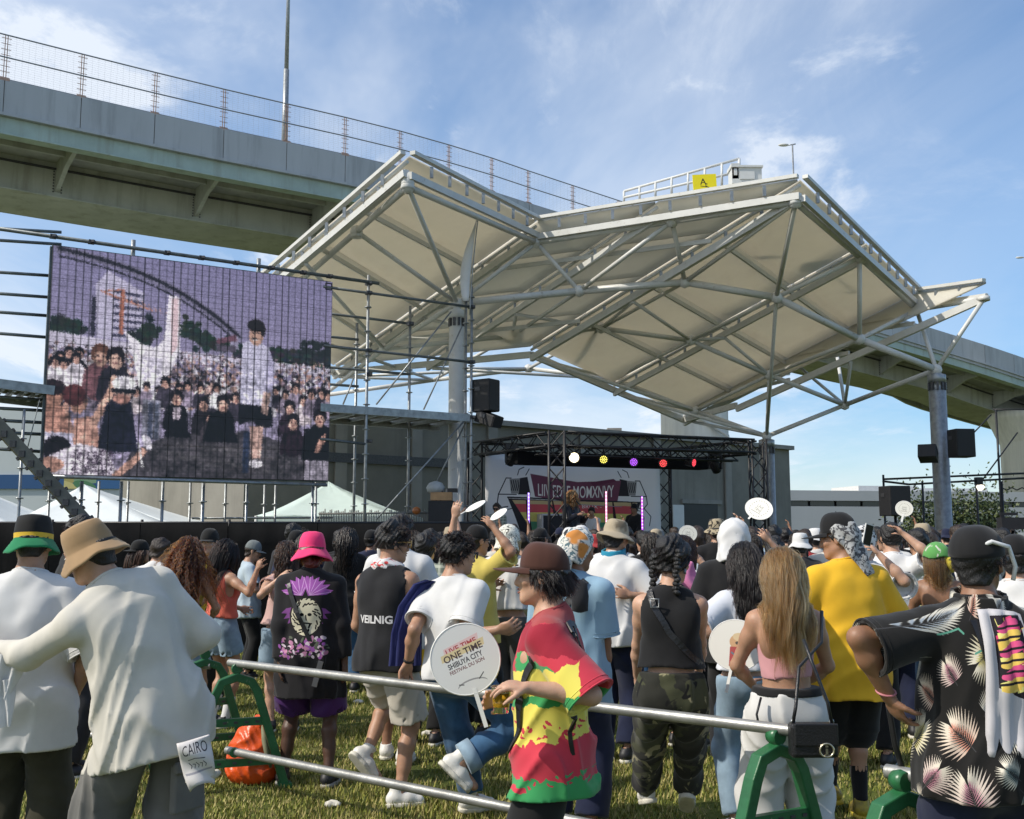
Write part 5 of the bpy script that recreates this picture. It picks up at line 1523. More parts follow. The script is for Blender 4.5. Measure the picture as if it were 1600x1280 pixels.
class Fig:
 """joints of a figure facing +Y,standing on z=0,about 1.72 m tall before scaling"""
 def __init__(s,sex='m',lean=(0,0,0),hip=(0,0,0.93),head=(0,0,0),hl=None,hr=None,el=(-.5,-1,-.2),er=(.5,-1,-.2),
                 fl=None,fr=None,kl=(-.1,1,0),kr=(.1,1,0),toe_l=None,toe_r=None,toe_dl=-0.0,toe_dr=-0.0,build=1.0,hips_yaw=0.0,curl_l=.35,curl_r=.35,palm_l=None,palm_r=None,hands=True):
  build = 1 + (build - 1) * .6
  s.sex = sex; s.b = build; fem = sex == 'f'; s.fem = fem
  s.hands = hands
  hip = V_(hip)
  s.Rp = rotm(hips_yaw,0,0); R = rotm(lean[2],lean[0],lean[1]); s.R = R
  Rw = rotm(lean[2] * .5 + hips_yaw * .5,lean[0] * .5,lean[1] * .5)
  s.pel = hip
  s.waist = hip + Rw @ V_((0,0.005,0.15))
  s.chest = s.waist + R @ V_((0,0.0,0.21))
  sw = 0.148 if fem else 0.176 * (0.5 + 0.5 * build)
  s.sl = s.chest + R @ V_((-sw,-0.01,0.112)); s.sr = s.chest + R @ V_((sw,-0.01,0.112))
  s.neck = s.chest + R @ V_((0,-0.012,0.195))
  Rh = rotm(head[0],head[1],head[2]); s.Rh = Rh
  s.head = s.neck + R @ V_((0,0.012,0.060)) + Rh @ V_((0,0.025,0.108))
  la,lf = (0.275,0.235) if fem else (0.29,0.25)
  dfl = s.sl + R @ V_((-0.07,0.0,-0.2)) * 2.55; dfr = s.sr + R @ V_((0.07,0.0,-0.2)) * 2.55
  hl = V_(hl) if hl is not None else dfl + V_((0,0.05,0)); hr = V_(hr) if hr is not None else dfr + V_((0,0.05,0))
  s.el,s.wl = ik(s.sl,hl,la,lf,V_(el)); s.er,s.wr = ik(s.sr,hr,la,lf,V_(er))
  hx = 0.098 if fem else 0.095
  s.hl = hip + s.Rp @ V_((-hx,0,-0.02)); s.hr = hip + s.Rp @ V_((hx,0,-0.02))
  fl = V_(fl) if fl is not None else V_((-0.11,0.0,0.085)); fr = V_(fr) if fr is not None else V_((0.11,0.0,0.085))
  s.kl,s.al = ik(s.hl,fl,0.43,0.425,V_(kl)); s.kr,s.ar = ik(s.hr,fr,0.43,0.425,V_(kr))
  s.tl = V_(toe_l).normalized() if toe_l is not None else V_((-0.15,1,-0.0)).normalized()
  s.tr = V_(toe_r).normalized() if toe_r is not None else V_((0.15,1,-0.0)).normalized()
  s.cl,s.cr = curl_l,curl_r
  s.pl,s.pr = palm_l,palm_r
 # ---- hand: palm,four unequal bent fingers,thumb from the palm's side
 def hand_prims(s,side):
  w,e,curl = (s.wl,s.el,s.cl) if side < 0 else (s.wr,s.er,s.cr)
  d = (w - e).normalized()
  pn = s.pl if side < 0 else s.pr                                  # palm normal
  pn = V_(pn) if pn is not None else V_((-side * 1.0,0.15,0))
  pn = (pn - d * pn.dot(d)).normalized()
  t = d.cross(pn) * (-side)                                         # towards the thumb
  if s.pl is None and side < 0 or s.pr is None and side > 0:
   if t.y < 0 and abs(d.z) > .5: t = -t
  k = 0.92 if s.fem else 1.0
  out = []
  pc = w + d * 0.05 * k
  out.append(('e',pc,(0.040 * k,0.050 * k,0.017 * k),(t,d,pn)))
  for i,(off,ln) in enumerate(((0.030,0.068),(0.010,0.077),(-0.010,0.072),(-0.029,0.058))):
   p = w + d * (0.088 - 0.006 * abs(i - 1.2)) * k + t * off * k
   fd = (d + t * (0.10 * (1.4 - i)))
   fd.normalize()
   seg = [0.46,0.30,0.24]; c = curl * (0.75 + 0.12 * i)
   q = p - fd * 0.03
   out.append(('c',q,p,0.0105 * k,0.0098 * k))
   for j in range(3):
    ang = c
    fd = (fd * math.cos(ang) + pn * math.sin(ang)).normalized() if j else (fd * math.cos(ang * .8) + pn * math.sin(ang * .8)).normalized()
    pnn = pn
    n2 = p + fd * ln * k * seg[j]
    out.append(('c',p,n2,(0.0098 - 0.0008 * j) * k,(0.0092 - 0.0010 * j) * k))
    p = n2
  p0 = w + d * 0.022 * k + t * 0.022 * k
  td = (d * 0.66 + t * 0.68 + pn * 0.34).normalized()
  p1 = p0 + td * 0.042 * k; out.append(('c',p0,p1,0.0155 * k,0.0118 * k))
  td2 = (td * 0.78 + d * .5 + pn * (0.25 + curl * .4) - t * curl * .3).normalized(); p2 = p1 + td2 * 0.032 * k; out.append(('c',p1,p2,0.0115 * k,0.0102 * k))
  td3 = (td2 + pn * curl * .4 - t * curl * .3).normalized(); p3 = p2 + td3 * 0.024 * k; out.append(('c',p2,p3,0.0100 * k,0.0082 * k))
  return out,pc
 def grip(s,side):
  """a point inside the closed fingers"""
  w,e = (s.wl,s.el) if side < 0 else (s.wr,s.er)
  pn = s.pl if side < 0 else s.pr
  d = (w - e).normalized(); pn = V_(pn) if pn is not None else V_((-side,.15,0)); pn = (pn - d * pn.dot(d)).normalized()
  return w + d * 0.085 + pn * 0.030
 def sdf_body(s,fine=True):
  fm = 0.88 if s.fem else 1.0; B = s.b
  ops = []
  R = npm(s.R); Rp = npm(s.Rp); Rw = npm(rotm()) if False else R
  pel,wa_,ch = s.pel,s.waist,s.chest
  hw = (0.168,0.122,0.125) if s.fem else (0.160 * B,0.120 * B,0.125)
  ww = (0.122,0.092,0.15) if s.fem else (0.140 * B,0.108 * B,0.16)
  cw = (0.142,0.108,0.20) if s.fem else (0.166 * (0.4 + .6 * B),0.120 * (0.4 + .6 * B),0.21)
  hands = [s.hand_prims(sd) for sd in (-1,1)] if s.hands else []
  hp = s.head; Rh = npm(s.Rh)
  def hl(v): return hp + s.Rh @ V_(v)
  def f(P):
   d = s_ell(P,pel,hw,Rp)
   d = smin(d,s_ell(P,wa_,ww,R),0.07)
   d = smin(d,s_ell(P,ch + s.R @ V_((0,0,0.0)),cw,R),0.07)
   if s.fem:
    for sx in (-1,1): d = smin(d,s_ell(P,ch + s.R @ V_((sx * 0.066,0.082,-0.005)),(0.062,0.058,0.06),R),0.035)
   else:
    for sx in (-1,1): d = smin(d,s_ell(P,ch + s.R @ V_((sx * 0.075,0.06,0.03)),(0.08,0.055,0.07),R),0.05)
   for sx,sh in ((-1,s.sl),(1,s.sr)):
    d = smin(d,s_cap(P,s.neck + s.R @ V_((sx * 0.02,-.015,-0.01)),sh + s.R @ V_((0,0,0.005)),0.050 * fm,0.052 * fm),0.06)
    d = smin(d,s_ell(P,ch + s.R @ V_((sx * 0.08,-0.075,0.04)),(0.07,0.045,0.1),R),0.05)   # shoulder blade
   for sh,el,wr in ((s.sl,s.el,s.wl),(s.sr,s.er,s.wr)):
    d = smin(d,s_cap(P,sh,sh.lerp(el,0.4),0.062 * fm * (0.7 + .3 * B),0.049 * fm),0.035)
    d = smin(d,s_cap(P,sh.lerp(el,0.35),el,0.049 * fm,0.038 * fm),0.03)
    d = smin(d,s_cap(P,el,el.lerp(wr,0.35),0.038 * fm,0.042 * fm),0.02)
    d = smin(d,s_cap(P,el.lerp(wr,0.35),wr,0.042 * fm,0.0255 * fm),0.02)
   for hj,kn,an,td in ((s.hl,s.kl,s.al,s.tl),(s.hr,s.kr,s.ar,s.tr)):
    d = smin(d,s_cap(P,hj,kn,0.088 if not s.fem else 0.092,0.054),0.05)
    back = (an - kn).normalized().cross(V_((1,0,0)))
    sd = (kn - hj).normalized()
    bk = (hj.lerp(an,.5) - kn); bk = bk.normalized() if bk.length > 0.02 else V_((0,-1,0))
    m = kn.lerp(an,0.30) + bk * 0.018
    d = smin(d,s_cap(P,kn,kn.lerp(an,0.3),0.050,0.050),0.03)
    d = smin(d,s_cap(P,m,kn.lerp(an,0.62),0.052,0.040),0.03)
    d = smin(d,s_cap(P,kn.lerp(an,0.55),an,0.042,0.034),0.03)
    d = smin(d,s_cap(P,an + V_((0,0,-0.02)),an + td * 0.13 + V_((0,0,-0.045)),0.034,0.026),0.03)
    d = smin(d,s_cap(P,an + V_((0,0,-0.02)),an - td * 0.045 + V_((0,0,-0.04)),0.034,0.03),0.03)
   # neck and head
   d = smin(d,s_cap(P,s.neck + s.R @ V_((0,0,-0.03)),hl((0,-0.022,-0.05)),0.060 * fm,0.055 * fm),0.045)
   near = np.sqrt(((P - va(hp)) ** 2).sum(1)) < 0.24
   hd = np.sqrt(((P - va(hp)) ** 2).sum(1)) - 0.14
   if near.any():
    Q = (P[near] - va(hp)) @ Rh
    h = s_ell(Q,(0,-0.014,0.032),(0.077,0.096,0.088))
    h = smin(h,s_ell(Q,(0,0.030,-0.030),(0.060,0.066,0.086)),0.03)
    h = smin(h,s_cap(Q,(0,0.02,-0.068),(0,0.070,-0.098),0.042,0.021),0.03)
    for sx in (-1,1):
     h = smin(h,s_cap(Q,(sx * 0.052,-0.005,-0.05),(sx * 0.02,0.066,-0.094),0.016,0.014),0.03)
     h = smin(h,s_ell(Q,(sx * 0.044,0.066,-0.022),(0.020,0.018,0.016)),0.02)      # cheek bone
    if fine:
     for sx in (-1,1):
      h = smax(h,-s_ell(Q,(sx * 0.031,0.100,0.006),(0.021,0.020,0.013)),0.014)    # eye socket
      h = smin(h,s_cap(Q,(sx * 0.012,0.092,0.027),(sx * 0.046,0.080,0.028),0.0085,0.007),0.012)   # brow
      h = smin(h,s_ell(Q,(sx * 0.031,0.0815,0.007),(0.0145,0.012,0.0125)),0.004)   # eyelid
      h = smin(h,s_ell(Q,(sx * 0.010,0.100,-0.036),(0.0085,0.010,0.007)),0.008)    # nostril wing
     h = smin(h,s_cap(Q,(0,0.090,0.014),(0,0.109,-0.029),0.0075,0.0108),0.014)
     h = smin(h,s_ell(Q,(0,0.089,-0.057),(0.022,0.011,0.0065)),0.006)
     h = smin(h,s_ell(Q,(0,0.087,-0.069),(0.019,0.011,0.0070)),0.006)
     h = smax(h,-s_cap(Q,(-0.021,0.098,-0.063),(0.021,0.098,-0.063),0.0035,0.0035),0.004)
    else:
     h = smin(h,s_cap(Q,(0,0.088,0.010),(0,0.104,-0.029),0.009,0.012),0.014)
    for sx in (-1,1):
     h = smin(h,s_ell(Q,(sx * 0.080,-0.008,-0.004),(0.010,0.021,0.034)),0.010)
     if fine: h = smax(h,-s_ell(Q,(sx * 0.092,-0.004,-0.002),(0.008,0.011,0.018)),0.008)
    hd = hd.copy(); hd[near] = h
   d = smin(d,hd,0.022)
   for prims,pc in hands:
    r = np.sqrt(((P - va(pc)) ** 2).sum(1)); nr = r < 0.19
    h = r - 0.12
    if nr.any():
     Q = P[nr]; g = None; fng = None
     for pr in prims:
      if pr[0] == 'e':
       Rm = np.array([[pr[3][j][i] for j in range(3)] for i in range(3)],f32)
       v = s_ell(Q,pr[1],pr[2],Rm); g = v if g is None else smin(g,v,0.01)
      else:
       v = s_cap(Q,pr[1],pr[2],pr[3],pr[4]); fng = v if fng is None else np.minimum(fng,v)
     h = h.copy(); h[nr] = smin(g,fng,0.009)
    d = smin(d,h,0.018)
   return d
  return f
 def bounds(s,pad=0.14):
  pts = [s.pel,s.chest,s.head + s.Rh @ V_((0,0,0.03)),s.sl,s.sr,s.el,s.er,s.wl + (s.wl - s.el).normalized() * .13,s.wr + (s.wr - s.er).normalized() * .13,s.kl,s.kr,s.al,s.ar,s.al + s.tl * .1,s.ar + s.tr * .1]
  A = np.array([[p.x,p.y,p.z] for p in pts])
  return A.min(0) - pad,A.max(0) + pad
 # ---- clothes
 def sdf_top(s,ease=0.02,hem=0.78,flare=0.05,sleeve=0.75,sleeve_r=0.088,neck_r=0.078,neck_drop=0.0,scoop=0.0,fold=0.008,seed=0,cut_arm=0.0,sleeve_end=None,tuck=False,strap=False,boxy=0.0,top_cut=None,over=None,recess=True):
  """hem: height of the lower edge; sleeve: 0..1 upper arm,1..2 forearm"""
  ease *= .78; boxy *= .8; fold *= 1.12
  rs = np.random.default_rng(seed)
  fm = 0.88 if s.fem else 1.0; B = s.b
  R = npm(s.R); X = s.R @ V_((1,0,0))
  hw = 0.168 if s.fem else 0.160 * B; hd_ = 0.122 if s.fem else 0.122 * B
  cw = 0.142 if s.fem else 0.166 * (0.4 + .6 * B); cd = 0.108 if s.fem else 0.122 * (0.4 + .6 * B)
  ww = (0.122,0.092) if s.fem else (0.140 * B,0.108 * B)
  up = (s.chest - s.pel).normalized()
  top = s.chest + s.R @ V_((0,0,-0.03))
  kk = (s.pel.z - hem) / max(up.z,.3)
  bot = s.pel - up * kk if kk < 0.0 else s.pel + V_((0,0,-kk))
  hn = up if kk < 0 else V_((up.x * .6,up.y * .6,1)).normalized()
  w = rs.normal(size=(4,3)) * np.array([1,1,.35]); ph = rs.random(8) * 6.28
  t_wa = max(0.0,min(1.0,(top - s.waist).length / max((top - bot).length,.05)))
  def sleeve_prims():
   out = []
   for sh,el,wr in ((s.sl,s.el,s.wl),(s.sr,s.er,s.wr)):
    if sleeve <= 0: continue
    if sleeve <= 1.0:
     e_ = sh.lerp(el,sleeve); dz = abs((el - sh).normalized().z); re = (sleeve_end or sleeve_r)
     e2 = e_ - V_((0,0,(re - .062) * .85 * (1 - dz)))
     out.append((sh,e2,min(sleeve_r,.082),re,True,e2,(e2 - sh).normalized()))
    else:
     e_ = el.lerp(wr,sleeve - 1)
     out.append((sh,el,sleeve_r * .86,sleeve_r * 0.78,False,None,None))
     out.append((el,e_,sleeve_r * 0.78,(sleeve_end or 0.045),True,e_,(wr - el).normalized()))
   return out
  SP_ = sleeve_prims()
  def f(P):
   side,t,L_ = s_econe(P,top,bot,cw + ease + boxy * .30,cd + ease + boxy * .2,hw + ease + flare * .72,hd_ + ease + flare * .72,X)
   d = smax(side,-t * L_ - 0.02,0.09)
   if tuck:
    d = s_ell(P,s.waist,(ww[0] + ease,ww[1] + ease,0.2),R)
    d = smin(d,s_ell(P,s.pel,(hw + ease,hd_ + ease,0.14),R),0.08)
   d = smin(d,s_ell(P,s.chest,(cw + ease,cd + ease,0.205 + ease * .5),R),0.06)
   if over:
    d = smin(d,s_ell(P,s.pel,(hw + over[1] + .012,hd_ + over[1] + .012,0.21),npm(s.Rp)),.05)
    for hj,kn in ((s.hl,s.kl),(s.hr,s.kr)): d = smin(d,s_cap(P,hj,hj.lerp(kn,.7),over[0] + .010,over[0] + .010),.05)
   if s.fem:
    for sx in (-1,1): d = smin(d,s_ell(P,s.chest + s.R @ V_((sx * 0.066,0.082,-0.005)),(0.062 + ease,0.058 + ease,0.06 + ease),R),0.05)
   if not strap:
    for sx,sh in ((-1,s.sl),(1,s.sr)):
     d = smin(d,s_cap(P,s.neck + s.R @ V_((sx * 0.02,-.015,-0.012)),sh + s.R @ V_((-sx * .0,0,0.006)),0.051 * fm + ease * .8,0.056 * fm + ease * .8),0.05)
     d = smin(d,s_ell(P,s.chest + s.R @ V_((sx * 0.08,-0.075,0.04)),(0.07 + ease * .7,0.045 + ease * .7,0.1 + ease * .5),R),0.05)
   else:
    for sx in (-1,1):
     for yy in (-0.085,0.085):
      d = smin(d,s_cap(P,s.chest + s.R @ V_((sx * 0.085,yy * 1.08,0.06)),s.chest + s.R @ V_((sx * 0.088,yy * .45,0.172)),0.017,0.016),0.012)
   dt = d; ds = np.full(len(P),9.0,f32)
   for (a,b,ra,rb,endcut,ep,ed) in SP_:
    q = s_cap(P,a,b + (b - a).normalized() * (0.08 if endcut else 0),ra,rb)
    if endcut:
     pl = (P - va(ep)) @ va(ed)
     q = np.maximum(q,pl)
     inner = np.maximum(s_cap(P,a,b + (b - a).normalized() * 0.1,ra - .019,rb - .019),-(pl + 0.05))
     q = np.maximum(q,-inner)
    ds = np.minimum(ds,q); d = smin(d,q,0.035)
   # folds
   if fold > 0:
    q0 = (P * f32(1.0)) @ w.T.astype(f32)
    a = np.sin(q0[:,0] * 9 + ph[0] + 1.8 * np.sin(q0[:,1] * 6 + ph[1]))
    b = np.sin(q0[:,2] * 15 + ph[2] + 2.2 * np.sin(q0[:,3] * 7 + ph[3]) + P[:,2] * 6)
    c = np.sin(P[:,2] * 34 + 5 * np.sin(q0[:,1] * 5 + ph[4]) + ph[5])
    low = np.clip((s.chest.z - P[:,2]) * 2.4 + 0.45,0.4,1.15)
    d = d - fold * low * np.clip(.3 + (ds - dt + .02) / .07,.3,1) * ((1 - np.sqrt(a * a + .03)) ** 2 * 1.9 + (1 - np.sqrt(b * b + .03)) ** 2 * 1.5 + 0.3 * c * np.clip(np.sin(q0[:,0] * 4 + ph[6]),0,1) - 0.75)
   # hem and openings
   pl = (va(bot) - P) @ va(hn) + 0.006 * np.sin(P[:,0] * 17 + ph[7])
   d = np.maximum(d,pl)
   if recess: d = np.maximum(d,-np.maximum(d + 0.034,-(pl + 0.07)))
   if neck_r > 0:
    d = np.maximum(d,-s_cap(P,s.neck + s.R @ V_((0,0.02,-0.005 - neck_drop)),s.head,neck_r,neck_r * 0.95))
   if scoop > 0:
    d = np.maximum(d,-s_ell(P,s.neck + s.R @ V_((0,0,-0.02)),(scoop,0.3,scoop * 1.1),R))
   if top_cut is not None:
    d = np.maximum(d,(P - va(s.chest + s.R @ V_((0,0,top_cut)))) @ va(s.R @ V_((0,0,1))) - (0 if not strap else 0))
   if cut_arm > 0:
    for sx,sh,el in ((-1,s.sl,s.el),(1,s.sr,s.er)):
     o = s.R @ V_((sx * 0.03,0,0.0))
     d = np.maximum(d,-s_cap(P,sh + o + s.R @ V_((0,0,.05)),sh + o * 1.6 + s.R @ V_((0,0,-0.13)),cut_arm,cut_arm))
   return d
  return f
 def sdf_legs(s,ease=0.03,end=1.9,waist=.13,r_thigh=0.115,r_knee=0.09,r_end=0.085,fold=0.007,seed=0,seat=0.0):
  """end: 0..1 thigh,1..2 shin"""
  rs = np.random.default_rng(seed + 50)
  B = s.b
  hw = (0.168 + ease,0.122 + ease,0.15) if s.fem else (0.160 * B + ease,0.120 * B + ease,0.15)
  Rp = npm(s.Rp)
  w = rs.normal(size=(4,3)); ph = rs.random(8) * 6.28
  legs = []
  for hj,kn,an in ((s.hl,s.kl,s.al),(s.hr,s.kr,s.ar)):
   if end <= 1: legs.append([(hj,hj.lerp(kn,end),r_thigh,r_end,True)])
   else:
    legs.append([(hj,kn,r_thigh,r_knee,False),(kn,kn.lerp(an,end - 1),r_knee,r_end,True)])
  wp = s.pel + (s.waist - s.pel).normalized() * (waist)
  wn = (s.waist - s.pel).normalized()
  def f(P):
   d = smin(s_ell(P,s.pel + s.Rp @ V_((0,-seat * .3,0)),hw,Rp),s_ell(P,s.pel.lerp(s.waist,.7),(hw[0] * .92,hw[1] * .92,0.14),Rp),0.05)
   tot = None
   for lg in legs:
    dl = None
    for (a,b,ra,rb,cut) in lg:
     dn = (b - a).normalized()
     q = s_cap(P,a,b + dn * (0.1 if cut else 0),ra,rb)
     if cut:
      pl = (P - va(b)) @ va(dn)
      q = np.maximum(q,pl)
      if end <= 1.5: q = np.maximum(q,-np.maximum(s_cap(P,a,b + dn * .1,ra - .02,rb - .02),-(pl + 0.05)))
     dl = q if dl is None else smin(dl,q,0.03)
    tot = dl if tot is None else smin(tot,dl,0.015)
   d = smin(d,tot,0.04)
   if fold > 0:
    q0 = P @ w.T.astype(f32)
    a = np.sin(q0[:,0] * 10 + ph[0] + 2 * np.sin(q0[:,1] * 7 + ph[1]))
    c = np.sin(P[:,2] * 46 + 4 * np.sin(q0[:,2] * 6 + ph[2]) + ph[3])
    d = d - fold * ((1 - np.sqrt(a * a + .03)) ** 2 * 1.9 + 0.35 * c * np.clip(np.sin(q0[:,3] * 5 + ph[4]) ,0,1) - 0.5)
   d = np.maximum(d,(P - va(wp)) @ va(wn))
   return d
  return f
 def sdf_shoe(s,side,hi=0.0):
  an,td = (s.al,s.tl) if side < 0 else (s.ar,s.tr)
  kn = s.kl if side < 0 else s.kr
  up = (kn - an); up = (up - td * up.dot(td)).normalized()
  sx = td.cross(up)
  Rm = np.array([[v[i] for v in (sx,td,up)] for i in range(3)],f32)
  o = va(an)
  def f(P):
   Q = (P - o) @ Rm
   u = s_cap(Q,(0,-0.045,-0.03),(0,0.05,-0.035),0.042,0.044)
   u = smin(u,s_cap(Q,(0,0.05,-0.04),(0,0.125,-0.048),0.043,0.034),0.03)
   u = smin(u,s_cap(Q,(0,-0.02,-0.02),(0,-0.015,0.035 + hi),0.042,0.044),0.025)
   u = np.maximum(u,Q[:,2] - 0.035 - hi - Q[:,1] * .2)
   u = np.maximum(u,-s_cap(Q,(0,-0.015,0.03 + hi),(0,-.015,0.12 + hi),0.034,0.034))
   u = np.maximum(u,-(Q[:,2] + 0.062))
   return u
  def sole(P):
   Q = (P - o) @ Rm
   q = Q.copy(); q[:,2] = 0
   u = smin(s_cap(q,(0,-0.045,0),(0,0.03,0),0.045,0.042),s_cap(q,(0,0.03,0),(0,0.125,0),0.045,0.038),0.03)
   return np.maximum(u,np.abs(Q[:,2] + 0.071) - 0.0145)
  return f,sole,o
 # ---- hair and head wear,in the head's own frame
 def sdf_hair(s,thick=0.016,low=-0.085,front=0.062,seed=0,rough=0.006,side=0.0,top=0.0,ztop=None):
  rs = np.random.default_rng(seed + 9); w = rs.normal(size=(4,3)) * 30; ph = rs.random(6) * 6.28
  Rh = npm(s.Rh); hp = va(s.head)
  def f(P):
   Q = (P - hp) @ Rh
   d = s_ell(Q,(0,-0.014,0.036 + top * .3),(0.077 + thick,0.096 + thick,0.088 + thick + top))
   d = smin(d,s_cap(Q,(0,-0.05,0.0),(0,-0.052,low + 0.03),0.055 + thick,0.042 + thick),0.03)
   q0 = Q @ w.T.astype(f32)
   d = d - rough * (np.sin(q0[:,0] + ph[0] + 2 * np.sin(q0[:,1] * .6)) + 0.7 * np.sin(q0[:,2] * 1.9 + ph[1]) + .6 * np.sin(q0[:,3] * 3.1 + ph[2]))
   cutf = 0.77 * (Q[:,1] - 0.078 + side) - 0.63 * (Q[:,2] - front)
   d = smax(d,cutf,0.012)
   d = np.maximum(d,low - Q[:,2])
   if ztop is not None: d = np.maximum(d,Q[:,2] - ztop)
   return d
  c = va(s.head)
  return f,c - 0.19,c + 0.19
 def head_pt(s,v): return s.head + s.Rh @ V_(v)
# ---------------------------------------------------------------- hair in locks
def tubes_np(paths,rad,sides=4,flat=0.6):
 """paths (n,m,3),rad (n,m) -> V,F"""
 n,m,_ = paths.shape
 T = np.gradient(paths,axis=1); T /= np.linalg.norm(T,axis=2,keepdims=True) + 1e-9
 ref = np.zeros_like(T); ref[...,0] = 0.31; ref[...,1] = .17; ref[...,2] = 0.93
 A = np.cross(T,ref); A /= np.linalg.norm(A,axis=2,keepdims=True) + 1e-9
 Bv = np.cross(T,A)
 an = np.arange(sides) * 2 * np.pi / sides
 ring = A[:,:,None,:] * np.cos(an)[None,None,:,None] + Bv[:,:,None,:] * (np.sin(an) * flat)[None,None,:,None]
 V = paths[:,:,None,:] + ring * rad[:,:,None,None]
 V = V.reshape(-1,3)
 base = (np.arange(n)[:,None,None] * m + np.arange(m - 1)[None,:,None]) * sides
 k = np.arange(sides)[None,None,:]
 a = base + k; b = base + (k + 1) % sides
 F = np.stack([a,b,b + sides,a + sides],-1).reshape(-1,4)
 return V.astype(f32),F.astype(np.int32)
def grow_hair(fig,n=260,length=0.45,steps=18,r=0.006,wave=0.0,wl=0.09,seed=0,collide=None,back=0.7,front_z=0.05,spread=0.0,clear=0.016,stiff=0.55,flat=0.45,sides=3,part=0.0,lvar=0.25,ztop=None,raw=False):
 rs = np.random.default_rng(seed + 77)
 # roots on the scalp
 U = rs.normal(size=(n * 4,3)); U /= np.linalg.norm(U,axis=1)[:,None]
 Q = U * np.array([0.080,0.099,0.091]) + np.array([0,-0.014,0.034])
 keep = (0.77 * (Q[:,1] - 0.078) - 0.63 * (Q[:,2] - front_z) < 0) & (Q[:,2] > -0.03)
 if ztop is not None: keep &= Q[:,2] < ztop
 Q = Q[keep][:n]; U = U[keep][:n]; n = len(Q)
 Rh = npm(fig.Rh)
 P = Q @ Rh.T + va(fig.head); D = U @ Rh.T
 tgt = -(np.array(fig.Rh @ V_((0,1,0)),f32))
 paths = np.zeros((n,steps,3),f32); paths[:,0] = P - D * 0.01
 L_ = length * (1 - lvar + 2 * lvar * rs.random(n)) * (0.75 + 0.25 * np.clip((0.14 - Q[:,2]) / .12,0,1) + 0.1)
 st = (L_ / (steps - 1))[:,None]
 dirv = D * 0.8 + tgt * 0.25
 dirv /= np.linalg.norm(dirv,axis=1)[:,None]
 ang = np.arctan2(Q[:,0],Q[:,1])[:,None]
 ph = ang * 2.5 + Q[:,2:3] * 22 + rs.normal(size=(n,1)) * (.35 if wl > .1 else 1.6); ph2 = rs.random((n,1)) * 6.28
 side = np.stack([rs.normal(size=n),rs.normal(size=n),rs.normal(size=n) * .2],1) * spread
 p = paths[:,0].copy()
 g = np.array([0,0,-1.0],f32)
 cxd = np.array(fig.R @ V_((1,0,0)),f32)
 e = 0.004
 for k in range(1,steps):
  dirv = dirv * stiff + (g + tgt * back * max(0,0.6 - k / steps) + side - cxd * (((p - va(fig.head)) @ cxd) * 1.3)[:,None]) * (1 - stiff)
  dirv /= np.linalg.norm(dirv,axis=1)[:,None] + 1e-9
  p = p + dirv * st
  if collide is not None:
   for _ in range(2):
    d = collide(p.astype(f32))
    gx = np.stack([collide((p + np.eye(3)[i] * e).astype(f32)) - d for i in range(3)],1) / e
    gl = np.linalg.norm(gx,axis=1)[:,None] + 1e-6
    push = np.clip(clear - d,0,0.05)[:,None]
    p = p + gx / gl * push
  q = p.copy()
  if wave > 0:
   s = k * st[:,0:1] / wl * 6.28
   am = wave * min(1.0,k / 5)
   q = q + np.concatenate([np.sin(s + ph) * am,np.cos(s + ph) * am * .8,np.sin(s + ph2) * am * .25],1)
  paths[:,k] = q
 tt = np.linspace(0,1,steps)[None,:]
 if raw: return paths
 rad = (r * (0.7 + 0.6 * rs.random((n,1)))) * np.clip(1.05 - tt ** 3,0.15,1) * (0.55 + 0.45 * np.clip(tt * 6,0,1))
 return tubes_np(paths,rad,sides,flat)
def tufts(fig,n=420,length=0.03,r=0.0035,seed=0,front_z=0.055,comb=(0,.35,.2),lowz=-0.06,ztop=None,raw=False):
 rs = np.random.default_rng(seed + 5)
 U = rs.normal(size=(n * 5,3)); U /= np.linalg.norm(U,axis=1)[:,None]
 Q = U * np.array([0.088,0.107,0.100]) + np.array([0,-0.014,0.034])
 keep = (0.77 * (Q[:,1] - 0.078) - 0.63 * (Q[:,2] - front_z) < 0.004) & (Q[:,2] > lowz)
 if ztop is not None: keep &= Q[:,2] < ztop
 Q = Q[keep][:n]; U = U[keep][:n]; n = len(Q)
 d = U * .34 + np.array(comb) * 1.2 + rs.normal(size=(n,3)) * .22 + np.sin(Q[:,[1,2,0]] * 55) * .22
 d[:,2] -= np.clip(-Q[:,2] * 8,0,1) * .9
 d /= np.linalg.norm(d,axis=1)[:,None]
 L_ = length * (.6 + .8 * rs.random((n,1)))
 k = np.linspace(0,1,4)[None,:,None]
 P = Q[:,None,:] - U[:,None,:] * 0.012 + d[:,None,:] * (L_[:,None] * k) + np.array([0,0,-1]) * (L_[:,None] * .35 * k * k)
 rad = np.broadcast_to(r * np.array([1.0,.9,.6,.12])[None],(n,4))
 Rh = npm(fig.Rh)
 if raw: return (P.reshape(-1,3) @ Rh.T + va(fig.head)).reshape(n,4,3)
 V,F = tubes_np((P.reshape(-1,3) @ Rh.T + va(fig.head)).reshape(n,4,3),rad,3,.7)
 return V,F
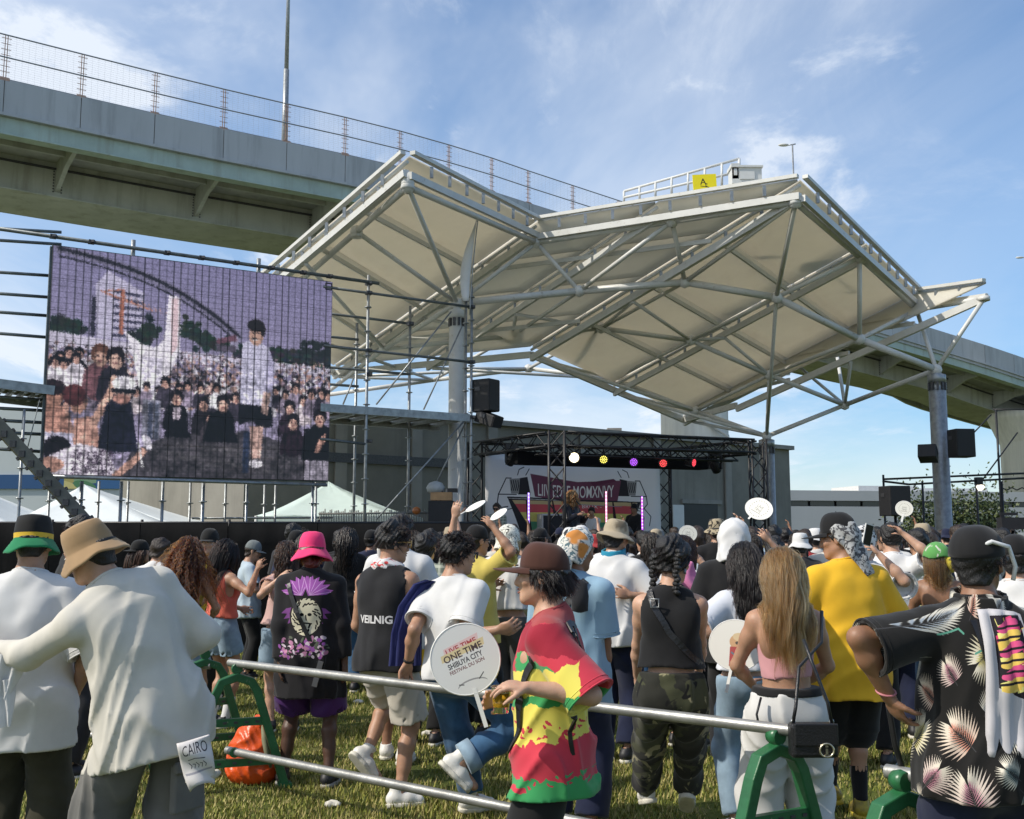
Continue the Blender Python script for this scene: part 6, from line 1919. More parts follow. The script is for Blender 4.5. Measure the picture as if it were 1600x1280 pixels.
# ---------------------------------------------------------------- hats built on the head frame (return V,F,material index)
def hat_bucket(crown_r=0.098,h=0.105,brim=0.066,droop=0.055,z0=0.035,bands=None,seed=0,top_r=0.078):
 prof = [(0.0,z0 + h + 0.008),(top_r * .5,z0 + h + 0.007),(top_r * .9,z0 + h),(top_r,z0 + h - 0.006),(crown_r * .93,z0 + h * .62),(crown_r,z0 + h * .22),(crown_r,z0)]
 nb = 9
 for k in range(1,nb + 1):
  t = k / nb
  prof.append((crown_r + brim * t * (1 - .12 * t),z0 - droop * t - 0.0025 * (k % 2)))
 r1,z1 = prof[-1]
 prof.append((r1 - 0.003,z1 - 0.004))
 for k in range(nb - 1,-1,-1):
  t = k / nb; prof.append((crown_r - 0.005 + brim * t * (1 - .12 * t),z0 - droop * t - 0.007))
 prof += [(crown_r - .006,z0 + h * .5),(top_r * .8,z0 + h - .012),(0.0,z0 + h - .01)]
 n = 48; rs = np.random.default_rng(seed)
 ph = rs.random(4) * 6.28; am = rs.random(4)
 V = []; F = []; MI = []
 for (r,z) in prof:
  out = max(0,(r - crown_r) / brim)
  for k in range(n):
   a = 2 * math.pi * k / n
   wob = out * (0.012 * math.sin(2 * a + ph[0]) + 0.008 * math.sin(3 * a + ph[1]) + 0.004 * math.sin(7 * a + ph[2]))
   dent = 0.0025 * math.sin(5 * a + ph[3] + z * 30)
   V.append(((r + dent) * math.cos(a) * 0.93,(r + dent) * math.sin(a) * 1.10 - 0.012,z + wob))
 for i in range(len(prof) - 1):
  for k in range(n):
   F.append((i * n + k,i * n + (k + 1) % n,(i + 1) * n + (k + 1) % n,(i + 1) * n + k))
   MI.append(bands(i,prof[i],prof[i + 1]) if bands else 0)
 return V,F,MI
def hat_cap(brim_len=0.075,h=0.118,r=0.097,back=False,z0=0.030,tall=0.0):
 n,m = 48,12; V = []; F = []; MI = []
 for i in range(m + 1):
  t = i / m; ph = t * math.pi / 2
  for k in range(n):
   a = 2 * math.pi * k / n
   seam = 1 - 0.018 * max(0,1 - abs(((a / (math.pi / 3)) % 1) - 0.0) * 14) - 0.018 * max(0,1 - abs(((a / (math.pi / 3)) % 1) - 1.0) * 14)
   rr = r * (math.cos(ph) ** 0.74) * (seam if 0 < i < m else 1)
   front = max(0,math.sin(a)) * tall * math.sin(ph * 2)
   V.append((rr * math.cos(a) * 0.93,rr * math.sin(a) * 1.12 - 0.012 + front * .3,z0 + (h) * math.sin(ph) + front))
 for i in range(m):
  for k in range(n): F.append((i * n + k,i * n + (k + 1) % n,(i + 1) * n + (k + 1) % n,(i + 1) * n + k)); MI.append(0)
 b0 = len(V)
 for k in range(n):                                                   # sweat band turned in
  a = 2 * math.pi * k / n; V.append(((r - .006) * math.cos(a) * .93,(r - .006) * math.sin(a) * 1.12 - 0.012,z0 - 0.004))
 for k in range(n): F.append((b0 + k,b0 + (k + 1) % n,(k + 1) % n,k)); MI.append(0)
 # brim
 b0 = len(V); nu,nv = 14,6
 for lay in (0,1):
  for i in range(nu + 1):
   a = math.radians(32 + (148 - 32) * i / nu)
   for j in range(nv + 1):
    t = j / nv
    bx = r * math.cos(a) * .93; by = r * math.sin(a) * 1.12 - 0.012
    ext = brim_len * (math.sin((i / nu) * math.pi) ** 0.45)
    V.append((bx * (1 + .12 * t),by + ext * t,z0 + 0.002 - 0.012 * t - 0.16 * (bx ** 2) / 0.09 * t - lay * 0.004))
 w = nv + 1; sz = (nu + 1) * w
 for i in range(nu):
  for j in range(nv):
   k = b0 + i * w + j
   F.append((k,k + w,k + w + 1,k + 1)); MI.append(1); k += sz; F.append((k,k + 1,k + w + 1,k + w)); MI.append(1)
 for i in range(nu):
  k = b0 + i * w + nv; F.append((k,k + w,k + w + sz,k + sz)); MI.append(1)
 # button
 b0 = len(V)
 V += [(0,-0.012,z0 + h + 0.006)] + [(0.008 * math.cos(k),0.008 * math.sin(k) - .012,z0 + h - 0.003) for k in np.arange(8) * 0.7854]
 for k in range(8): F.append((b0,b0 + 1 + k,b0 + 1 + (k + 1) % 8,b0 + 1 + (k + 1) % 8)[:3] + (b0 + 1 + (k + 1) % 8,)); MI.append(0)
 F = [tuple(dict.fromkeys(f)) for f in F]
 if back: V = [(-x,-y - 0.024,z) for x,y,z in V]
 return V,F,MI
def hair_mat(name,melanin,red=.5,rnd=.3,rough=.35):
 k = 'strand_' + name
 if k in _M: return _M[k]
 m = bpy.data.materials.new(k); m.use_nodes = True
 N,L = m.node_tree.nodes,m.node_tree.links
 N.remove(N['Principled BSDF'])
 h = N.new('ShaderNodeBsdfHairPrincipled'); h.parametrization = 'MELANIN'
 h.inputs['Melanin'].default_value = melanin; h.inputs['Melanin Redness'].default_value = red
 h.inputs['Roughness'].default_value = rough; h.inputs['Radial Roughness'].default_value = .45
 h.inputs['Random Color'].default_value = rnd; h.inputs['Random Roughness'].default_value = .2
 L.new(h.outputs[0],[x for x in N if x.type == 'OUTPUT_MATERIAL'][0].inputs['Surface'])
 _M[k] = m
 return m
def strands(name,paths,children,clump,r,m,parent,S,seed=0,tip=.35):
 """fine strands grown round guide paths (figure units)"""
 rs = np.random.default_rng(seed + 3)
 n,k,_ = paths.shape
 P = np.repeat(paths,children,0)
 off = rs.normal(size=(n * children,1,3)) * clump
 t = np.linspace(0,1,k)[None,:,None]
 fr = rs.normal(size=(n * children,1,3)) * clump * .8
 P = P + off * (1 - t * (1 - tip)) + fr * t * np.sin(t * (3 + 5 * rs.random((n * children,1,1))) + rs.random((n * children,1,1)) * 6)
 keep = 1 - .35 * rs.random((n * children,1,1)) ** 2                       # uneven tips
 idx = t * keep * (k - 1); i0 = np.clip(idx.astype(int),0,k - 2); f = idx - i0
 ar = np.arange(n * children)[:,None]
 P = P[ar,i0[...,0]] * (1 - f) + P[ar,i0[...,0] + 1] * f
 cu = bpy.data.hair_curves.new(name)
 cu.add_curves([k] * (n * children))
 cu.attributes['position'].data.foreach_set('vector',np.ascontiguousarray(P * S,f32).ravel())
 ra = cu.attributes.get('radius') or cu.attributes.new('radius','FLOAT','POINT')
 ra.data.foreach_set('value',np.ascontiguousarray(np.broadcast_to((r * S) * (1 - .75 * t[...,0] ** 3),P.shape[:2]),f32).ravel())
 o = bpy.data.objects.new(name,cu); COL.objects.link(o); cu.materials.append(m); o.parent = parent
 return o
# ================================================================== building one person
def skin(name,c):
 m = mat('skin_' + name,c,0.48,var=0.16,vscale=16,bump=0.10,bscale=180,spec=0.4)
 b = m.node_tree.nodes['Principled BSDF']; b.inputs['Subsurface Weight'].default_value = .18; b.inputs['Subsurface Radius'].default_value = (1,.4,.2); b.inputs['Subsurface Scale'].default_value = .012
 return m
SK = dict(light=skin('light',(0.52,0.31,0.21)),tan=skin('tan',(0.42,0.235,0.15)),brown=skin('brown',(0.28,0.145,0.085)),dark=skin('dark',(0.10,0.052,0.034)))
H_black = mat('hair_black',(0.010,0.009,0.009),0.42,var=0.4,vscale=40,bump=0.5,bscale=160,stretch=(1,1,.25))
H_brown = mat('hair_dark_brown',(0.030,0.018,0.012),0.42,var=0.4,vscale=40,bump=0.5,bscale=160,stretch=(1,1,.25))
H_aub = mat('hair_auburn',(0.115,0.042,0.022),0.42,var=0.5,vscale=30,bump=0.4,bscale=160)
H_aub2 = mat('hair_auburn_dark',(0.055,0.022,0.013),0.42,var=0.4,vscale=30)
H_blo = mat('hair_blonde',(0.40,0.26,0.135),0.45,var=0.3,vscale=26,bump=0.3,bscale=160)
H_blo2 = mat('hair_blonde_dark',(0.26,0.165,0.085),0.45,var=0.3,vscale=26)
H_blo3 = mat('hair_blonde_light',(0.52,0.37,0.21),0.45,var=0.2,vscale=26)
H_red = mat('hair_dark_red',(0.13,0.018,0.016),0.45,var=0.5,vscale=30)
M_eye = mat('eye_white',(0.75,0.72,0.68),0.25,var=0)
M_iris = mat('iris',(0.02,0.012,0.008),0.15,var=0)
M_lip = mat('lips',(0.33,0.13,0.11),0.4,var=0.1)
M_rubber = mat('white_rubber_sole',(0.62,0.59,0.50),0.6,var=0.2,vscale=20)
M_brubber = mat('black_rubber_sole',(0.02,0.02,0.02),0.6,var=0.2)
M_wshoe = mat('white_leather',(0.70,0.68,0.63),0.5,var=0.12,vscale=12,bump=0.1,bscale=60)
M_bshoe = mat('black_shoe',(0.018,0.018,0.02),0.55,var=0.3,vscale=20)
C_white = cloth('white_cotton',(0.64,0.635,0.625))
C_cream = cloth('cream_cotton',(0.58,0.55,0.485))
C_black = cloth('black_cotton',(0.012,0.012,0.013),0.3)
C_dark = cloth('charcoal_cotton',(0.03,0.03,0.034),0.3)
C_denim = cloth('light_denim',(0.26,0.36,0.45),0.4)
C_jean = cloth('blue_denim',(0.042,0.105,0.20),0.45)
C_navy = cloth('navy_cotton',(0.015,0.02,0.05),0.3)
HM = dict(hair_black=hair_mat('black',.96,.4,.05),hair_dark_brown=hair_mat('brown',.86,.6,.2),hair_auburn=hair_mat('auburn',.70,.95,.35),hair_auburn_dark=hair_mat('auburn_dark',.78,.9,.3),hair_blonde=hair_mat('blonde',.27,.12,.5),hair_blonde_dark=hair_mat('blonde_dark',.36,.2,.5),hair_dark_red=hair_mat('red',.7,1,.3))
def head_mesh(fig,S,V,F,name,mats,parent,MI=None,smooth=True):
 """V in the head frame"""
 A = np.array(V,f32) @ npm(fig.Rh).T + va(fig.head)
 me = bpy.data.meshes.new(name)
 me.from_pydata([tuple(map(float,p)) for p in A * S],[],F)
 me.polygons.foreach_set('use_smooth',[smooth] * len(me.polygons))
 if MI is not None: me.polygons.foreach_set('material_index',MI)
 me.update()
 return link(name,me,mats,parent)
def sdf_part(f,lo,hi,h,S,name,m,parent,c=5):
 V,F = surfnet(f,lo,hi,h,c,.05)
 if len(F) == 0: return None
 return link(name,np_mesh(name,V * S,F),m,parent)
def trim(fig,t,S,m,parent,nr):
 """rib round the neck and turned hems on the sleeves"""
 t2 = dict(t); t2['neck_r'] = 0; f = fig.sdf_top(**t2)
 a0 = fig.neck + fig.R @ V_((0,0.02,-0.005 - t.get('neck_drop',0))); ax = (fig.head - a0).normalized()
 x = ax.cross(V_((0,1,0))).normalized(); y = ax.cross(x)
 A = np.linspace(0,2 * np.pi,33)[:-1]; H = np.linspace(-.09,.10,40)
 pts = np.array([[va(a0 + (x * math.cos(a) + y * math.sin(a)) * (nr + .003) + ax * h) for h in H] for a in A],f32)
 d = f(pts.reshape(-1,3)).reshape(32,40)
 k = np.where((d < 0).any(1),39 - np.argmax((d < 0)[:,::-1],1),12)
 hh = H[k]; hh = (np.roll(hh,1) + hh + np.roll(hh,-1)) / 3
 P = [a0 + (x * math.cos(a) + y * math.sin(a)) * (nr + .002) + ax * (float(h) - .002) for a,h in zip(A,hh)]
 MB().path([q * S for q in P + P[:2]],.0085 * S,6,cap=False).build('neck_rib',m,parent)
 sl = t.get('sleeve',.75)
 if 0 < sl <= 1.0:
  for sh,el in ((fig.sl,fig.el),(fig.sr,fig.er)):
   r = t.get('sleeve_end') or t.get('sleeve_r',.088); e = sh.lerp(el,sl); dz = abs((el - sh).normalized().z)
   e2 = e - V_((0,0,(r - .062) * .85 * (1 - dz))); dn = (e2 - sh).normalized()
   u = dn.cross(V_((0,1,0.01))).normalized(); w = dn.cross(u)
   for off in (.004,.028):
    C = np.array([va(e2 - dn * off + (u * math.cos(a) + w * math.sin(a)) * r) for a in A],f32)
    for _ in range(3):
     dd = f(C); g = np.stack([f(C + np.eye(3,dtype=f32)[i] * .005) - dd for i in range(3)],1); g /= np.linalg.norm(g,axis=1)[:,None] + 1e-6
     C = C - g * np.clip(dd,-.03,.03)[:,None]
    C2 = [V_(map(float,q)) * S for q in C]
    MB().path(C2 + C2[:2],(.0042 if off < .01 else .0022) * S,5,cap=False).build('sleeve_hem',m,parent)
class Person:
 pass
def person(label,px,Y,rot=0.0,S=1.0,top=None,pose=None,skin='tan',tops=None,legs=None,shoes=None,hair=None,hat=None,vox=0.010,cvox=None,fine=True,face=False,group='people in the festival crowd',loc=None,brows=None,z0=0.0,name='person'):
 p = Person()
 if loc is None:
  x = at(px,900,Y).x
  loc = V_((x,Y,z0))
 if top is not None:
  S = (at(px,top,loc.y).z - z0) / (1.785 if hat is None else 1.81)
 p.S,p.loc,p.rot = S,loc,math.radians(rot)
 Ri = MR(-p.rot,3,'Z')
 p.L = lambda px_,py_,y_: Ri @ ((at(px_,py_,y_) - loc) / S)
 p.LW = lambda w: Ri @ ((V_(w) - loc) / S)
 p.D = lambda a,b,c: Ri @ V_((a,b,c))
 p.HZ = lambda py_: (at(px,py_,loc.y).z - z0) / S
 ps = pose(p) if callable(pose) else (pose or {})
 fig = Fig(**ps); p.fig = fig
 R = MR(p.rot,3,'Z')
 p.W = lambda q: loc + R @ (V_(q) * S)
 lo,hi = fig.bounds()
 h = vox / S
 V,F = surfnet(fig.sdf_body(fine),lo,hi,h)
 body = link(name,np_mesh(name,V * S,F),SK[skin] if isinstance(skin,str) else skin,None,loc)
 body.rotation_euler = (0,0,p.rot)
 tag(body,label,'person',group)
 p.body = body
 ch = (cvox or vox * 1.25) / S
 if tops:
  t = dict(tops)
  if legs and not t.get('tuck'): t['over'] = (legs.get('r_thigh',.115),legs.get('ease',.03))
  m = t.pop('mat'); nm = t.pop('name','shirt')
  if callable(t.get('hem')): t['hem'] = t['hem'](p)
  p.shirt = sdf_part(fig.sdf_top(**t),lo - .06,hi + .06,ch,S,nm,m,body)
  if vox < .0135 and t.get('neck_r',.078) > 0 and not t.get('strap'): trim(fig,t,S,m,p.shirt,t.get('neck_r',.078))
 if legs:
  t = dict(legs); m = t.pop('mat'); nm = t.pop('name','trousers')
  if tops and not tops.get('tuck') and 'waist' not in t: t['waist'] = .035
  l2 = lo - .06; h2 = hi.copy() + .06; h2[2] = fig.waist.z + 0.12
  p.legs = sdf_part(fig.sdf_legs(**t),l2,h2,ch,S,nm,m,body)
 if shoes:
  for sd in (-1,1):
   f,so,o = fig.sdf_shoe(sd,shoes.get('hi',0.0))
   sh = sdf_part(f,o - 0.22,o + 0.22,max(0.006,ch * .7),S,'shoe',shoes['mat'],body)
   sdf_part(so,o - 0.22,o + 0.22,max(0.006,ch * .7),S,'sole',shoes.get('sole',M_rubber),sh)
   if shoes.get('sock'):
    an,kn = (fig.al,fig.kl) if sd < 0 else (fig.ar,fig.kr)
    MB().path([an.lerp(kn,-0.05) * S,an.lerp(kn,.12) * S,an.lerp(kn,shoes.get('sock_h',.3)) * S],[0.044 * S,0.043 * S,0.054 * S],14,cap=False).build('sock',shoes['sock'],body)
 if hair:
  t = dict(hair); m = t.pop('mat'); kind = t.pop('kind','short')
  if hat: t.setdefault('ztop',hat.get('ztop',.028))
  if kind in ('short','both'):
   tt = {k: t[k] for k in ('thick','low','front','rough','side','top','seed','ztop') if k in t}
   f,a,b = fig.sdf_hair(**tt)
   V,F = surfnet(f,a,b,max(0.006,ch * .6)); mi = np.zeros(len(F),int)
   if t.get('tufts',0) and vox < .0135:
    gp = tufts(fig,t['tufts'] * 2,t.get('tl',.03) * 1.15,1,t.get('seed',0),t.get('front',.06),t.get('comb',(0,.35,.2)),t.get('tz',-0.06),t.get('ztop'),True)
    hs_ = strands('hair_strands',gp,7,.0045,.00085,HM.get((m[0] if isinstance(m,list) else m).name,HM['hair_black']),body,S,1,.7)
   elif t.get('tufts',0):
    V2,F2 = tufts(fig,int(t['tufts'] * 2.3),t.get('tl',.03) * 1.1,t.get('tr',.0035) * .52,t.get('seed',0),t.get('front',.06) ,t.get('comb',(0,.35,.2)),t.get('tz',-0.06),t.get('ztop'))
    F = np.concatenate([F,F2 + len(V)]); V = np.concatenate([V,V2])
   hb = link('hair',np_mesh('hair',V * S,F),m,body)
  if kind in ('long','both'):
   tt = {k: t[k] for k in ('n','length','steps','r','wave','wl','seed','back','spread','clear','stiff','flat','lvar','ztop') if k in t}
   col = fig.sdf_body(False)
   f,a,b = fig.sdf_hair(thick=.009,low=-0.03,rough=.002,ztop=t.get('ztop'))
   V,F = surfnet(f,a,b,max(0.008,ch * .7))
   nb = len(F)
   if vox < .0135:
    gp = grow_hair(fig,collide=col,front_z=t.get('front_z',.055),raw=True,**tt)
    m0 = m[0] if isinstance(m,(list,tuple)) else m
    link('hair',np_mesh('hair',V * S,F),[m[-1] if m0 is not H_blo else H_blo2],body)
    strands('hair_strands',gp,int(t.get('kids',9)),t.get('clump',.0055),.00075 if vox < .009 else .0011,HM.get(m0.name,HM['hair_black']),body,S,tt.get('seed',0),.55)
    V = V[:0]
  if kind in ('long','both') and len(V):
   V2,F2 = grow_hair(fig,collide=col,front_z=t.get('front_z',.055),**tt)
   mats = m if isinstance(m,(list,tuple)) else [m]
   per = len(F2) // max(1,(len(F2) // ((tt.get('steps',18) - 1) * 3)))
   lk = np.arange(len(F2)) // ((tt.get('steps',18) - 1) * 3)
   mi = np.concatenate([np.full(nb,len(mats) - 1 if len(mats) < 2 else 1),RNG.integers(0,len(mats),lk.max() + 1)[lk]])
   F = np.concatenate([F,F2 + len(V)]); V = np.concatenate([V,V2])
   hb = link('hair',np_mesh('hair',V * S,F,True,mi),list(mats),body)
 if hat:
  Vh,Fh,MI = hat['shape']
  A = np.array(Vh,f32)
  if hat.get('tilt'):
   A = A @ npm(rotm(*hat['tilt'])).T
  if hat.get('off'): A = A + np.array(hat['off'],f32)
  p.hat = head_mesh(fig,S,A,Fh,hat.get('name','hat'),hat['mats'],body,MI)
 if face:
  for sx in (-1,1):
   e = MB()
   e.lathe([(0.0001,-0.0052),(0.0062,-0.0042),(0.0105,-0.002),(0.0118,0),(0.0105,0.0019),(0.0062,0.0036),(0.0001,0.0045)],14,(0,0,0),None,True,0,0.66)
   A = [(x + sx * 0.0315,y * 1.0 + 0.0888,z + 0.006) for x,y,z in e.v]
   eo = head_mesh(fig,S,A,e.f,'eye',[M_eye],body)
   i = MB().lathe([(0.0001,0.0018),(0.0030,0.0014),(0.0046,0.0),(0.0040,-0.001)],10,(0,0,0),MR(-math.pi / 2,3,'X'))
   head_mesh(fig,S,[(x + sx * 0.0310,y + 0.0962,z + 0.0056) for x,y,z in i.v],i.f,'iris',[M_iris],eo)
   bw = MB().path([(sx * 0.014,0.1005,0.0255),(sx * 0.030,0.0985,0.0305),(sx * 0.047,0.085,0.0265)],[0.0026,0.0036,0.0018],6)
   head_mesh(fig,S,bw.v,bw.f,'eyebrow',[brows or H_black],body)
  lp = MB().path([(-0.019,0.094,-0.0575),(-0.007,0.1005,-0.055),(0,0.0995,-0.0565),(0.007,0.1005,-0.055),(0.019,0.094,-0.0575)],[0.0015,0.0042,0.004,0.0042,0.0015],8)
  lp.path([(-0.017,0.0935,-0.068),(0,0.099,-0.0698),(0.017,0.0935,-0.068)],[0.0015,0.0055,0.0015],8)
  head_mesh(fig,S,lp.v,lp.f,'lips',[M_lip],body)
 return p
def glasses(p,frame,lens,thick=0.004,big=1.0):
 m = MB()
 for sx in (-1,1):
  c = V_((sx * 0.032,0.112,0.004)); w,h = 0.026 * big,0.019 * big
  q = [V_((-w,0,h)),V_((w,0,h * .95)),V_((w * .86,0,-h * .8)),V_((w * .3,0,-h)),V_((-w * .7,0,-h * .9))]
  rr = MR(-sx * .2,3,'Z')
  q = [rr @ k + c for k in q]
  for a,b in zip(q,q[1:] + q[:1]): m.tube(a,b,thick * .75,6)
  m.path([(sx * 0.058 * big ** .3,0.104,0.018),(sx * 0.082,0.06,0.016),(sx * 0.084,-0.0,0.012),(sx * 0.082,-0.02,-0.004)],thick * .8,6)
 m.tube((-0.010,0.113,0.012),(0.010,0.113,0.012),thick * .8,6)
 o = head_mesh(p.fig,p.S,m.v,m.f,'glasses',[frame],p.body)
 l = MB()
 for sx in (-1,1):
  c = V_((sx * 0.032,0.112,0.004)); w,h = 0.025 * big,0.018 * big
  rr = MR(-sx * .2,3,'Z')
  l.prism([rr @ V_(k) + c for k in ((-w,0,h),(w,0,h * .95),(w * .86,0,-h * .8),(w * .3,0,-h),(-w * .7,0,-h * .9))],(0,-0.003,0))
 head_mesh(p.fig,p.S,l.v,l.f,'lens',[lens],o,smooth=False)
 return o
def drape(p,label_name,m,low=-0.30,r=0.024,face_cut=True,seed=0,ears=0.02,fold=0.008,back_only=False,shoulder=0.0,vox=0.008,width=0.0):
 """cloth laid over the head that falls to the neck or the shoulders (a towel or a hood)"""
 fig = p.fig; Rh = npm(fig.Rh); hp = va(fig.head)
 rs = np.random.default_rng(seed); ph = rs.random(6) * 6.28
 def f(P):
  Q = (P - hp) @ Rh
  d = s_ell(Q,(0,-0.014,0.030),(0.080 + r,0.100 + r,0.092 + r))
  d = smin(d,s_cap(Q,(0,-0.035,-0.02),(0,-0.055,low),0.075 + r,0.085 + r * 1.5 + width),0.06)
  if shoulder > 0: d = smin(d,s_ell(P - hp,(0,-0.04,low + 0.02),(0.13 + shoulder,0.10,0.06)),0.08)
  an = np.arctan2(Q[:,0],Q[:,1])
  k = np.clip((0.04 - Q[:,2]) * 9,0,1)
  d = d - fold * k * np.sin(an * 7 + ph[0] + 1.4 * np.sin(Q[:,2] * 22 + ph[1])) - fold * .5 * np.sin(Q[:,2] * 60 + 3 * np.sin(an * 3 + ph[2])) * (1 - k * .5)
  if face_cut: d = smax(d,(Q[:,1] - 0.052 - ears) * 0.86 - (Q[:,2] - 0.06) * 0.5,0.012)
  if back_only: d = smax(d,(Q[:,1] + 0.02) ,0.012)
  d = np.maximum(d,low + 0.01 * np.sin(an * 5 + ph[3]) - Q[:,2])
  inner = smin(s_ell(Q,(0,-0.014,0.030),(0.080 + r - .014,0.100 + r - .014,0.092 + r - .014)),s_cap(Q,(0,-0.035,-0.02),(0,-0.055,low - .1),0.062 + r,0.070 + r * 1.5),0.06)
  d = np.maximum(d,-np.maximum(inner,Q[:,2] - 0.02))
  return d
 c = va(fig.head)
 return sdf_part(f,c - np.array([.3,.3,.5]),c + np.array([.3,.3,.2]),vox / p.S,p.S,label_name,m,p.body)
def ribbon(p,pts,w,m,name,thick=0.006,parent='body',surf=None):
 """flat strap through body points (figure units); surf: sdf to lay it on"""
 P = [V_(q) for q in pts]
 # subdivide
 out = []
 for i in range(len(P) - 1):
  for k in range(6): out.append(P[i].lerp(P[i + 1],k / 6))
 out.append(P[-1])
 nrm = [V_((0,-1,0))] * len(out)
 if surf is not None:
  A = np.array([[q.x,q.y,q.z] for q in out],f32); e = 0.006
  for _ in range(4):
   d = surf(A); g = np.stack([surf((A + np.eye(3,dtype=f32)[i] * e)) - d for i in range(3)],1) / e
   g /= np.linalg.norm(g,axis=1)[:,None] + 1e-6
   A = A - g * (d - 0.006)[:,None]
  out = [V_(map(float,a)) for a in A]; nrm = [V_(map(float,a)) for a in g]
 V = []; F = []
 for i,q in enumerate(out):
  t = (out[min(i + 1,len(out) - 1)] - out[max(i - 1,0)]).normalized(); n = nrm[i]; s = t.cross(n).normalized(); n = s.cross(t)
  for a,b in ((-1,0),(1,0),(1,1),(-1,1)): V.append((q + s * (a * w / 2) + n * (b * thick)) * p.S)
 k = len(out)
 for i in range(k - 1):
  for j in range(4): F.append((i * 4 + j,i * 4 + (j + 1) % 4,(i + 1) * 4 + (j + 1) % 4,(i + 1) * 4 + j))
 F += [(3,2,1,0),tuple((k - 1) * 4 + j for j in range(4))]
 o = MB().add(V,F).build(name,m,p.body if parent == 'body' else None)
 if parent != 'body':
  o.location = p.loc; o.rotation_euler = (0,0,p.rot)
 return o
def round_fan(c,normal,up,r,label,img=None,handle=0.15,handle_mat=None,squash=0.92,group='round paper fans',flip=False):
 """a round hand fan: disc with a rim,short handle,thumb hole line"""
 n = V_(normal).normalized(); u = V_(up); u = (u - n * u.dot(n)).normalized(); x = u.cross(n)
 if flip: x = -x
 M = Matrix((x,n,u)).transposed().to_4x4(); M.translation = V_(c)
 root = tag(empty('hand_fan',c),label,'fan',group); root.matrix_world = M
 k = 40; V = []; F = []
 rim = [(math.cos(2 * math.pi * i / k) * r,math.sin(2 * math.pi * i / k) * r * squash) for i in range(k)]
 for y in (-0.0018,0.0018):
  for (a,b) in rim: V.append((a,y,b))
 F = [tuple(range(k)),tuple(range(2 * k - 1,k - 1,-1))] + [(i,i + k,(i + 1) % k + k,(i + 1) % k) for i in range(k)]
 me = MB().add(V,F).mesh('disc'); set_uv(me,lambda q: (q[:,0] / (2 * r) + .5,q[:,2] / (2 * r) + .5))
 link('disc',me,flat_mat('fan_print',img,0.55) if img else mat('fan_white',(0.78,0.77,0.73),.5,var=.05),root)
 MB().path([(a,0,b) for a,b in rim] + [(rim[0][0],0,rim[0][1])],0.0035,5,cap=False).build('rim',mat('fan_rim',(.74,.73,.69),.5,var=.05),root)
 if handle > 0:
  MB().beam((0,0,-r * squash + 0.02),(0,0,-r * squash - handle),0.016,0.006,(0,1,0)).build('handle',handle_mat or mat('fan_white',(0.78,0.77,0.73),.5,var=.05),root)
 return root
def fan_small_img(name):
 c = Canvas(160,160,(0.86,0.85,0.81,1)); ink = (120,118,112)
 for k in range(22):
  a = k * .2856; c.rect(80 + 50 * math.cos(a) - 3,80 + 50 * math.sin(a) - 2,80 + 50 * math.cos(a) + 3,80 + 50 * math.sin(a) + 2,ink)
 c.text('LIVE',80,76,16,ink); c.text('TIME',80,98,16,ink); c.line([(50,108),(110,104)],3,ink)
 return c.image(name)
FAN_S = fan_small_img('fan_print_small')
# ================================================================== the people one can tell apart
def rail_pt(px):
 u = (px - 800) / FPX / 0.98
 t = (u * RA.y - RA.x) / ((RB.x - RA.x) - u * (RB.y - RA.y))
 return RA.lerp(RB,t) + V_((0,0,0.022))
# ---- man in the green,yellow and black bucket hat
m_g = cloth('hat_green',(0.012,0.19,0.075),.15); m_y = cloth('hat_yellow',(0.62,0.40,0.035),.1); m_k = cloth('hat_black',(0.012,0.012,0.012),.2)
hs = hat_bucket(seed=1,crown_r=.094,h=0.110,brim=0.045,droop=0.055,z0=0.02,bands=lambda i,a,b: 0 if (a[1] > 0.068 and i < 6) else (1 if i < 6 else 2))
c_olive = cloth('dark_olive_twill',(0.045,0.042,0.026),.3)
p1 = person('man from behind in a black, yellow and green bucket hat and white T-shirt',46,5.0,6,top=797,skin='tan',
   pose=lambda p: dict(hr=p.L(121,1075,5.12),hl=p.L(-35,1085,5.0),er=(.6,-.6,0),build=1.16,head=(.12,.12,0),curl_r=.5,palm_r=p.D(-.9,.3,0)),
   tops=dict(mat=C_white,ease=.028,hem=lambda p: p.HZ(1168),flare=.04,sleeve=1.0,sleeve_r=.10,sleeve_end=.105,seed=2,boxy=.02,fold=.008),
   legs=dict(mat=c_olive,r_thigh=.12,r_knee=.10,r_end=.10,seed=3),hair=dict(mat=H_black,thick=.006,low=-.07,rough=.002),
   hat=dict(shape=hs,mats=[m_k,m_y,m_g]),shoes=dict(mat=M_bshoe),vox=.009,fine=False)
# ---- man in the tan bucket hat leaning to the left
m_tan = cloth('tan_canvas',(0.36,0.235,0.125),.12)
c_grey = cloth('grey_cargo_twill',(0.15,0.145,0.135),.2)
p2 = person('man in a tan bucket hat and cream long-sleeved shirt leaning over to the left',230,4.6,32,S=1.035,skin='light',
   pose=lambda p: dict(lean=(.22,-.44,0.0),hip=(0.07,-.02,.90),head=(.75,.35,-.1),hl=p.L(-6,1018,4.75),el=p.D(-.2,-.4,-1),hr=p.L(262,1035,4.86),er=p.D(1,-.1,-.25),build=1.12,fl=(-.18,.12,.085),fr=(.14,-.1,.085)),
   tops=dict(mat=C_cream,ease=.028,hem=lambda p: p.HZ(1178),flare=.05,sleeve=1.93,sleeve_r=.078,sleeve_end=.048,seed=14,boxy=.01,fold=.0085,recess=False),
   legs=dict(mat=c_grey,r_thigh=.112,r_knee=.118,r_end=.12,end=1.45,seed=5,ease=.015,fold=.010),hair=dict(mat=H_black,thick=.010,low=-.08,rough=.003),
   hat=dict(shape=hat_bucket(seed=4,crown_r=.094,h=0.098,brim=0.052,droop=0.058,z0=0.022),mats=[m_tan],tilt=(0,.05,-.1)),shoes=dict(mat=M_wshoe),vox=.009,face=True)
pk = MB()
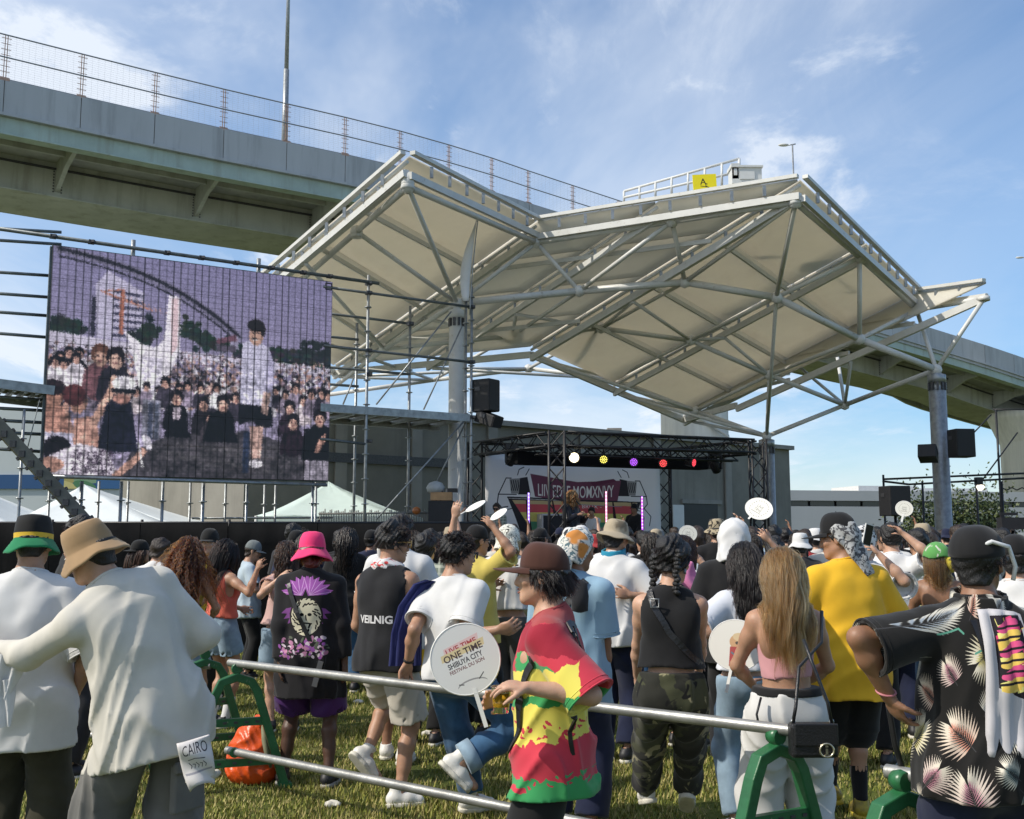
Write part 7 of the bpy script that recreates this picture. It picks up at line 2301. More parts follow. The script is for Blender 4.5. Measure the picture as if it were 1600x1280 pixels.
for (x,y,z) in ((.17,-.105,.60),):
 pk.box(V_((x,y,z)) * p2.S,(.17,.04,.20),MR(.5,3,'Z')).box(V_((x + .006,y - .018,z + .085)) * p2.S,(.18,.03,.05),MR(.5,3,'Z'))
pko = pk.build('cargo_pocket',c_grey,p2.body); bv = pko.modifiers.new('soft','BEVEL'); bv.width = .012; bv.segments = 3
def hip_towel():
 c = Canvas(240,260,(.82,.80,.79,1)); ink = (50,48,56)
 c.text('CAIRO',120,90,62,ink,180,warp=lambda X,Y: (X,Y - 18 + X * X * .0016)); c.line([(60,110),(110,100),(180,112)],5,ink)
 for k in range(5): c.line([(60 + k * 26,130 + 8 * (k % 2)),(78 + k * 26,150 - 9 * (k % 2)),(70 + k * 26,165)],5,ink)
 c.poly([(20,190),(220,180),(216,192),(24,202)],(150,148,156))
 im = c.image('towel_print')
 q = at(308,1188,4.36); n = 14; V = []; F = []
 w,h = .128,.172
 for lay in (0,1):
  for i in range(n + 1):
   for j in range(n + 1):
    s,t = i / n - .5,j / n - .5
    wz = 1 - .25 * max(0,-t) * 2 * abs(s) * 2
    V.append((s * w * wz,-.03 * math.cos(s * 2.6) - .012 * math.sin(t * 9 + s * 4) + lay * .022,t * h - .03 * (abs(s) * 2) ** 2 * (t < 0)))
 m = (n + 1) ** 2
 for i in range(n):
  for j in range(n):
   k = i * (n + 1) + j; F.append((k,k + n + 1,k + n + 2,k + 1)); F.append((m + k,m + k + 1,m + k + n + 2,m + k + n + 1))
 rg = [i * (n + 1) for i in range(n)] + [n * (n + 1) + j for j in range(n)] + [i * (n + 1) + n for i in range(n,0,-1)] + [j for j in range(n,0,-1)]
 for a,b in zip(rg,rg[1:] + rg[:1]): F.append((a,a + m,b + m,b))
 me = MB().add(V,F,True).mesh('hip_towel'); set_uv(me,lambda v: (v[:,0] / w + .5,v[:,2] / h + .5))
 o = link('hip_towel',me,flat_mat('towel_cloth',im,.9),None,q); o.rotation_euler = (.06,-.22,.3)
 tag(o,'white printed cap cloth hanging from the waistband of the leaning man','towel')
 q2 = at(312,1222,4.38)
 st = MB().lathe([(.02,0),(.05,.01),(.062,.03),(.055,.05)],16,(0,0,0),Matrix.Diagonal((1.15,.5,.7)),close=True).build('folded_brim',cloth('cream_brim',(.5,.46,.38)),o,(0.01,.02,-.10)); 
hip_towel()
# white cloths the leaning man holds at the left edge
def held_cloth():
 q = at(18,1078,4.62); n = 12; V = []; F = []
 for (ox,oz,w,h,a) in ((-.04,.06,.13,.17,.5),(-.05,-.06,.12,.20,-.15)):
  base = len(V)
  for lay in (0,1):
   for i in range(n + 1):
    for j in range(n + 1):
     s,t = i / n - .5,j / n - .5
     x = s * w * (1 + .3 * t); z = t * h
     V.append((ox + x * math.cos(a) + z * math.sin(a) * .6,.018 * math.sin(s * 14 + t * 3) + lay * .006,oz + z * math.cos(a) - x * math.sin(a)))
  m = (n + 1) ** 2
  for i in range(n):
   for j in range(n):
    k = base + i * (n + 1) + j; F.append((k,k + n + 1,k + n + 2,k + 1)); k += m; F.append((k,k + 1,k + n + 2,k + n + 1))
 o = MB().add(V,F,True).build('held_cloth',C_white,None,q)
 tag(o,'crumpled white cloths held out at the left edge below the cream sleeve','cloth')
held_cloth()
# ---- group by the black fence on the left
c_yel = cloth('yellow_print_tank',(0.52,0.42,0.05),.1); spots(c_yel,(0.02,0.03,0.02),16,.60,.64,3,.8,2.0)
p3 = person('woman with long curly auburn hair in a yellow patterned top and denim shorts',292,8.8,-8,top=840,skin='tan',
   pose=dict(sex='f',hl=(-.10,.28,1.12),hr=(.14,.24,1.06),el=(-.6,-.6,-.4),er=(.8,-.5,-.3)),
   tops=dict(mat=c_yel,ease=.009,hem=1.0,flare=.005,sleeve=0,neck_r=0,strap=True,top_cut=.075,fold=.003,seed=8,tuck=True),
   legs=dict(mat=C_denim,end=.62,r_thigh=.108,r_end=.112,ease=.016,waist=.13,seed=9,name='shorts'),shoes=dict(mat=M_bshoe,sock=C_white,sock_h=.35),
   hair=dict(kind='long',mat=[H_aub,H_aub2,H_brown],n=420,kids=7,length=.56,r=.0052,wave=.016,wl=.075,spread=.3,seed=3,back=.9,clear=.022),vox=.012,fine=False)
c_coral = cloth('coral_cotton',(0.62,0.13,0.085),.08)
p4 = person('woman in a coral tank top and denim shorts stretching her arm out to the right',348,9.5,-40,top=843,skin='tan',
   pose=lambda p: dict(sex='f',hr=p.L(402,890,9.3),er=p.D(.2,-.3,-1),hl=(-.12,.3,1.1),head=(-.1,.1,0),palm_r=p.D(0,0.4,-.9),curl_r=.7),
   tops=dict(mat=c_coral,ease=.012,hem=1.03,flare=.01,sleeve=0,neck_r=.085,scoop=.075,cut_arm=.075,fold=.004,seed=5),
   legs=dict(mat=C_denim,end=.55,r_thigh=.11,r_end=.118,ease=.016,waist=.13,seed=10,name='shorts'),shoes=dict(mat=M_bshoe,sock=C_white,sock_h=.5),
   hair=dict(kind='long',mat=[H_black,H_brown],n=360,length=.40,r=.0042,wave=.004,wl=.2,seed=4,clear=.015),vox=.012,fine=False)
p5 = person('person facing us in a black cap and yellow neckerchief behind the curly woman',327,10.4,172,top=824,skin='light',
   pose=dict(hl=(-.1,.28,1.1),hr=(.1,.28,1.1)),face=True,
   tops=dict(mat=c_yel,ease=.02,hem=.8,sleeve=.7,seed=3),legs=dict(mat=C_black),hair=dict(mat=H_black,thick=.008,low=-.08),
   hat=dict(name='cap',shape=hat_cap(),mats=[m_k,m_k]),shoes=dict(mat=M_bshoe),vox=.011)
s_ = Canvas(60,40,(0,0,0,0)); s_.ell(30,20,24,8,(200,120,60)); s_.ell(20,20,6,5,(40,40,40))
c_towel = cloth('white_towelling',(0.68,0.66,0.64),.1)
p6 = person('person with a white towel over the shoulders, brown hair, left of the curly woman',243,10.2,-25,top=840,skin='tan',
   pose=dict(hl=(-.2,.2,1.0),hr=(.2,.2,1.0),head=(-.3,.25,0)),tops=dict(mat=c_towel,ease=.035,hem=.86,sleeve=.8,sleeve_r=.10,boxy=.04,seed=11,fold=.010),
   legs=dict(mat=C_jean),hair=dict(mat=H_brown,thick=.016,tufts=200,front=.06),shoes=dict(mat=M_bshoe),vox=.014,fine=False)
p7 = person('person in a black cap and white top beside the black fence, left of the towel',214,11.2,-60,top=842,skin='tan',
   pose=dict(sex='f'),tops=dict(mat=C_white,sleeve=.7,seed=1),legs=dict(mat=C_black),hair=dict(kind='long',mat=[H_aub2,H_brown],n=300,length=.3,r=.006,seed=8),
   hat=dict(name='cap',shape=hat_cap(back=True),mats=[m_k,m_k]),shoes=dict(mat=M_bshoe),vox=.014,fine=False)
p8 = person('man with slicked black hair and sunglasses in a dark jacket behind the tan hat',117,7.6,-65,top=808,skin='light',
   pose=dict(head=(-.1,.12,0)),tops=dict(mat=C_black,ease=.03,hem=.8,sleeve=1.9,seed=4),legs=dict(mat=C_dark),hair=dict(mat=H_black,thick=.014,low=-.05,top=.012,rough=.004,tufts=260,comb=(0,-.5,.2)),
   shoes=dict(mat=M_bshoe),vox=.010,face=True)
M_lens = mat('dark_lens',(0.008,0.007,0.007),0.08,var=0,spec=.8)
M_frameb = mat('black_frame',(0.01,0.01,0.01),.3,var=0)
glasses(p8,M_frameb,M_lens)
m_gcap = cloth('grey_cap',(.17,.19,.19),.15)
p9 = person('man in a grey cap by the black fence right of the coral top',529,12.6,-70,loc=V_((at(388,900,12.6).x,12.6,0)),top=842,skin='tan',
   pose=dict(head=(-.2,.25,0),hr=(.25,.3,1.1)),tops=dict(mat=cloth('pale_blue_tee',(.42,.5,.56)),sleeve=.8,seed=8),legs=dict(mat=C_black),hair=dict(mat=H_brown,thick=.01),
   hat=dict(name='cap',shape=hat_cap(),mats=[m_gcap,m_gcap]),shoes=dict(mat=M_bshoe),vox=.014,fine=False)
c_pinkish = cloth('pale_pink_rib',(.55,.36,.33),.1)
p10 = person('woman in a pale top and denim skirt half hidden behind the pink hat',447,9.3,20,top=846,skin='light',
             pose=lambda p: dict(sex='f',hl=p.L(436,905,9.0),el=p.D(-1,-.2,-1),hr=(.15,.25,1.1)),tops=dict(mat=c_pinkish,ease=.012,hem=1.0,sleeve=.2,seed=2,fold=.004,cut_arm=.06),
             legs=dict(mat=C_denim,end=.75,r_thigh=.12,r_end=.13,name='skirt'),hair=dict(kind='long',mat=[H_brown,H_aub2],n=420,length=.3,r=.005,wave=.006,seed=5),shoes=dict(mat=M_bshoe),vox=.012,fine=False)
# ---- person in the pink bucket hat
def pink_print():
 c = Canvas(300,420,(0,0,0,0)); r = np.random.default_rng(4); pu = (150,84,158); pl = (196,150,200)
 for sx in (-1,1):
  for k in range(6):
   a = math.radians(12 + k * 16); L_ = 120 - k * 4
   x1,y1 = 150 + sx * math.cos(a) * L_,130 - math.sin(a) * L_ * .9
   c.poly([(150 + sx * 12,130),(150 + sx * math.cos(a + .16) * L_ * .75,130 - math.sin(a + .16) * L_ * .7),(x1,y1),(150 + sx * math.cos(a - .16) * L_ * .75,130 - math.sin(a - .16) * L_ * .7)],pu)
   c.line([(150 + sx * 20,128),(x1 - sx * 12,y1 + 8)],3,pl)
   b = math.radians(-20 - k * 14)
   c.poly([(150,170),(150 + sx * math.cos(b + .14) * 90,170 - math.sin(b + .14) * 90),(150 + sx * math.cos(b) * 118,170 - math.sin(b) * 118),(150 + sx * math.cos(b - .14) * 90,170 - math.sin(b - .14) * 90)],(120,66,130))
 c.ell(155,225,74,92,(40,36,36)); c.ell(155,225,66,84,(214,206,178))
 for k in range(40):
  a = k * .157 * 2; rr = 30 + 38 * r.random()
  x,y = 155 + rr * math.cos(a),225 + rr * 1.2 * math.sin(a); c.line([(x,y),(x + 14 * math.cos(a + 1),y + 16 * math.sin(a + 1))],6,(26,24,26))
 c.ell(138,215,9,7,(20,20,22)); c.ell(172,215,9,7,(20,20,22)); c.line([(130,250),(180,256)],6,(20,20,22)); c.line([(155,218),(158,240)],5,(20,20,22))
 for k in range(110):
  x,y = 40 + r.random() * 210,318 + r.random() * 88; c.ell(x,y,5 + 8 * r.random(),4 + 6 * r.random(),[(150,84,158),(206,188,196),(30,26,30),(176,120,150),(90,96,80)][int(r.random() * 5)],r.random() * 3)
 return c.image('winged_print')
m_pink = cloth('hot_pink_canvas',(0.80,0.045,0.17),.08)
c_hood = cloth('black_print_jersey',(0.013,0.012,0.014),.3)
c_purp = cloth('purple_satin',(0.055,0.014,0.105),.25,rough=.5)
p11 = person('person seen from behind in a hot pink bucket hat, black printed top and purple shorts',486,7.35,-4,top=828,skin='dark',
             pose=lambda p: dict(build=1.14,hl=p.L(437,1052,7.25),hr=p.L(541,1058,7.3),el=(-1,-.5,0),er=(1,-.4,0),fl=(-.17,0,.085),fr=(.17,-.05,.085),head=(.1,.1,0)),
             tops=dict(mat=c_hood,ease=.03,hem=lambda p: p.HZ(1088),flare=.04,sleeve=1.9,sleeve_r=.09,sleeve_end=.056,boxy=.03,seed=6,fold=.009),
             legs=dict(mat=c_purp,end=.98,r_thigh=.13,r_end=.135,ease=.05,seed=7,name='shorts'),shoes=dict(mat=M_bshoe,sole=mat('grey_sole',(.3,.29,.27),.6)),
             hair=dict(mat=H_red,thick=.018,low=-.13,rough=.007,tufts=300,tl=.04,tz=-.1,comb=(0,-.2,-.5)),hat=dict(shape=hat_bucket(seed=7,crown_r=.104,h=.118,brim=.070,droop=.074,z0=.02),mats=[m_pink]),vox=.009,fine=False)
sP = p11.S
print_on(c_hood,pink_print(),('X','Z'),(0.0,1.215 * sP),(.46,.62),side=('Y',-1,0.0))
sf = p11.fig.sdf_top(ease=.03,hem=.6,flare=.055,sleeve=1.9,sleeve_r=.10,sleeve_end=.062,boxy=.05,seed=6,fold=.009)
ribbon(p11,[(-.13,-.10,1.42),(-.05,-.17,1.22),(.05,-.18,1.02),(.10,-.17,.88)],.03,M_black,'bag_strap',surf=sf)
MB().box(V_((.115,-.2,.80)) * sP,(.035,.012,.17),MR(.25,3,'Y')).build('strap_tail',mat('grey_strap',(.10,.10,.105),.5),p11.body)
# ---- man in the black sleeveless shirt
c_tank = cloth('black_tank_cotton',(0.016,0.016,0.018),.25)
s_ = Canvas(420,110,(0,0,0,0)); s_.text('VEILNIG',210,92,78,(206,204,204),390,bold=.03)
IM_TANK = s_.image('tank_lettering')
c_beige = cloth('stone_cotton_twill',(0.50,0.46,0.39),.12)
p12 = person('man in a black sleeveless shirt and stone shorts with yellow-framed sunglasses, one foot crossed behind',606,6.85,-28,top=816,skin='tan',
             pose=lambda p: dict(head=(-.62,.06,0),lean=(.05,-.04,0),hip=(0,0,.92),hr=(.22,.26,1.0),er=(.6,-1,0),hl=(-.20,.22,.95),el=(-.6,-1,0),
                                 fl=p.L(572,1180,6.95),toe_l=p.D(.62,.1,-.75),kl=p.D(.3,1,0),fr=p.L(624,1240,6.78),toe_r=p.D(1,.25,0),kr=p.D(.6,.8,0)),
             tops=dict(mat=c_tank,ease=.030,hem=lambda p: p.HZ(1047),flare=.045,sleeve=0,cut_arm=.066,boxy=.02,seed=12,fold=.007),
             legs=dict(mat=c_beige,end=.92,r_thigh=.118,r_end=.125,ease=.035,seed=13,name='shorts'),shoes=dict(mat=M_wshoe,hi=.03),
             hair=dict(mat=H_black,thick=.015,low=-.035,top=.016,front=.066,tufts=560,tl=.04,comb=(.0,.5,.35),tz=-.01),vox=.008,face=True)
print_on(c_tank,IM_TANK,('X','Z'),(-.01,p12.HZ(966) * p12.S),(.27,.066),side=('Y',-1,0.0))
glasses(p12,mat('honey_frame',(.62,.36,.10),.35,var=.1),M_lens,.0058,1.12)
# rolled scarf with red figures
c_scarf = cloth('white_red_scarf',(.68,.66,.65),.05); spots(c_scarf,(.55,.05,.05),22,.56,.60,3,1.0,4)
fg = p12.fig
f_sc = lambda P: np.abs(s_ell(P,fg.neck + fg.R @ V_((0,.01,.012)),(.098,.098,.05),npm(fg.R @ rotm(0,.22,0)))) - .013 + .006 * np.sin(P[:,0] * 70 + 4 * np.sin(P[:,2] * 50)) + .0 * P[:,0]
f_sc2 = lambda P: np.maximum(f_sc(P),-(s_cap(P,fg.neck - fg.R @ V_((0,0,.1)),fg.head,.060,.060)))
sdf_part(f_sc2,va(fg.neck) - .16,va(fg.neck) + .16,.007,p12.S,'scarf',c_scarf,p12.body)
MB().lathe([(.005,.05),(.022,.04),(.035,.01),(.03,-.03),(.012,-.06)],12,fg.head_pt((-.088,-.05,-.045)) * p12.S,Matrix.Diagonal((.7,.8,1))).build('scarf_knot',C_white,p12.body)
# ---- tall man behind him
c_yelsh = cloth('yellow_satin',(.72,.42,.015),.1,rough=.5)
p13 = person('man with black hair in a white T-shirt and yellow shorts behind the black sleeveless shirt',624,8.1,-10,top=804,skin='brown',
             pose=dict(hl=(-.22,.2,1.0),hr=(.18,.3,1.1),fl=(-.10,.06,.085),fr=(.08,-.1,.085)),tops=dict(mat=C_white,ease=.026,hem=.80,sleeve=.8,sleeve_r=.098,boxy=.03,seed=15),
             legs=dict(mat=c_yelsh,end=.78,r_thigh=.125,r_end=.14,ease=.045,seed=3,name='shorts'),hair=dict(mat=H_black,thick=.016,tufts=300,front=.06),shoes=dict(mat=M_wshoe),vox=.011,fine=False)
# ---- man in the white T-shirt and jeans with his hand on the pipe
p14 = person('man in glasses, white T-shirt and blue jeans, hand on the pipe, one knee bent',712,6.22,-32,top=832,skin='tan',
             pose=lambda p: dict(lean=(.04,-.07,.0),head=(-.55,.10,0),hl=p.LW(rail_pt(643) + V_((.00,.05,.115))),el=p.D(-.1,-1,0),hr=p.L(778,984,5.95),er=p.D(-.1,-.6,-1),
                                 palm_l=p.D(.2,-.2,-1),curl_l=.75,palm_r=p.D(0,.8,.3),curl_r=.9,
                                 fr=p.L(716,1192,6.12),kr=p.D(1,.25,.1),toe_r=p.D(.70,-.05,-.66),fl=p.L(742,1262,6.55),toe_l=p.D(1,.4,0),kl=p.D(.5,1,0)),
             tops=dict(mat=C_white,ease=.022,hem=lambda p: p.HZ(1062),flare=.02,sleeve=.72,sleeve_r=.092,boxy=.015,seed=21,fold=.009),
             legs=dict(mat=C_jean,r_thigh=.112,r_knee=.092,r_end=.082,end=1.86,seed=22,fold=.009,waist=.10),shoes=dict(mat=M_wshoe,hi=.03),
             hair=dict(mat=H_black,thick=.016,low=-.06,tufts=520,tl=.036,comb=(0,.1,.3)),vox=.008,face=True)
glasses(p14,M_frameb,mat('clear_lens',(.5,.5,.5),.05,var=0,trans=1.0))
fl_ = p14.fig
cf = fl_.kr.lerp(fl_.ar,.80); cd_ = (fl_.ar - fl_.kr).normalized()
MB().path([(cf - cd_ * .03) * p14.S,(cf + cd_ * .05) * p14.S],.098 * p14.S,18).build('jeans_cuff',C_denim,p14.body)
MB().path([(fl_.wl - (fl_.wl - fl_.el).normalized() * .03) * p14.S,(fl_.wl - (fl_.wl - fl_.el).normalized() * .015) * p14.S],.032,12).build('wrist_band',M_black,p14.body)
sfl = fl_.sdf_legs(r_thigh=.112,r_knee=.092,r_end=.082,end=1.86,seed=22,fold=.009,waist=.10)
# dark blue cloth over his left shoulder
def shoulder_cloth():
 f = fl_; n = 16; V = []; F = []
 a = [f.sl + f.R @ V_(v) for v in ((.10,-.06,.085),(.04,-.10,.06),(-.055,-.125,-.06),(-.105,-.12,-.22),(-.13,-.10,-.42))]
 for lay in (0,1):
  for i,q in enumerate(a):
   for k in range(n + 1):
    s = k / n - .5
    w = .14 + .02 * i
    V.append((q + f.R @ V_((s * w * .75,.05 * math.sin(s * 3) + .012 * math.sin(k * 1.5 + i) + (.0 if not lay else .008),-s * w * (.2 if i < 2 else .02)))) * p14.S)
 m = len(a) * (n + 1)
 for i in range(len(a) - 1):
  for k in range(n):
   j = i * (n + 1) + k; F.append((j,j + 1,j + n + 2,j + n + 1)); F.append((m + j,m + j + n + 1,m + j + n + 2,m + j + 1))
 return MB().add(V,F,True).build('shoulder_cloth',cloth('royal_navy_cloth',(.022,.028,.12),.2),p14.body)
shoulder_cloth()
# ---- young man in the brown cap
def rasta_print():
 c = Canvas(420,520,(.45,.05,.08,1)); r = np.random.default_rng(8)
 red = (196,58,74); yel = (222,208,96); grn = (60,150,88); cr = (206,188,150); blk = (34,26,26)
 c.rect(0,0,420,520,red)
 def jag(y0,y1,col,amp=26,x0=0,x1=420,slope=0.0):
  up,dn = [],[]
  x = x0
  while x <= x1:
   up.append((x,y0 + slope * (x - x0) + r.normal() * amp * .45)); dn.append((x,y1 + slope * (x - x0) + r.normal() * amp * .45)); x += 9 + r.random() * 12
  c.poly(up + dn[::-1],col)
 jag(200,262,grn,8,0,420,-.05); jag(255,330,yel,14,0,420,-.10); jag(305,350,yel,22,60,360,-.1)
 jag(440,540,grn,16,0,420,-.05); jag(452,470,red,9,60,180); jag(418,436,red,8)
 jag(90,170,grn,10,150,300,.3); jag(150,225,yel,12,120,330,-.2); jag(0,90,(150,34,52),8,150,420)
 for k in range(70): c.ell(r.random() * 420,300 + r.normal() * 24,3 + 5 * r.random(),2 + 6 * r.random(),[yel,red][k % 2],r.random() * 3)
 for k in range(40): c.ell(r.random() * 420,440 + r.normal() * 14,3 + 6 * r.random(),2 + 4 * r.random(),[grn,red][k % 2],r.random() * 3)
 c.poly([(0,0),(130,0),(100,240),(60,300),(0,280)],cr)
 for k in range(26): c.line([(20 + r.random() * 90,r.random() * 250),(20 + r.random() * 90,30 + r.random() * 250)],4 + 6 * r.random(),[blk,(120,100,60),red,(150,140,70)][k % 4])
 return c.image('dyed_shirt_print')
c_rasta = cloth('dyed_rayon',(.35,.06,.06),0,rough=.8,wr=.5)
m_bcap = cloth('brown_felt_cap',(0.070,0.028,0.020),.15)
p15 = person('young man in a brown cap and oversized red, yellow and green shirt, holding a drink',856,4.15,82,top=842,skin='light',
             pose=lambda p: dict(lean=(.03,0,0),head=(.02,.0,0),hl=p.L(826,1075,3.86),el=p.D(1,-.2,-.5),hr=p.L(790,1090,4.32),er=p.D(.8,.5,-.5),palm_l=p.D(-.25,.25,-.9),curl_l=.62,palm_r=p.D(.1,-.95,.1),curl_r=1.0,hip=(0,-.02,.93)),
             tops=dict(mat=c_rasta,ease=.03,hem=lambda p: p.HZ(1236),flare=.055,sleeve=.98,sleeve_r=.10,sleeve_end=.118,boxy=.02,seed=31,fold=.011,neck_r=.083),
             legs=dict(mat=C_black,r_thigh=.108,r_knee=.105,r_end=.105,seed=2,ease=.012),shoes=dict(mat=M_bshoe),
             hair=dict(mat=H_black,thick=.013,low=-.075,front=.05,tufts=420,tl=.045,tz=-.09,comb=(0,-.4,-.5)),hat=dict(name='cap',shape=hat_cap(brim_len=.115,h=.112,r=.096,tall=.012),mats=[m_bcap,m_bcap],tilt=(0,-.06,0)),vox=.0068,cvox=.009,face=True)
print_on(c_rasta,rasta_print(),('Y','Z'),(0.02,(p15.HZ(1236) * p15.S + 1.44 * p15.S) / 2),(-.62,1.44 * p15.S - p15.HZ(1236) * p15.S + .06),warp=.075)
sfr = p15.fig.sdf_top(ease=.03,hem=.72,flare=.055,sleeve=.98,sleeve_r=.10,sleeve_end=.118,boxy=.02,seed=31,fold=.011,neck_r=.083)
ribbon(p15,[(-.05,-.12,1.46),(-.12,-.03,1.38),(-.17,.08,1.22),(-.16,.14,1.05),(-.1,.16,.95)],.032,M_black,'bag_strap',surf=sfr)
ribbon(p15,[(-.09,-.11,1.44),(-.2,-.13,1.3),(-.24,-.12,1.1),(-.2,-.14,.95)],.018,M_black,'bag_strap',surf=sfr)
hb = MB()
for k in range(12): hb.lathe([(.0,.004),(.004,.002),(.004,-.002),(0,-.004)],6,p15.fig.head_pt((-.084,-.006,-.035)) * p15.S)
hb.build('earring',M_galv,p15.body)
cb = MB().path([(-.05,.108,.044),(0,.116,.044),(.05,.108,.044)],.004,6); head_mesh(p15.fig,p15.S,cb.v,cb.f,'cap_cord',[mat('gold_cord',(.35,.22,.06),.4,.5)],p15.body)
def cup_of_beer():
 c = at(783,1094,3.88)
 root = tag(empty('plastic_cup',c),'clear plastic cup of yellow drink in the hand of the man in the brown cap','cup')
 glass = mat('clear_plastic',(.9,.9,.88),.08,var=0,trans=1.0)
 MB().lathe([(.027,-.045),(.0365,.045),(.0385,.046),(.0385,.049),(.036,.049),(.0258,-.043),(.0,-.043)],26).build('cup',glass,root)
 MB().lathe([(.0,-.042),(.0255,-.042),(.0345,.026),(.0,.026)],26).build('drink',mat('beer',(.72,.42,.03),.12,var=.05),root)
 MB().lathe([(.0,.034),(.034,.034),(.0345,.0265),(0,.0265)],22).build('foam',mat('foam',(.8,.72,.5),.8,var=.1),root)
cup_of_beer()
def big_fan():
 c = Canvas(320,320,(.86,.85,.83,1))
 for (t,y,col,w,h) in (('LIVE TIME',112,(170,60,60),150,26),('ONE TIME',142,(70,52,52),190,30),('SHIBUYA CITY',176,(50,50,54),170,24),('FESTIVAL DU SON',200,(110,70,70),170,16)):
  if h > 25: c.poly([(160 - w / 2 - 10,y - h + 4 - 20 * 0),(160 + w / 2 + 12,y - h - 24),(160 + w / 2 + 8,y - 20),(160 - w / 2 - 12,y + 6)],(214,196,150) if 'ONE' in t else (222,190,186))
  c.text(t,160,y,h,col,w,ang=-.12,bold=.02)
 c.ell(160,278,70,26,(150,148,146)); c.ell(160,285,72,26,(.86,.85,.83)); c.line([(120,268),(100,262)],4,(40,40,40)); c.line([(196,262),(222,240)],4,(40,40,40))
 q = at(727,1030,4.12)
 h = p15.W(p15.fig.grip(1))
 f = round_fan(q,(0.05,-1,.12),(-.32,0,1),.134,'big white round fan with printed lettering held by the man in the brown cap',c.image('fan_lettering'),.13,None,1.0)
 return f
big_fan()
# ---- man in the blue shirt with a patterned head cloth
c_blue = cloth('sky_blue_cotton',(.27,.42,.54),.1)
c_band = cloth('patterned_head_cloth',(.66,.64,.58),.05); spots(c_band,(.10,.16,.18),34,.53,.57,2,1.5,2); spots(c_band,(.55,.22,.05),7,.60,.63,1,.4,7)
p16 = person('man in a light blue shirt and patterned head cloth right behind the brown cap',893,6.1,-24,top=824,skin='brown',
             pose=lambda p: dict(build=1.12,head=(-.5,.15,.12),hr=p.L(945,1088,6.1),er=p.D(1,-.3,0),hl=(-.2,.25,.95)),
             tops=dict(mat=c_blue,ease=.028,hem=.76,flare=.05,sleeve=.85,sleeve_r=.10,boxy=.04,seed=41),legs=dict(mat=C_navy,r_thigh=.12,r_knee=.1,r_end=.1),
             hair=dict(mat=H_black,thick=.01),shoes=dict(mat=M_bshoe),vox=.010)
drape(p16,'head_cloth',c_band,low=-.07,r=.016,seed=2,fold=.004,ears=-.01)
MB().path([p16.fig.head_pt(v) * p16.S for v in ((.02,-.11,-.02),(.06,-.13,-.09),(.09,-.12,-.15))],[.05,.04,.012],10).build('cloth_tail',c_band,p16.body)
sfb = p16.fig.sdf_top(ease=.028,hem=.76,flare=.05,sleeve=.85,sleeve_r=.10,boxy=.04,seed=41)
ribbon(p16,[(.12,-.08,1.47),(.02,-.16,1.33),(-.10,-.17,1.18),(-.2,-.12,1.02)],.045,M_black,'bag_strap',surf=sfb)
q = p16.W(p16.fig.chest + V_((.12,-.19,.10)))
o = MB().lathe([(.01,-.09),(.045,-.08),(.05,.0),(.042,.07),(.015,.09)],14,(0,0,0),Matrix.Diagonal((1,.6,1))).build('shoulder_pouch',C_dark,None,q)
tag(o,'dark drawstring pouch on the back of the light blue shirt','bag')
# ---- man in the khaki bucket hat and white polo
m_khaki = cloth('khaki_canvas',(.38,.315,.22),.12); spots(m_khaki,(.19,.15,.1),5,.6,.7,3)
c_poloc = cloth('teal_collar',(.02,.23,.36),.1)
p17 = person('man in a khaki bucket hat and white top with a teal collar',957,8.1,-30,top=807,skin='tan',
             pose=lambda p: dict(build=1.14,lean=(.04,0,0),head=(-.2,.12,0),hr=p.L(985,930,7.9),er=p.D(.2,-.5,-1),hl=(-.15,.3,1.1)),
             tops=dict(mat=C_white,ease=.03,hem=lambda p: p.HZ(1008),flare=.04,sleeve=.9,sleeve_r=.105,boxy=.045,seed=51),legs=dict(mat=C_navy,r_thigh=.115,r_knee=.1,r_end=.095),
             hair=dict(mat=H_black,thick=.012),hat=dict(shape=hat_bucket(seed=9,h=.10,brim=.06,droop=.045,z0=.028),mats=[m_khaki],tilt=(0,.12,0)),shoes=dict(mat=M_bshoe),vox=.010,fine=False)
fg7 = p17.fig
sdf_part(lambda P: np.maximum(np.abs(s_cap(P,fg7.neck - fg7.R @ V_((0,0,.05)),fg7.neck + fg7.R @ V_((0,.015,.10)),.094,.082)) - .008,np.maximum((P - va(fg7.neck + V_((0,0,.075)))) @ va(fg7.R @ V_((0,-.25,1)).normalized()),-(P - va(fg7.neck - V_((0,0,.02)))) @ va(fg7.R @ V_((0,-.1,1)).normalized()))),va(fg7.neck) - .2,va(fg7.neck) + .2,.009,p17.S,'collar',c_poloc,p17.body)
# ---- towel round the head,white T-shirt
c_tw = cloth('printed_cotton_towel',(.70,.69,.60),.05); spots(c_tw,(.02,.02,.02),40,.56,.58,2,1.8,1)
p18 = person('person with a black and white printed towel round the head and a white T-shirt',793,9.5,-20,top=820,skin='light',
             pose=lambda p: dict(head=(.05,.1,0),hr=(.24,.3,1.12),hl=(-.2,.25,1.1)),tops=dict(mat=C_white,ease=.03,hem=lambda p: p.HZ(952),sleeve=.95,sleeve_r=.105,boxy=.06,seed=61),
             legs=dict(mat=cloth('grey_slacks',(.11,.105,.1)),r_thigh=.12,r_knee=.105,r_end=.105),shoes=dict(mat=M_bshoe),hair=dict(kind='long',mat=[H_blo,H_blo3],n=160,length=.22,r=.004,seed=2,ztop=.02),vox=.012,fine=False)
drape(p18,'head_towel',c_tw,low=-.10,r=.020,seed=5,fold=.006,vox=.009)
c_yt = cloth('lemon_tee',(.62,.50,.12),.1)
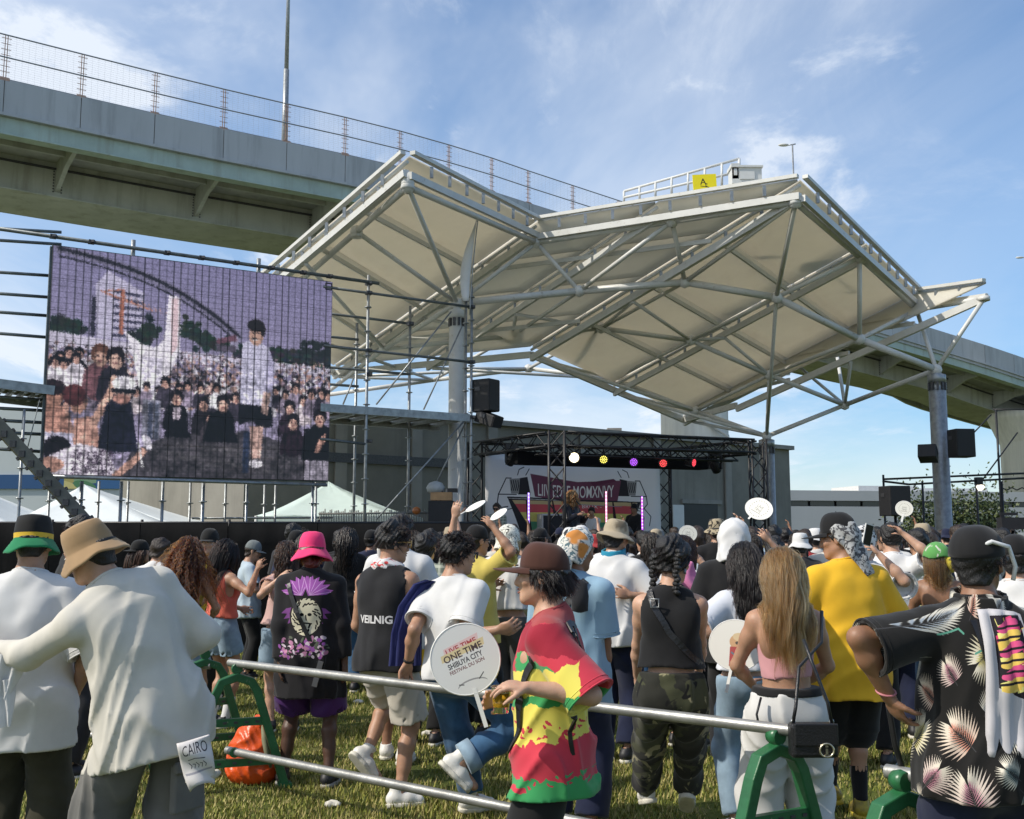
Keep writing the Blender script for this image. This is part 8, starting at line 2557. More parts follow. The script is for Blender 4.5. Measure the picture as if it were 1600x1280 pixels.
p19 = person('man in a black cap, glasses and yellow T-shirt raising a paper fan',741,9.0,-38,top=818,skin='tan',
             pose=lambda p: dict(build=1.1,head=(-.3,.05,0),hr=p.L(772,826,8.8),er=p.D(.6,-.2,-1),hl=(-.1,.32,1.25)),tops=dict(mat=c_yt,ease=.03,hem=.8,sleeve=.9,sleeve_r=.1,boxy=.04,seed=71),
             legs=dict(mat=C_black),hair=dict(mat=H_black,thick=.01),hat=dict(name='cap',shape=hat_cap(back=True),mats=[C_black,C_black]),shoes=dict(mat=M_bshoe),vox=.011,face=True)
glasses(p19,M_frameb,M_lens)
g_ = p19.W(p19.fig.grip(1))
round_fan(g_ + V_((.10,-.02,.07)),(-.55,-.35,.85),(1,0,.5),.085,'white round fan held flat above the black cap in front of the banner',None,.04)
c_plaid = cloth('plaid_flannel',(.16,.19,.16),.1)
def plaid(m):
 N,L,b,cur = base_link(m); tc = N.new('ShaderNodeTexCoord')
 for ax,ph in (('X',0),('Z',1)):
  w = N.new('ShaderNodeTexWave'); w.bands_direction = ax; w.inputs['Scale'].default_value = 5.2; w.inputs['Distortion'].default_value = .4; L.new(tc.outputs['Object'],w.inputs['Vector'])
  r = N.new('ShaderNodeMapRange'); r.inputs['From Min'].default_value = .68; r.inputs['From Max'].default_value = .74; r.inputs['To Max'].default_value = .55; L.new(w.outputs['Fac'],r.inputs['Value'])
  mx = N.new('ShaderNodeMix'); mx.data_type = 'RGBA'; L.new(r.outputs[0],mx.inputs['Factor']); L.new(cur,mx.inputs['A']); mx.inputs['B'].default_value = (.52,.55,.47,1); cur = mx.outputs['Result']
 L.new(cur,b.inputs['Base Color'])
plaid(c_plaid)
p20 = person('person in a green plaid shirt stretching one arm up with a paper fan',664,8.7,-15,top=832,skin='light',
             pose=lambda p: dict(hr=p.L(712,800,8.5),er=p.D(.6,-.3,-1),hl=(-.2,.25,1.0),palm_r=p.D(.3,.2,1),curl_r=.5),tops=dict(mat=c_plaid,ease=.03,hem=.78,sleeve=1.15,sleeve_r=.09,sleeve_end=.075,seed=81),
             legs=dict(mat=C_black),hair=dict(mat=H_black,thick=.016,tufts=250),shoes=dict(mat=M_bshoe),vox=.010,fine=False)
g_ = p20.W(p20.fig.grip(1))
round_fan(at(743,791,8.45),(-.45,-.25,.86),(1,.1,.4),.095,'white round fan held up by the arm in the plaid sleeve',None,.05)
# ---- woman in camouflage trousers on the pipe
c_camo = cloth('camouflage_twill',(.022,.022,.017),.2); spots(c_camo,(.055,.058,.030),7,.52,.55,3,.9,3); spots(c_camo,(.24,.22,.13),8.5,.60,.63,3,1.0,9); spots(c_camo,(.006,.006,.006),9,.62,.64,2,.8,14)
p21 = person('woman with black braids, black crop top and camouflage trousers perched on the steel pipe',1046,5.42,-6,S=.925,skin='light',
             pose=lambda p: dict(sex='f',hip=(0,-.04,.955),lean=(.05,0,-.02),head=(-.55,.18,0),hl=p.L(995,1058,5.7),hr=p.L(1092,1062,5.72),el=p.D(-1,-.8,0),er=p.D(1,-.8,0),
                                 fl=p.L(1008,1245,6.0),fr=p.L(1074,1238,5.95),toe_l=p.D(-.05,.95,-.25),toe_r=p.D(.1,.8,-.55),kl=p.D(-.1,1,.3),kr=p.D(.5,1,.3)),
             tops=dict(mat=C_black,ease=.012,hem=1.10,flare=.01,sleeve=0,neck_r=.07,cut_arm=.062,fold=.004,seed=91,name='crop_top'),
             legs=dict(mat=c_camo,r_thigh=.104,r_knee=.088,r_end=.078,end=1.90,ease=.022,waist=.12,seed=92,fold=.011),shoes=dict(mat=M_wshoe,hi=.01),
             hair=dict(mat=H_black,thick=.020,low=-.075,rough=.007,tufts=420,tl=.03,front=.05,comb=(0,-.5,-.1)),vox=.008)
f1 = p21.fig
br = MB()
for (sx,zz,yy) in ((-1,-.02,-.075),(1,-.03,-.09)):
 for k in range(11):
  q = f1.head_pt((sx * (.080 - .0005 * k) + .006 * math.sin(k * 2),yy - .008 * math.sin(k * .5),.035 - k * .022))
  br.lathe([(.002,.016),(.017,.010),(.021,0),(.017,-.010),(.002,-.016)],10,q * p21.S,MR(.5 * (-1) ** k,3,'Y'))
br.build('braids',H_black,p21.body)
MB().path([f1.head_pt((.082,-.01,-.045)) * p21.S,f1.head_pt((.084,-.01,-.075)) * p21.S],.007,8).build('earring',M_galv,p21.body)
sf1 = f1.sdf_top(ease=.014,hem=.9,flare=.01,sleeve=0,neck_r=.0,cut_arm=.0,fold=.003,seed=91)
M_leather = mat('black_leather',(.016,.016,.018),.32,var=.2,bump=.2,bscale=90)
ribbon(p21,[(-.105,-.06,1.50),(-.09,-.11,1.42),(-.02,-.13,1.30),(.08,-.12,1.18),(.15,-.05,1.09)],.032,M_leather,'bag_strap',surf=sf1)
bk = MB(); c_ = f1.chest + V_((-.088,-.135,.135))
bk.path([(c_ + V_(v)) * p21.S for v in ((-.022,0,.022),(.022,0,.022),(.022,0,-.022),(-.022,0,-.022),(-.022,0,.022))],.0035,6).build('strap_buckle',M_galv,p21.body)
# ---- white hood,black T-shirt
p22 = person('person with a white cloth hood over the head and a black T-shirt',1148,7.6,-12,top=812,skin='light',
             pose=dict(hl=(-.25,.15,.95),hr=(.2,.28,1.1),build=1.1,head=(-.1,.1,0)),tops=dict(mat=C_black,ease=.03,hem=.78,sleeve=.95,sleeve_r=.105,boxy=.05,seed=101),legs=dict(mat=C_black),shoes=dict(mat=M_bshoe),vox=.012,fine=False)
drape(p22,'hood',C_white,low=-.17,r=.026,seed=8,fold=.007,width=.0)
c_ltop = cloth('white_wrap_top',(.66,.68,.73),.08)
p23 = person('woman with long black hair, white top and light jeans, left of the blonde woman',1166,6.15,14,top=848,skin='light',
             pose=lambda p: dict(sex='f',hl=p.L(1140,1010,6.0),el=p.D(-1,-.4,0),hr=(.2,.2,1.0)),tops=dict(mat=c_ltop,ease=.022,hem=lambda p: p.HZ(1045),flare=.03,sleeve=.9,sleeve_r=.09,seed=111,neck_r=.08),
             legs=dict(mat=C_denim,r_thigh=.11,r_knee=.085,r_end=.08),shoes=dict(mat=M_wshoe),hair=dict(kind='long',mat=[H_black,H_black,H_brown],n=600,back=1.1,length=.46,r=.0042,wave=.007,wl=.16,seed=12,clear=.014),vox=.010,fine=False)
s_ = Canvas(200,200,(.84,.83,.80,1)); s_.ell(112,88,38,30,(190,150,110)); s_.poly([(80,110),(140,100),(150,170),(90,180)],(160,60,60)); s_.ell(110,70,28,16,(200,178,140)); s_.line([(90,130),(130,150)],6,(90,110,120)); s_.ell(104,92,8,6,(70,60,50))
round_fan(at(1150,1008,5.72),(-.45,-1,.25),(.2,0,1),.145,'large white round fan with a red and tan picture, left of the woman in pink',s_.image('fan_picture'),.12)
# ---- blonde woman
c_pinkrib = cloth('dusty_pink_rib',(.60,.30,.32),.08,wr=.5)
c_wpant = cloth('white_sweatpants',(.60,.59,.57),.1)
p24 = person('woman with long wavy blonde hair in a pink crop top and white trousers',1224,5.08,-2,top=856,skin='tan',
             pose=lambda p: dict(sex='f',hl=(-.13,.26,1.04),hr=(.13,.26,1.04),el=(-1,-.6,-.2),er=(1,-.6,-.2),fl=(-.15,0,.085),fr=(.13,.02,.085),head=(-.05,.08,0)),
             tops=dict(mat=c_pinkrib,ease=.010,hem=1.115,flare=.004,sleeve=0,neck_r=0,strap=True,top_cut=.062,fold=.003,seed=121,tuck=True,name='crop_top'),
             legs=dict(mat=c_wpant,r_thigh=.125,r_knee=.125,r_end=.12,end=1.95,ease=.026,waist=.112,seed=122,fold=.010),shoes=dict(mat=M_wshoe),
             hair=dict(kind='long',mat=[H_blo,H_blo2,H_blo,H_blo3],n=900,kids=11,clump=.006,length=.45,steps=20,r=.0033,wave=.008,wl=.22,spread=.04,seed=22,clear=.014,back=1.3,lvar=.15),vox=.008,fine=False)
f2 = p24.fig
wb = lambda z,h: sdf_part(lambda P: np.maximum(smin(s_ell(P,f2.pel,(.196,.150,.15)),s_ell(P,f2.pel.lerp(f2.waist,.7),(.180,.138,.14)),.05) ,np.abs(P[:,2] - z) - h),va(f2.pel) - .3,va(f2.pel) + .4,.008,p24.S,'waistband',C_black,p24.body)
wb(f2.pel.z + .118,.020)
MB().path([V_(v) * p24.S for v in ((-.16,-.13,1.03),(-.19,-.16,.95),(-.175,-.16,.87))],.006,6).build('belt_chain',M_black,p24.body)
def handbag():
 c = at(1270,1156,4.72)
 root = tag(empty('handbag',c),'small black leather handbag with a round metal badge, hanging beside the blonde woman','handbag')
 b = MB().box((0,0,0),(.205,.075,.145)).build('bag_body',M_leather,root); bv = b.modifiers.new('soft','BEVEL'); bv.width = .016; bv.segments = 3
 fl = MB().box((.004,-.042,.028),(.19,.012,.095)).build('flap',M_leather,root); bv = fl.modifiers.new('soft','BEVEL'); bv.width = .005; bv.segments = 2
 g = MB(); g.path([(math.cos(a) * .030 + .045,-.052,math.sin(a) * .028 - .035) for a in np.linspace(0,6.283,26)],.0042,6,cap=False)
 g.box((.045,-.052,-.042),(.009,.006,.028)).box((.045,-.052,-.018),(.011,.006,.008)).box((.045,-.052,-.055),(.02,.006,.006))
 g.build('badge',mat('pale_gold',(.75,.68,.5),.3,.9,var=.1),root)
 a = p24.W(f2.sr + V_((.02,-.10,.06))) - c
 MB().path([(-.085,0,.07),(-.07,.0,.14),V_((-.03,.08,.30)),a * .75 + V_((.0,-.03,0)),a],.008,6).build('strap',M_leather,root)
 MB().path([(.085,0,.07),(.07,.0,.16),(.03,.05,.30),(.0,.10,.42)],.008,6).build('strap',M_leather,root)
 for sx in (-1,1): MB().lathe([(.006,-.004),(.012,0),(.006,.004)],10,(sx * .085,0,.078),MR(1.57,3,'X')).build('ring',M_galv,root)
handbag()
# ---- man in the big yellow T-shirt
c_yellow = cloth('golden_yellow_cotton',(.72,.42,.025),.08)
c_check = cloth('grey_checked_scarf',(.42,.42,.41),.1)
plaid2 = spots(c_check,(.07,.07,.075),26,.50,.56,2,2.2,3)
p25 = person('man in a golden yellow T-shirt with a black cap over a grey checked scarf',1322,6.4,8,top=800,skin='tan',
             pose=lambda p: dict(build=1.2,head=(.95,.12,0),hl=(-.31,.18,.96),hr=(.31,.18,.95),el=(-1,-.6,0),er=(1,-.6,0),fl=p.L(1296,1250,6.75),fr=p.L(1345,1255,6.5)),
             tops=dict(mat=c_yellow,ease=.03,hem=lambda p: p.HZ(1090),flare=.05,sleeve=.98,sleeve_r=.102,boxy=.025,seed=131,fold=.010),
             legs=dict(mat=C_black,end=1.02,r_thigh=.13,r_knee=.13,r_end=.13,ease=.04,seed=132,name='shorts'),shoes=dict(mat=mat('black_yellow_shoe',(.03,.028,.02),.5,col2=(.55,.42,.03),vscale=9),sock=C_black,sock_h=.5,sole=mat('yellow_sole',(.5,.38,.04),.6)),
             hair=dict(mat=H_black,thick=.012),hat=dict(name='cap',shape=hat_cap(brim_len=.12,h=.122,tall=.01),mats=[C_black,C_black],off=(0,0,.008)),vox=.009)
drape(p25,'head_scarf',c_check,low=-.24,r=.013,seed=9,fold=.009,ears=-.02,width=.012)
# ---- patterned cap with phone,white T-shirts,green scarf
c_pat = cloth('lettered_cap_cloth',(.62,.62,.62),.05); spots(c_pat,(.015,.015,.015),24,.50,.52,2,2.0,5)
p26 = person('man in a white T-shirt and black and white lettered cap holding up a phone',1352,7.9,-28,top=820,skin='light',
             pose=lambda p: dict(head=(-.2,0,0),hr=p.L(1375,868,7.6),er=p.D(.8,-.2,-1),hl=(-.1,.35,1.3),build=1.12,palm_r=p.D(-.7,.4,.2),curl_r=.6),tops=dict(mat=C_white,ease=.03,hem=.78,sleeve=.95,sleeve_r=.108,boxy=.05,seed=141),legs=dict(mat=C_black),shoes=dict(mat=M_bshoe),
             hair=dict(mat=H_black,thick=.01),hat=dict(name='cap',shape=hat_cap(back=True,h=.125),mats=[c_pat,C_black]),vox=.011,fine=False)
drape(p26,'neck_cloth',C_white,low=-.2,r=.006,seed=3,fold=.006,ears=-.05)
g_ = at(1356,836,7.5)
ph = tag(empty('phone',g_),'phone in a pale case held up beside the lettered cap','phone'); ph.rotation_euler = (.1,.2,.5)
MB().box((0,0,0),(.078,.009,.155)).build('case',mat('phone_case',(.6,.6,.58),.4,var=0),ph); MB().box((0,-.0055,0),(.068,.002,.142)).build('screen',mat('phone_glass',(.02,.02,.025),.1,var=0),ph)
s_ = Canvas(300,150,(0,0,0,0)); s_.rect(60,20,240,110,(52,54,66)); s_.rect(68,28,232,102,(206,206,208)); s_.rect(76,34,224,96,(52,54,66)); s_.text('GBH',150,86,40,(214,214,216),110); s_.rect(0,124,300,132,(50,54,90))
c_box = cloth('white_tee_boxed_logo',(.74,.74,.74))
p27 = person('man with cropped black hair in a white T-shirt with a boxed logo, raising a fan',1396,9.0,-8,top=817,skin='light',
             pose=lambda p: dict(hr=p.L(1414,836,8.8),er=p.D(.8,-.2,-1),hl=(-.2,.25,1.1)),tops=dict(mat=c_box,ease=.028,hem=.78,sleeve=.9,sleeve_r=.102,boxy=.04,seed=151),legs=dict(mat=C_navy),shoes=dict(mat=M_bshoe),hair=dict(mat=H_black,thick=.013,low=-.06,tufts=260,tl=.022),vox=.012,fine=False)
print_on(c_box,s_.image('boxed_logo'),('X','Z'),(0.02,1.32 * p27.S),(.30,.15),side=('Y',-1,0))
round_fan(at(1413,795,8.75),(-.45,-1,.1),(.25,0,1),.068,'white round fan raised in front of the black speaker on the right',FAN_S,.05)
s_ = Canvas(200,240,(0,0,0,0)); s_.poly([(50,70),(150,60),(170,190),(40,200)],(226,216,140)); s_.ell(130,90,26,18,(150,80,100)); s_.line([(40,60),(90,30),(100,70)],8,(90,100,80)); s_.line([(60,110),(120,150)],7,(90,80,60)); s_.ell(90,160,16,12,(190,90,60)); s_.line([(40,50),(160,40)],6,(110,110,100))
c_prn = cloth('white_tee_yellow_print',(.72,.72,.70))
p28 = person('person in a white T-shirt with a pale yellow picture on the back',1438,9.6,-2,top=826,skin='tan',pose=dict(hl=(-.2,.3,1.1),hr=(.2,.3,1.1),build=1.1),tops=dict(mat=c_prn,ease=.028,hem=.78,sleeve=.9,sleeve_r=.105,boxy=.05,seed=161),legs=dict(mat=C_black),shoes=dict(mat=M_bshoe),hair=dict(mat=H_black,thick=.016,tufts=250),vox=.013,fine=False)
print_on(c_prn,s_.image('picture_print'),('X','Z'),(0.0,1.2 * p28.S),(.34,.42),side=('Y',-1,0))
c_gscarf = cloth('green_head_scarf',(.10,.30,.08),.1); spots(c_gscarf,(.5,.5,.42),12,.6,.63,2,1,3)
p29 = person('woman with a green head scarf over blonde hair and a bare back',1466,8.2,-14,top=848,skin='brown',pose=dict(sex='f',hl=(-.18,.3,1.1),hr=(.18,.3,1.1),head=(-.2,.05,0)),
             tops=dict(mat=C_black,ease=.01,hem=1.0,flare=.004,sleeve=0,neck_r=0,strap=False,top_cut=-.06,fold=.003,tuck=True,seed=171),legs=dict(mat=C_jean),shoes=dict(mat=M_bshoe),
             hair=dict(kind='both',mat=[H_blo2,H_blo,H_blo2],n=420,length=.22,r=.0045,ztop=.05,thick=.012,low=-.09,seed=9),vox=.011,fine=False)
drape(p29,'head_scarf',c_gscarf,low=.0,r=.016,seed=4,fold=.003,ears=-.005)
MB().path([p29.fig.head_pt(v) * p29.S for v in ((.07,-.09,0),(.11,-.10,-.05),(.12,-.09,-.12))],[.03,.034,.012],10).build('scarf_tail',c_yel,p29.body)
# ---- man in the black leaf-print shirt,nearest on the right
def leaf_print():
 c = Canvas(640,900,(0.105,0.10,0.098,1)); r = np.random.default_rng(21)
 def frond(x,y,a,L_,tint):
  n = 13
  for k in range(n):
   t = k / (n - 1)
   for sg in (-1,1):
    b = a + sg * (1.45 - 1.15 * t)
    l = L_ * (.40 + .42 * math.sin(math.pi * (.15 + .75 * t)))
    bx,by = x + math.cos(a) * L_ * .62 * t,y + math.sin(a) * L_ * .62 * t
    ex,ey = bx + math.cos(b) * l,by + math.sin(b) * l
    nx,ny = -math.sin(b),math.cos(b); w = L_ * .036
    base = np.array([222,214,196]); mixc = base * (.96 - .3 * (1 - t)) + np.array(tint) * .3 * (1 - t)
    mx_,my_ = bx + (ex - bx) * .45,by + (ey - by) * .45
    c.poly([(bx,by),(mx_ + nx * w,my_ + ny * w),(ex,ey),(mx_ - nx * w,my_ - ny * w)],tuple(mixc))
    q = .5
    c.poly([(bx,by),(bx + (mx_ - bx) * q + nx * w * .4,by + (my_ - by) * q + ny * w * .4),(mx_,my_),(bx + (mx_ - bx) * q - nx * w * .4,by + (my_ - by) * q - ny * w * .4)],tuple(np.array(tint)))
  c.line([(x - math.cos(a) * L_ * .2,y - math.sin(a) * L_ * .2),(x + math.cos(a) * L_ * .5,y + math.sin(a) * L_ * .5)],3,(60,60,62))
 T = [(196,130,110),(150,160,170),(190,180,110),(170,110,130),(110,130,130)]
 for i,(x,y,a,L_) in enumerate(((180,60,-1.2,110),(470,80,-.4,90),(235,250,2.6,130),(70,300,-2.2,80),(470,300,-2.0,120),(110,500,-2.5,120),(350,470,2.2,125),(560,520,-1.0,110),(160,690,-1.9,135),(420,720,.6,140),(600,760,-2.2,110),(300,860,-2.8,120),(60,840,-.6,100),(330,170,-1.7,80),(590,210,-1.4,95),(600,380,-2.6,90),(250,400,-.9,75),(480,590,-1.3,85),(40,640,-.9,90),(300,610,-2.6,80),(520,860,-1.2,100),(40,120,-.8,90))):
  frond(x - math.cos(a) * L_ * .5,y - math.sin(a) * L_ * .5,a,L_ * 1.05,T[i % 5])
 for k in range(4): c.line([(40 + k * 150,180 + 60 * (k % 2)),(100 + k * 150,160 + 60 * (k % 2)),(130 + k * 150,176 + 60 * (k % 2))],7,(90,150,130))
 return c.image('leaf_print')
c_leaf = cloth('black_leaf_print_rayon',(.012,.012,.012),.1)
p30 = person('broad man in a black leaf-print shirt and black cap with his hand on his hip',1523,3.72,4,top=812,skin='brown',
             pose=lambda p: dict(build=1.26,lean=(.06,.05,0),head=(-.75,.05,0),hl=p.L(1388,1088,3.72),el=p.D(-1,-.25,.1),palm_l=p.D(.9,.25,.1),curl_l=.55,hr=(.3,.25,1.0),er=(1,-.5,0)),
             tops=dict(mat=c_leaf,ease=.03,hem=lambda p: p.HZ(1243),flare=.05,sleeve=.86,sleeve_r=.112,boxy=.03,seed=181,fold=.010,neck_r=.08),
             legs=dict(mat=C_navy,r_thigh=.125,r_knee=.11,r_end=.105,ease=.04),shoes=dict(mat=M_bshoe),hair=dict(mat=H_black,thick=.011,low=-.085,rough=.003,tufts=260,tl=.02,tz=-.09),
             hat=dict(name='cap',shape=hat_cap(h=.112,brim_len=.09,r=.104),mats=[C_black,C_black],off=(0,-.005,.0),tilt=(0,-.12,0)),vox=.008,cvox=.010)
print_on(c_leaf,leaf_print(),('X','Z'),(0.0,1.12 * p30.S),(.64,.9),repeat=True,cyl=.235)
fg3 = p30.fig
sf3 = fg3.sdf_top(ease=.03,hem=.62,flare=.05,sleeve=.86,sleeve_r=.112,boxy=.03,seed=181,fold=.010,neck_r=.08)
sdf_part(lambda P: np.maximum(np.abs(s_cap(P,fg3.neck - fg3.R @ V_((0,0,.05)),fg3.neck + fg3.R @ V_((0,.01,.10)),.100,.086)) - .008,np.maximum((P - va(fg3.neck + V_((0,0,.06)))) @ va(V_((0,-.2,1)).normalized()),-(P - va(fg3.neck - V_((0,0,.035)))) @ va(V_((0,0,1))))),va(fg3.neck) - .2,va(fg3.neck) + .2,.008,p30.S,'collar',c_leaf,p30.body)
MB().path([(fg3.wl - (fg3.wl - fg3.el).normalized() * .02 + V_((math.cos(a) * .034,math.sin(a) * .030,.012 * math.sin(a)))) * p30.S for a in np.linspace(0,6.28,18)],.004,6,cap=False).build('bracelet',mat('pink_band',(.5,.18,.2),.5),p30.body)
ribbon(p30,[(-.05,-.10,1.46),(-.03,-.16,1.34),(.01,-.18,1.18),(.09,-.19,1.0),(.16,-.18,.88)],.055,M_black,'bag_strap',surf=sf3)
hd = MB().path([(.02,-.115,.05),(.075,-.095,.075),(.115,-.03,.06),(.125,.01,-.01),(.118,.0,-.06)],.008,8); head_mesh(fg3,p30.S,hd.v,hd.f,'headphone_band',[mat('white_plastic',(.7,.7,.68),.4,var=0)],p30.body)
def towel_on_back():
 c = Canvas(260,560,(.74,.73,.74,1)); r = np.random.default_rng(2)
 cols = [(210,60,110),(228,190,90),(206,60,60),(230,220,130),(40,30,40)]
 c.poly([(60,30),(240,10),(246,300),(200,330),(70,300)],(30,24,30))
 for k in range(46):
  x,y = 70 + r.random() * 150,30 + r.random() * 260
  c.poly([(x,y),(x + 34,y - 14),(x + 40,y + 14),(x + 6,y + 30)],cols[int(r.random() * 5)])
 for k in range(6): c.ell(150,60 + k * 44,70,22,[(214,80,130),(226,190,90)][k % 2],-.4); c.line([(80,80 + k * 42),(220,50 + k * 42)],9,(28,22,28))
 im = c.image('towel_picture')
 n,mrow = 12,22; V = []; F = []
 A = []
 for i in range(n + 1):
  for j in range(mrow + 1):
   s,t = i / n,j / mrow
   A.append((-.045 + .165 * s - .03 * t,-.10 - .06 * min(1,t * 3) ,1.50 - .50 * t - .02 * s))
 A = np.array(A,f32); e = .006
 for _ in range(4):
  d = sf3(A); g = np.stack([sf3(A + np.eye(3,dtype=f32)[k] * e) - d for k in range(3)],1) / e; g /= np.linalg.norm(g,axis=1)[:,None] + 1e-6
  A = A - g * (d - .016)[:,None] * np.where(d[:,None] < .06,1,.0)
 A[:,1] -= .008 * np.sin(np.repeat(np.arange(n + 1),mrow + 1) * 1.6)
 for i in range(n):
  for j in range(mrow):
   k = i * (mrow + 1) + j; F.append((k,k + 1,k + mrow + 2,k + mrow + 1))
 me = MB().add((A * p30.S).tolist(),F,True).mesh('back_towel')
 uv = me.uv_layers.new(name='UVMap')
 for lp in me.loops: uv.data[lp.index].uv = ((lp.vertex_index // (mrow + 1)) / n,1 - (lp.vertex_index % (mrow + 1)) / mrow)
 o = link('shoulder_towel',me,flat_mat('towel_picture_cloth',im,.9),None,p30.loc); o.rotation_euler = (0,0,p30.rot)
 sm = o.modifiers.new('thick','SOLIDIFY'); sm.thickness = .008; sm.offset = 1
 tag(o,'white towel with a pink and yellow picture over the leaf-print shirt','towel')
towel_on_back()
def hip_bag():
 q = p30.W((.24,-.25,.90)); rs = np.random.default_rng(3)
 def f(P):
  d = s_ell(P,(0,0,0),(.13,.09,.19)); d = smin(d,s_ell(P,(.10,.0,.08),(.12,.09,.12)),.05); d = smin(d,s_ell(P,(-.02,-.03,-.1),(.1,.07,.12)),.04)
  return d - .008 * np.sin(P[:,0] * 40 + 3 * np.sin(P[:,2] * 22)) - .006 * np.sin(P[:,2] * 44 + 2 * np.sin(P[:,0] * 30))
 V,F = surfnet(f,(-.3,-.2,-.3),(.35,.2,.3),.009)
 o = link('sling_bag',np_mesh('sling_bag',V,F),mat('black_nylon',(.014,.014,.015),.5,var=.3,bump=.3,bscale=30),None,q)
 tag(o,'bulky black nylon sling bag hanging at the back of the leaf-print shirt','bag')
 for z in (.06,-.03): MB().path([(-.12,-.07,z),(0,-.105,z + .02),(.12,-.09,z + .04)],.007,6).build('zip',M_clampm,o)
hip_bag()
st = at(1403,1120,3.95)
q1,q2 = at(1384,1075,3.98),at(1410,1203,3.98)
o = MB().path([q1 - q1,V_((.01,0,-.08)),V_((.025,.0,-.2)),q2 - q1],.011,6).build('hanging_strap',M_black,None,q1)
tag(o,'thin black strap hanging from the hand on the hip down to the pipe','strap')
p31 = person('person in a dark cap and white T-shirt at the right edge behind the leaf-print shirt',1588,5.9,-35,top=832,skin='light',pose=dict(build=1.1,hl=(-.2,.3,1.1),hr=(.2,.3,1.1)),tops=dict(mat=C_white,ease=.03,hem=.8,sleeve=.9,sleeve_r=.105,boxy=.05,seed=191),legs=dict(mat=C_black),shoes=dict(mat=M_bshoe),hair=dict(mat=H_black,thick=.012),
             hat=dict(name='cap',shape=hat_cap(),mats=[C_black,C_black]),vox=.012,fine=False)
c_mag = cloth('pink_nylon',(.62,.20,.38),.1)
p32 = person('woman in a white top holding a bright pink cloth right of the braided woman',1068,8.6,-40,top=838,skin='light',pose=dict(sex='f',hl=(-.1,.32,1.15),hr=(.12,.34,1.2)),tops=dict(mat=C_white,ease=.025,hem=.95,sleeve=.8,seed=201),legs=dict(mat=C_black),shoes=dict(mat=M_bshoe),hair=dict(kind='long',mat=[H_brown,H_aub2],n=420,length=.25,r=.005,seed=14),vox=.013,fine=False)
pc = at(1078,925,8.35)
V,F = surfnet(lambda P: s_ell(P,(0,0,0),(.10,.06,.22)) - .014 * np.sin(P[:,0] * 42 + 3 * np.sin(P[:,2] * 12)) - .008 * np.sin(P[:,2] * 30 + P[:,0] * 20),(-.2,-.15,-.3),(.2,.15,.3),.012)
tag(link('pink_cloth',np_mesh('pink_cloth',V,F),c_mag,None,pc),'crumpled bright pink cloth held right of the braided woman','cloth')
pc = at(1062,880,8.4)
# ---- raised arms with fans in the crowd in front of the stage
p33 = person('dark-haired man raising a tilted white fan high in front of the canopy column',1212,9.4,-5,top=838,skin='light',pose=lambda p: dict(hr=p.L(1203,846,9.15),er=p.D(1,-.2,-1),hl=(-.2,.3,1.1),palm_r=p.D(-.3,.9,.1),curl_r=.4),tops=dict(mat=C_black,ease=.03,hem=.78,sleeve=.8,sleeve_r=.1,seed=211),legs=dict(mat=C_black),shoes=dict(mat=M_bshoe),hair=dict(mat=H_black,thick=.016,tufts=250),vox=.011,fine=False)
round_fan(at(1186,795,9.05),(-.35,-.75,.55),(.8,0,.9),.128,'large tilted white fan raised in front of the grey canopy column',FAN_S,.03,None,.80)
p34 = person('person holding an upright white fan with a ring of print before the stage door',1076,11.6,0,top=842,skin='light',pose=lambda p: dict(hr=p.L(1078,858,11.4),er=p.D(.8,-.3,-1),hl=(-.2,.3,1.1)),tops=dict(mat=cloth('washed_blue_tee',(.34,.42,.5)),ease=.03,hem=.78,sleeve=.8,seed=221),legs=dict(mat=C_black),shoes=dict(mat=M_bshoe),hair=dict(mat=H_brown,thick=.016,tufts=150),vox=.014,fine=False)
round_fan(at(1075,834,11.3),(-.1,-1,.1),(.1,0,1),.094,'upright white fan with a ring of print in front of the dark stage door',FAN_S,.06)
c_leop = cloth('patterned_bucket_cloth',(.36,.30,.2),.1); spots(c_leop,(.03,.025,.02),18,.5,.54,2,1,3)
p35 = person('person in a dark patterned bucket hat before the stage door',1122,11.9,5,top=806,skin='tan',pose=dict(hl=(-.2,.3,1.1),hr=(.2,.3,1.1)),tops=dict(mat=C_black,ease=.03,hem=.78,sleeve=.9,seed=231),legs=dict(mat=C_black),shoes=dict(mat=M_bshoe),hair=dict(mat=H_black,thick=.014),hat=dict(shape=hat_bucket(seed=12,h=.1,brim=.05,droop=.05,z0=.02),mats=[c_leop]),vox=.014,fine=False)
p36 = person('person filming with a tripod camera at the right edge by the big pale pier',1572,15.0,-30,top=812,skin='tan',pose=lambda p: dict(hr=(.2,.36,1.5),hl=(-.1,.36,1.5)),tops=dict(mat=C_dark,ease=.03,hem=.78,sleeve=1.9,sleeve_r=.09,seed=241),legs=dict(mat=C_black),shoes=dict(mat=M_bshoe),hair=dict(mat=H_brown,thick=.014),hat=dict(name='cap',shape=hat_cap(),mats=[C_black,C_black]),vox=.015,fine=False)
def video_camera():
 c = at(1582,818,14.5)
 root = tag(empty('video_camera',c),'black video camera on a tripod near the big pale pier','camera')
 b = MB(); b.box((0,0,0),(.36,.16,.16)).box((.24,0,.02),(.16,.12,.12)).box((-.05,0,.13),(.24,.05,.04)).box((-.14,0,.11),(.04,.04,.06)); b.build('body',M_spk,root)
 MB().lathe([(.05,0),(.07,.06),(.075,.14),(.06,.14)],14,(.3,0,.02),MR(math.pi / 2,3,'Y'),close=True).build('lens_hood',M_black,root)
 for k in range(3):
  a = k * 2.094 + .4; MB().tube((0,0,-.1),(.4 * math.cos(a),.4 * math.sin(a),-c.z),.018,6).build('leg',M_black,root)
video_camera()
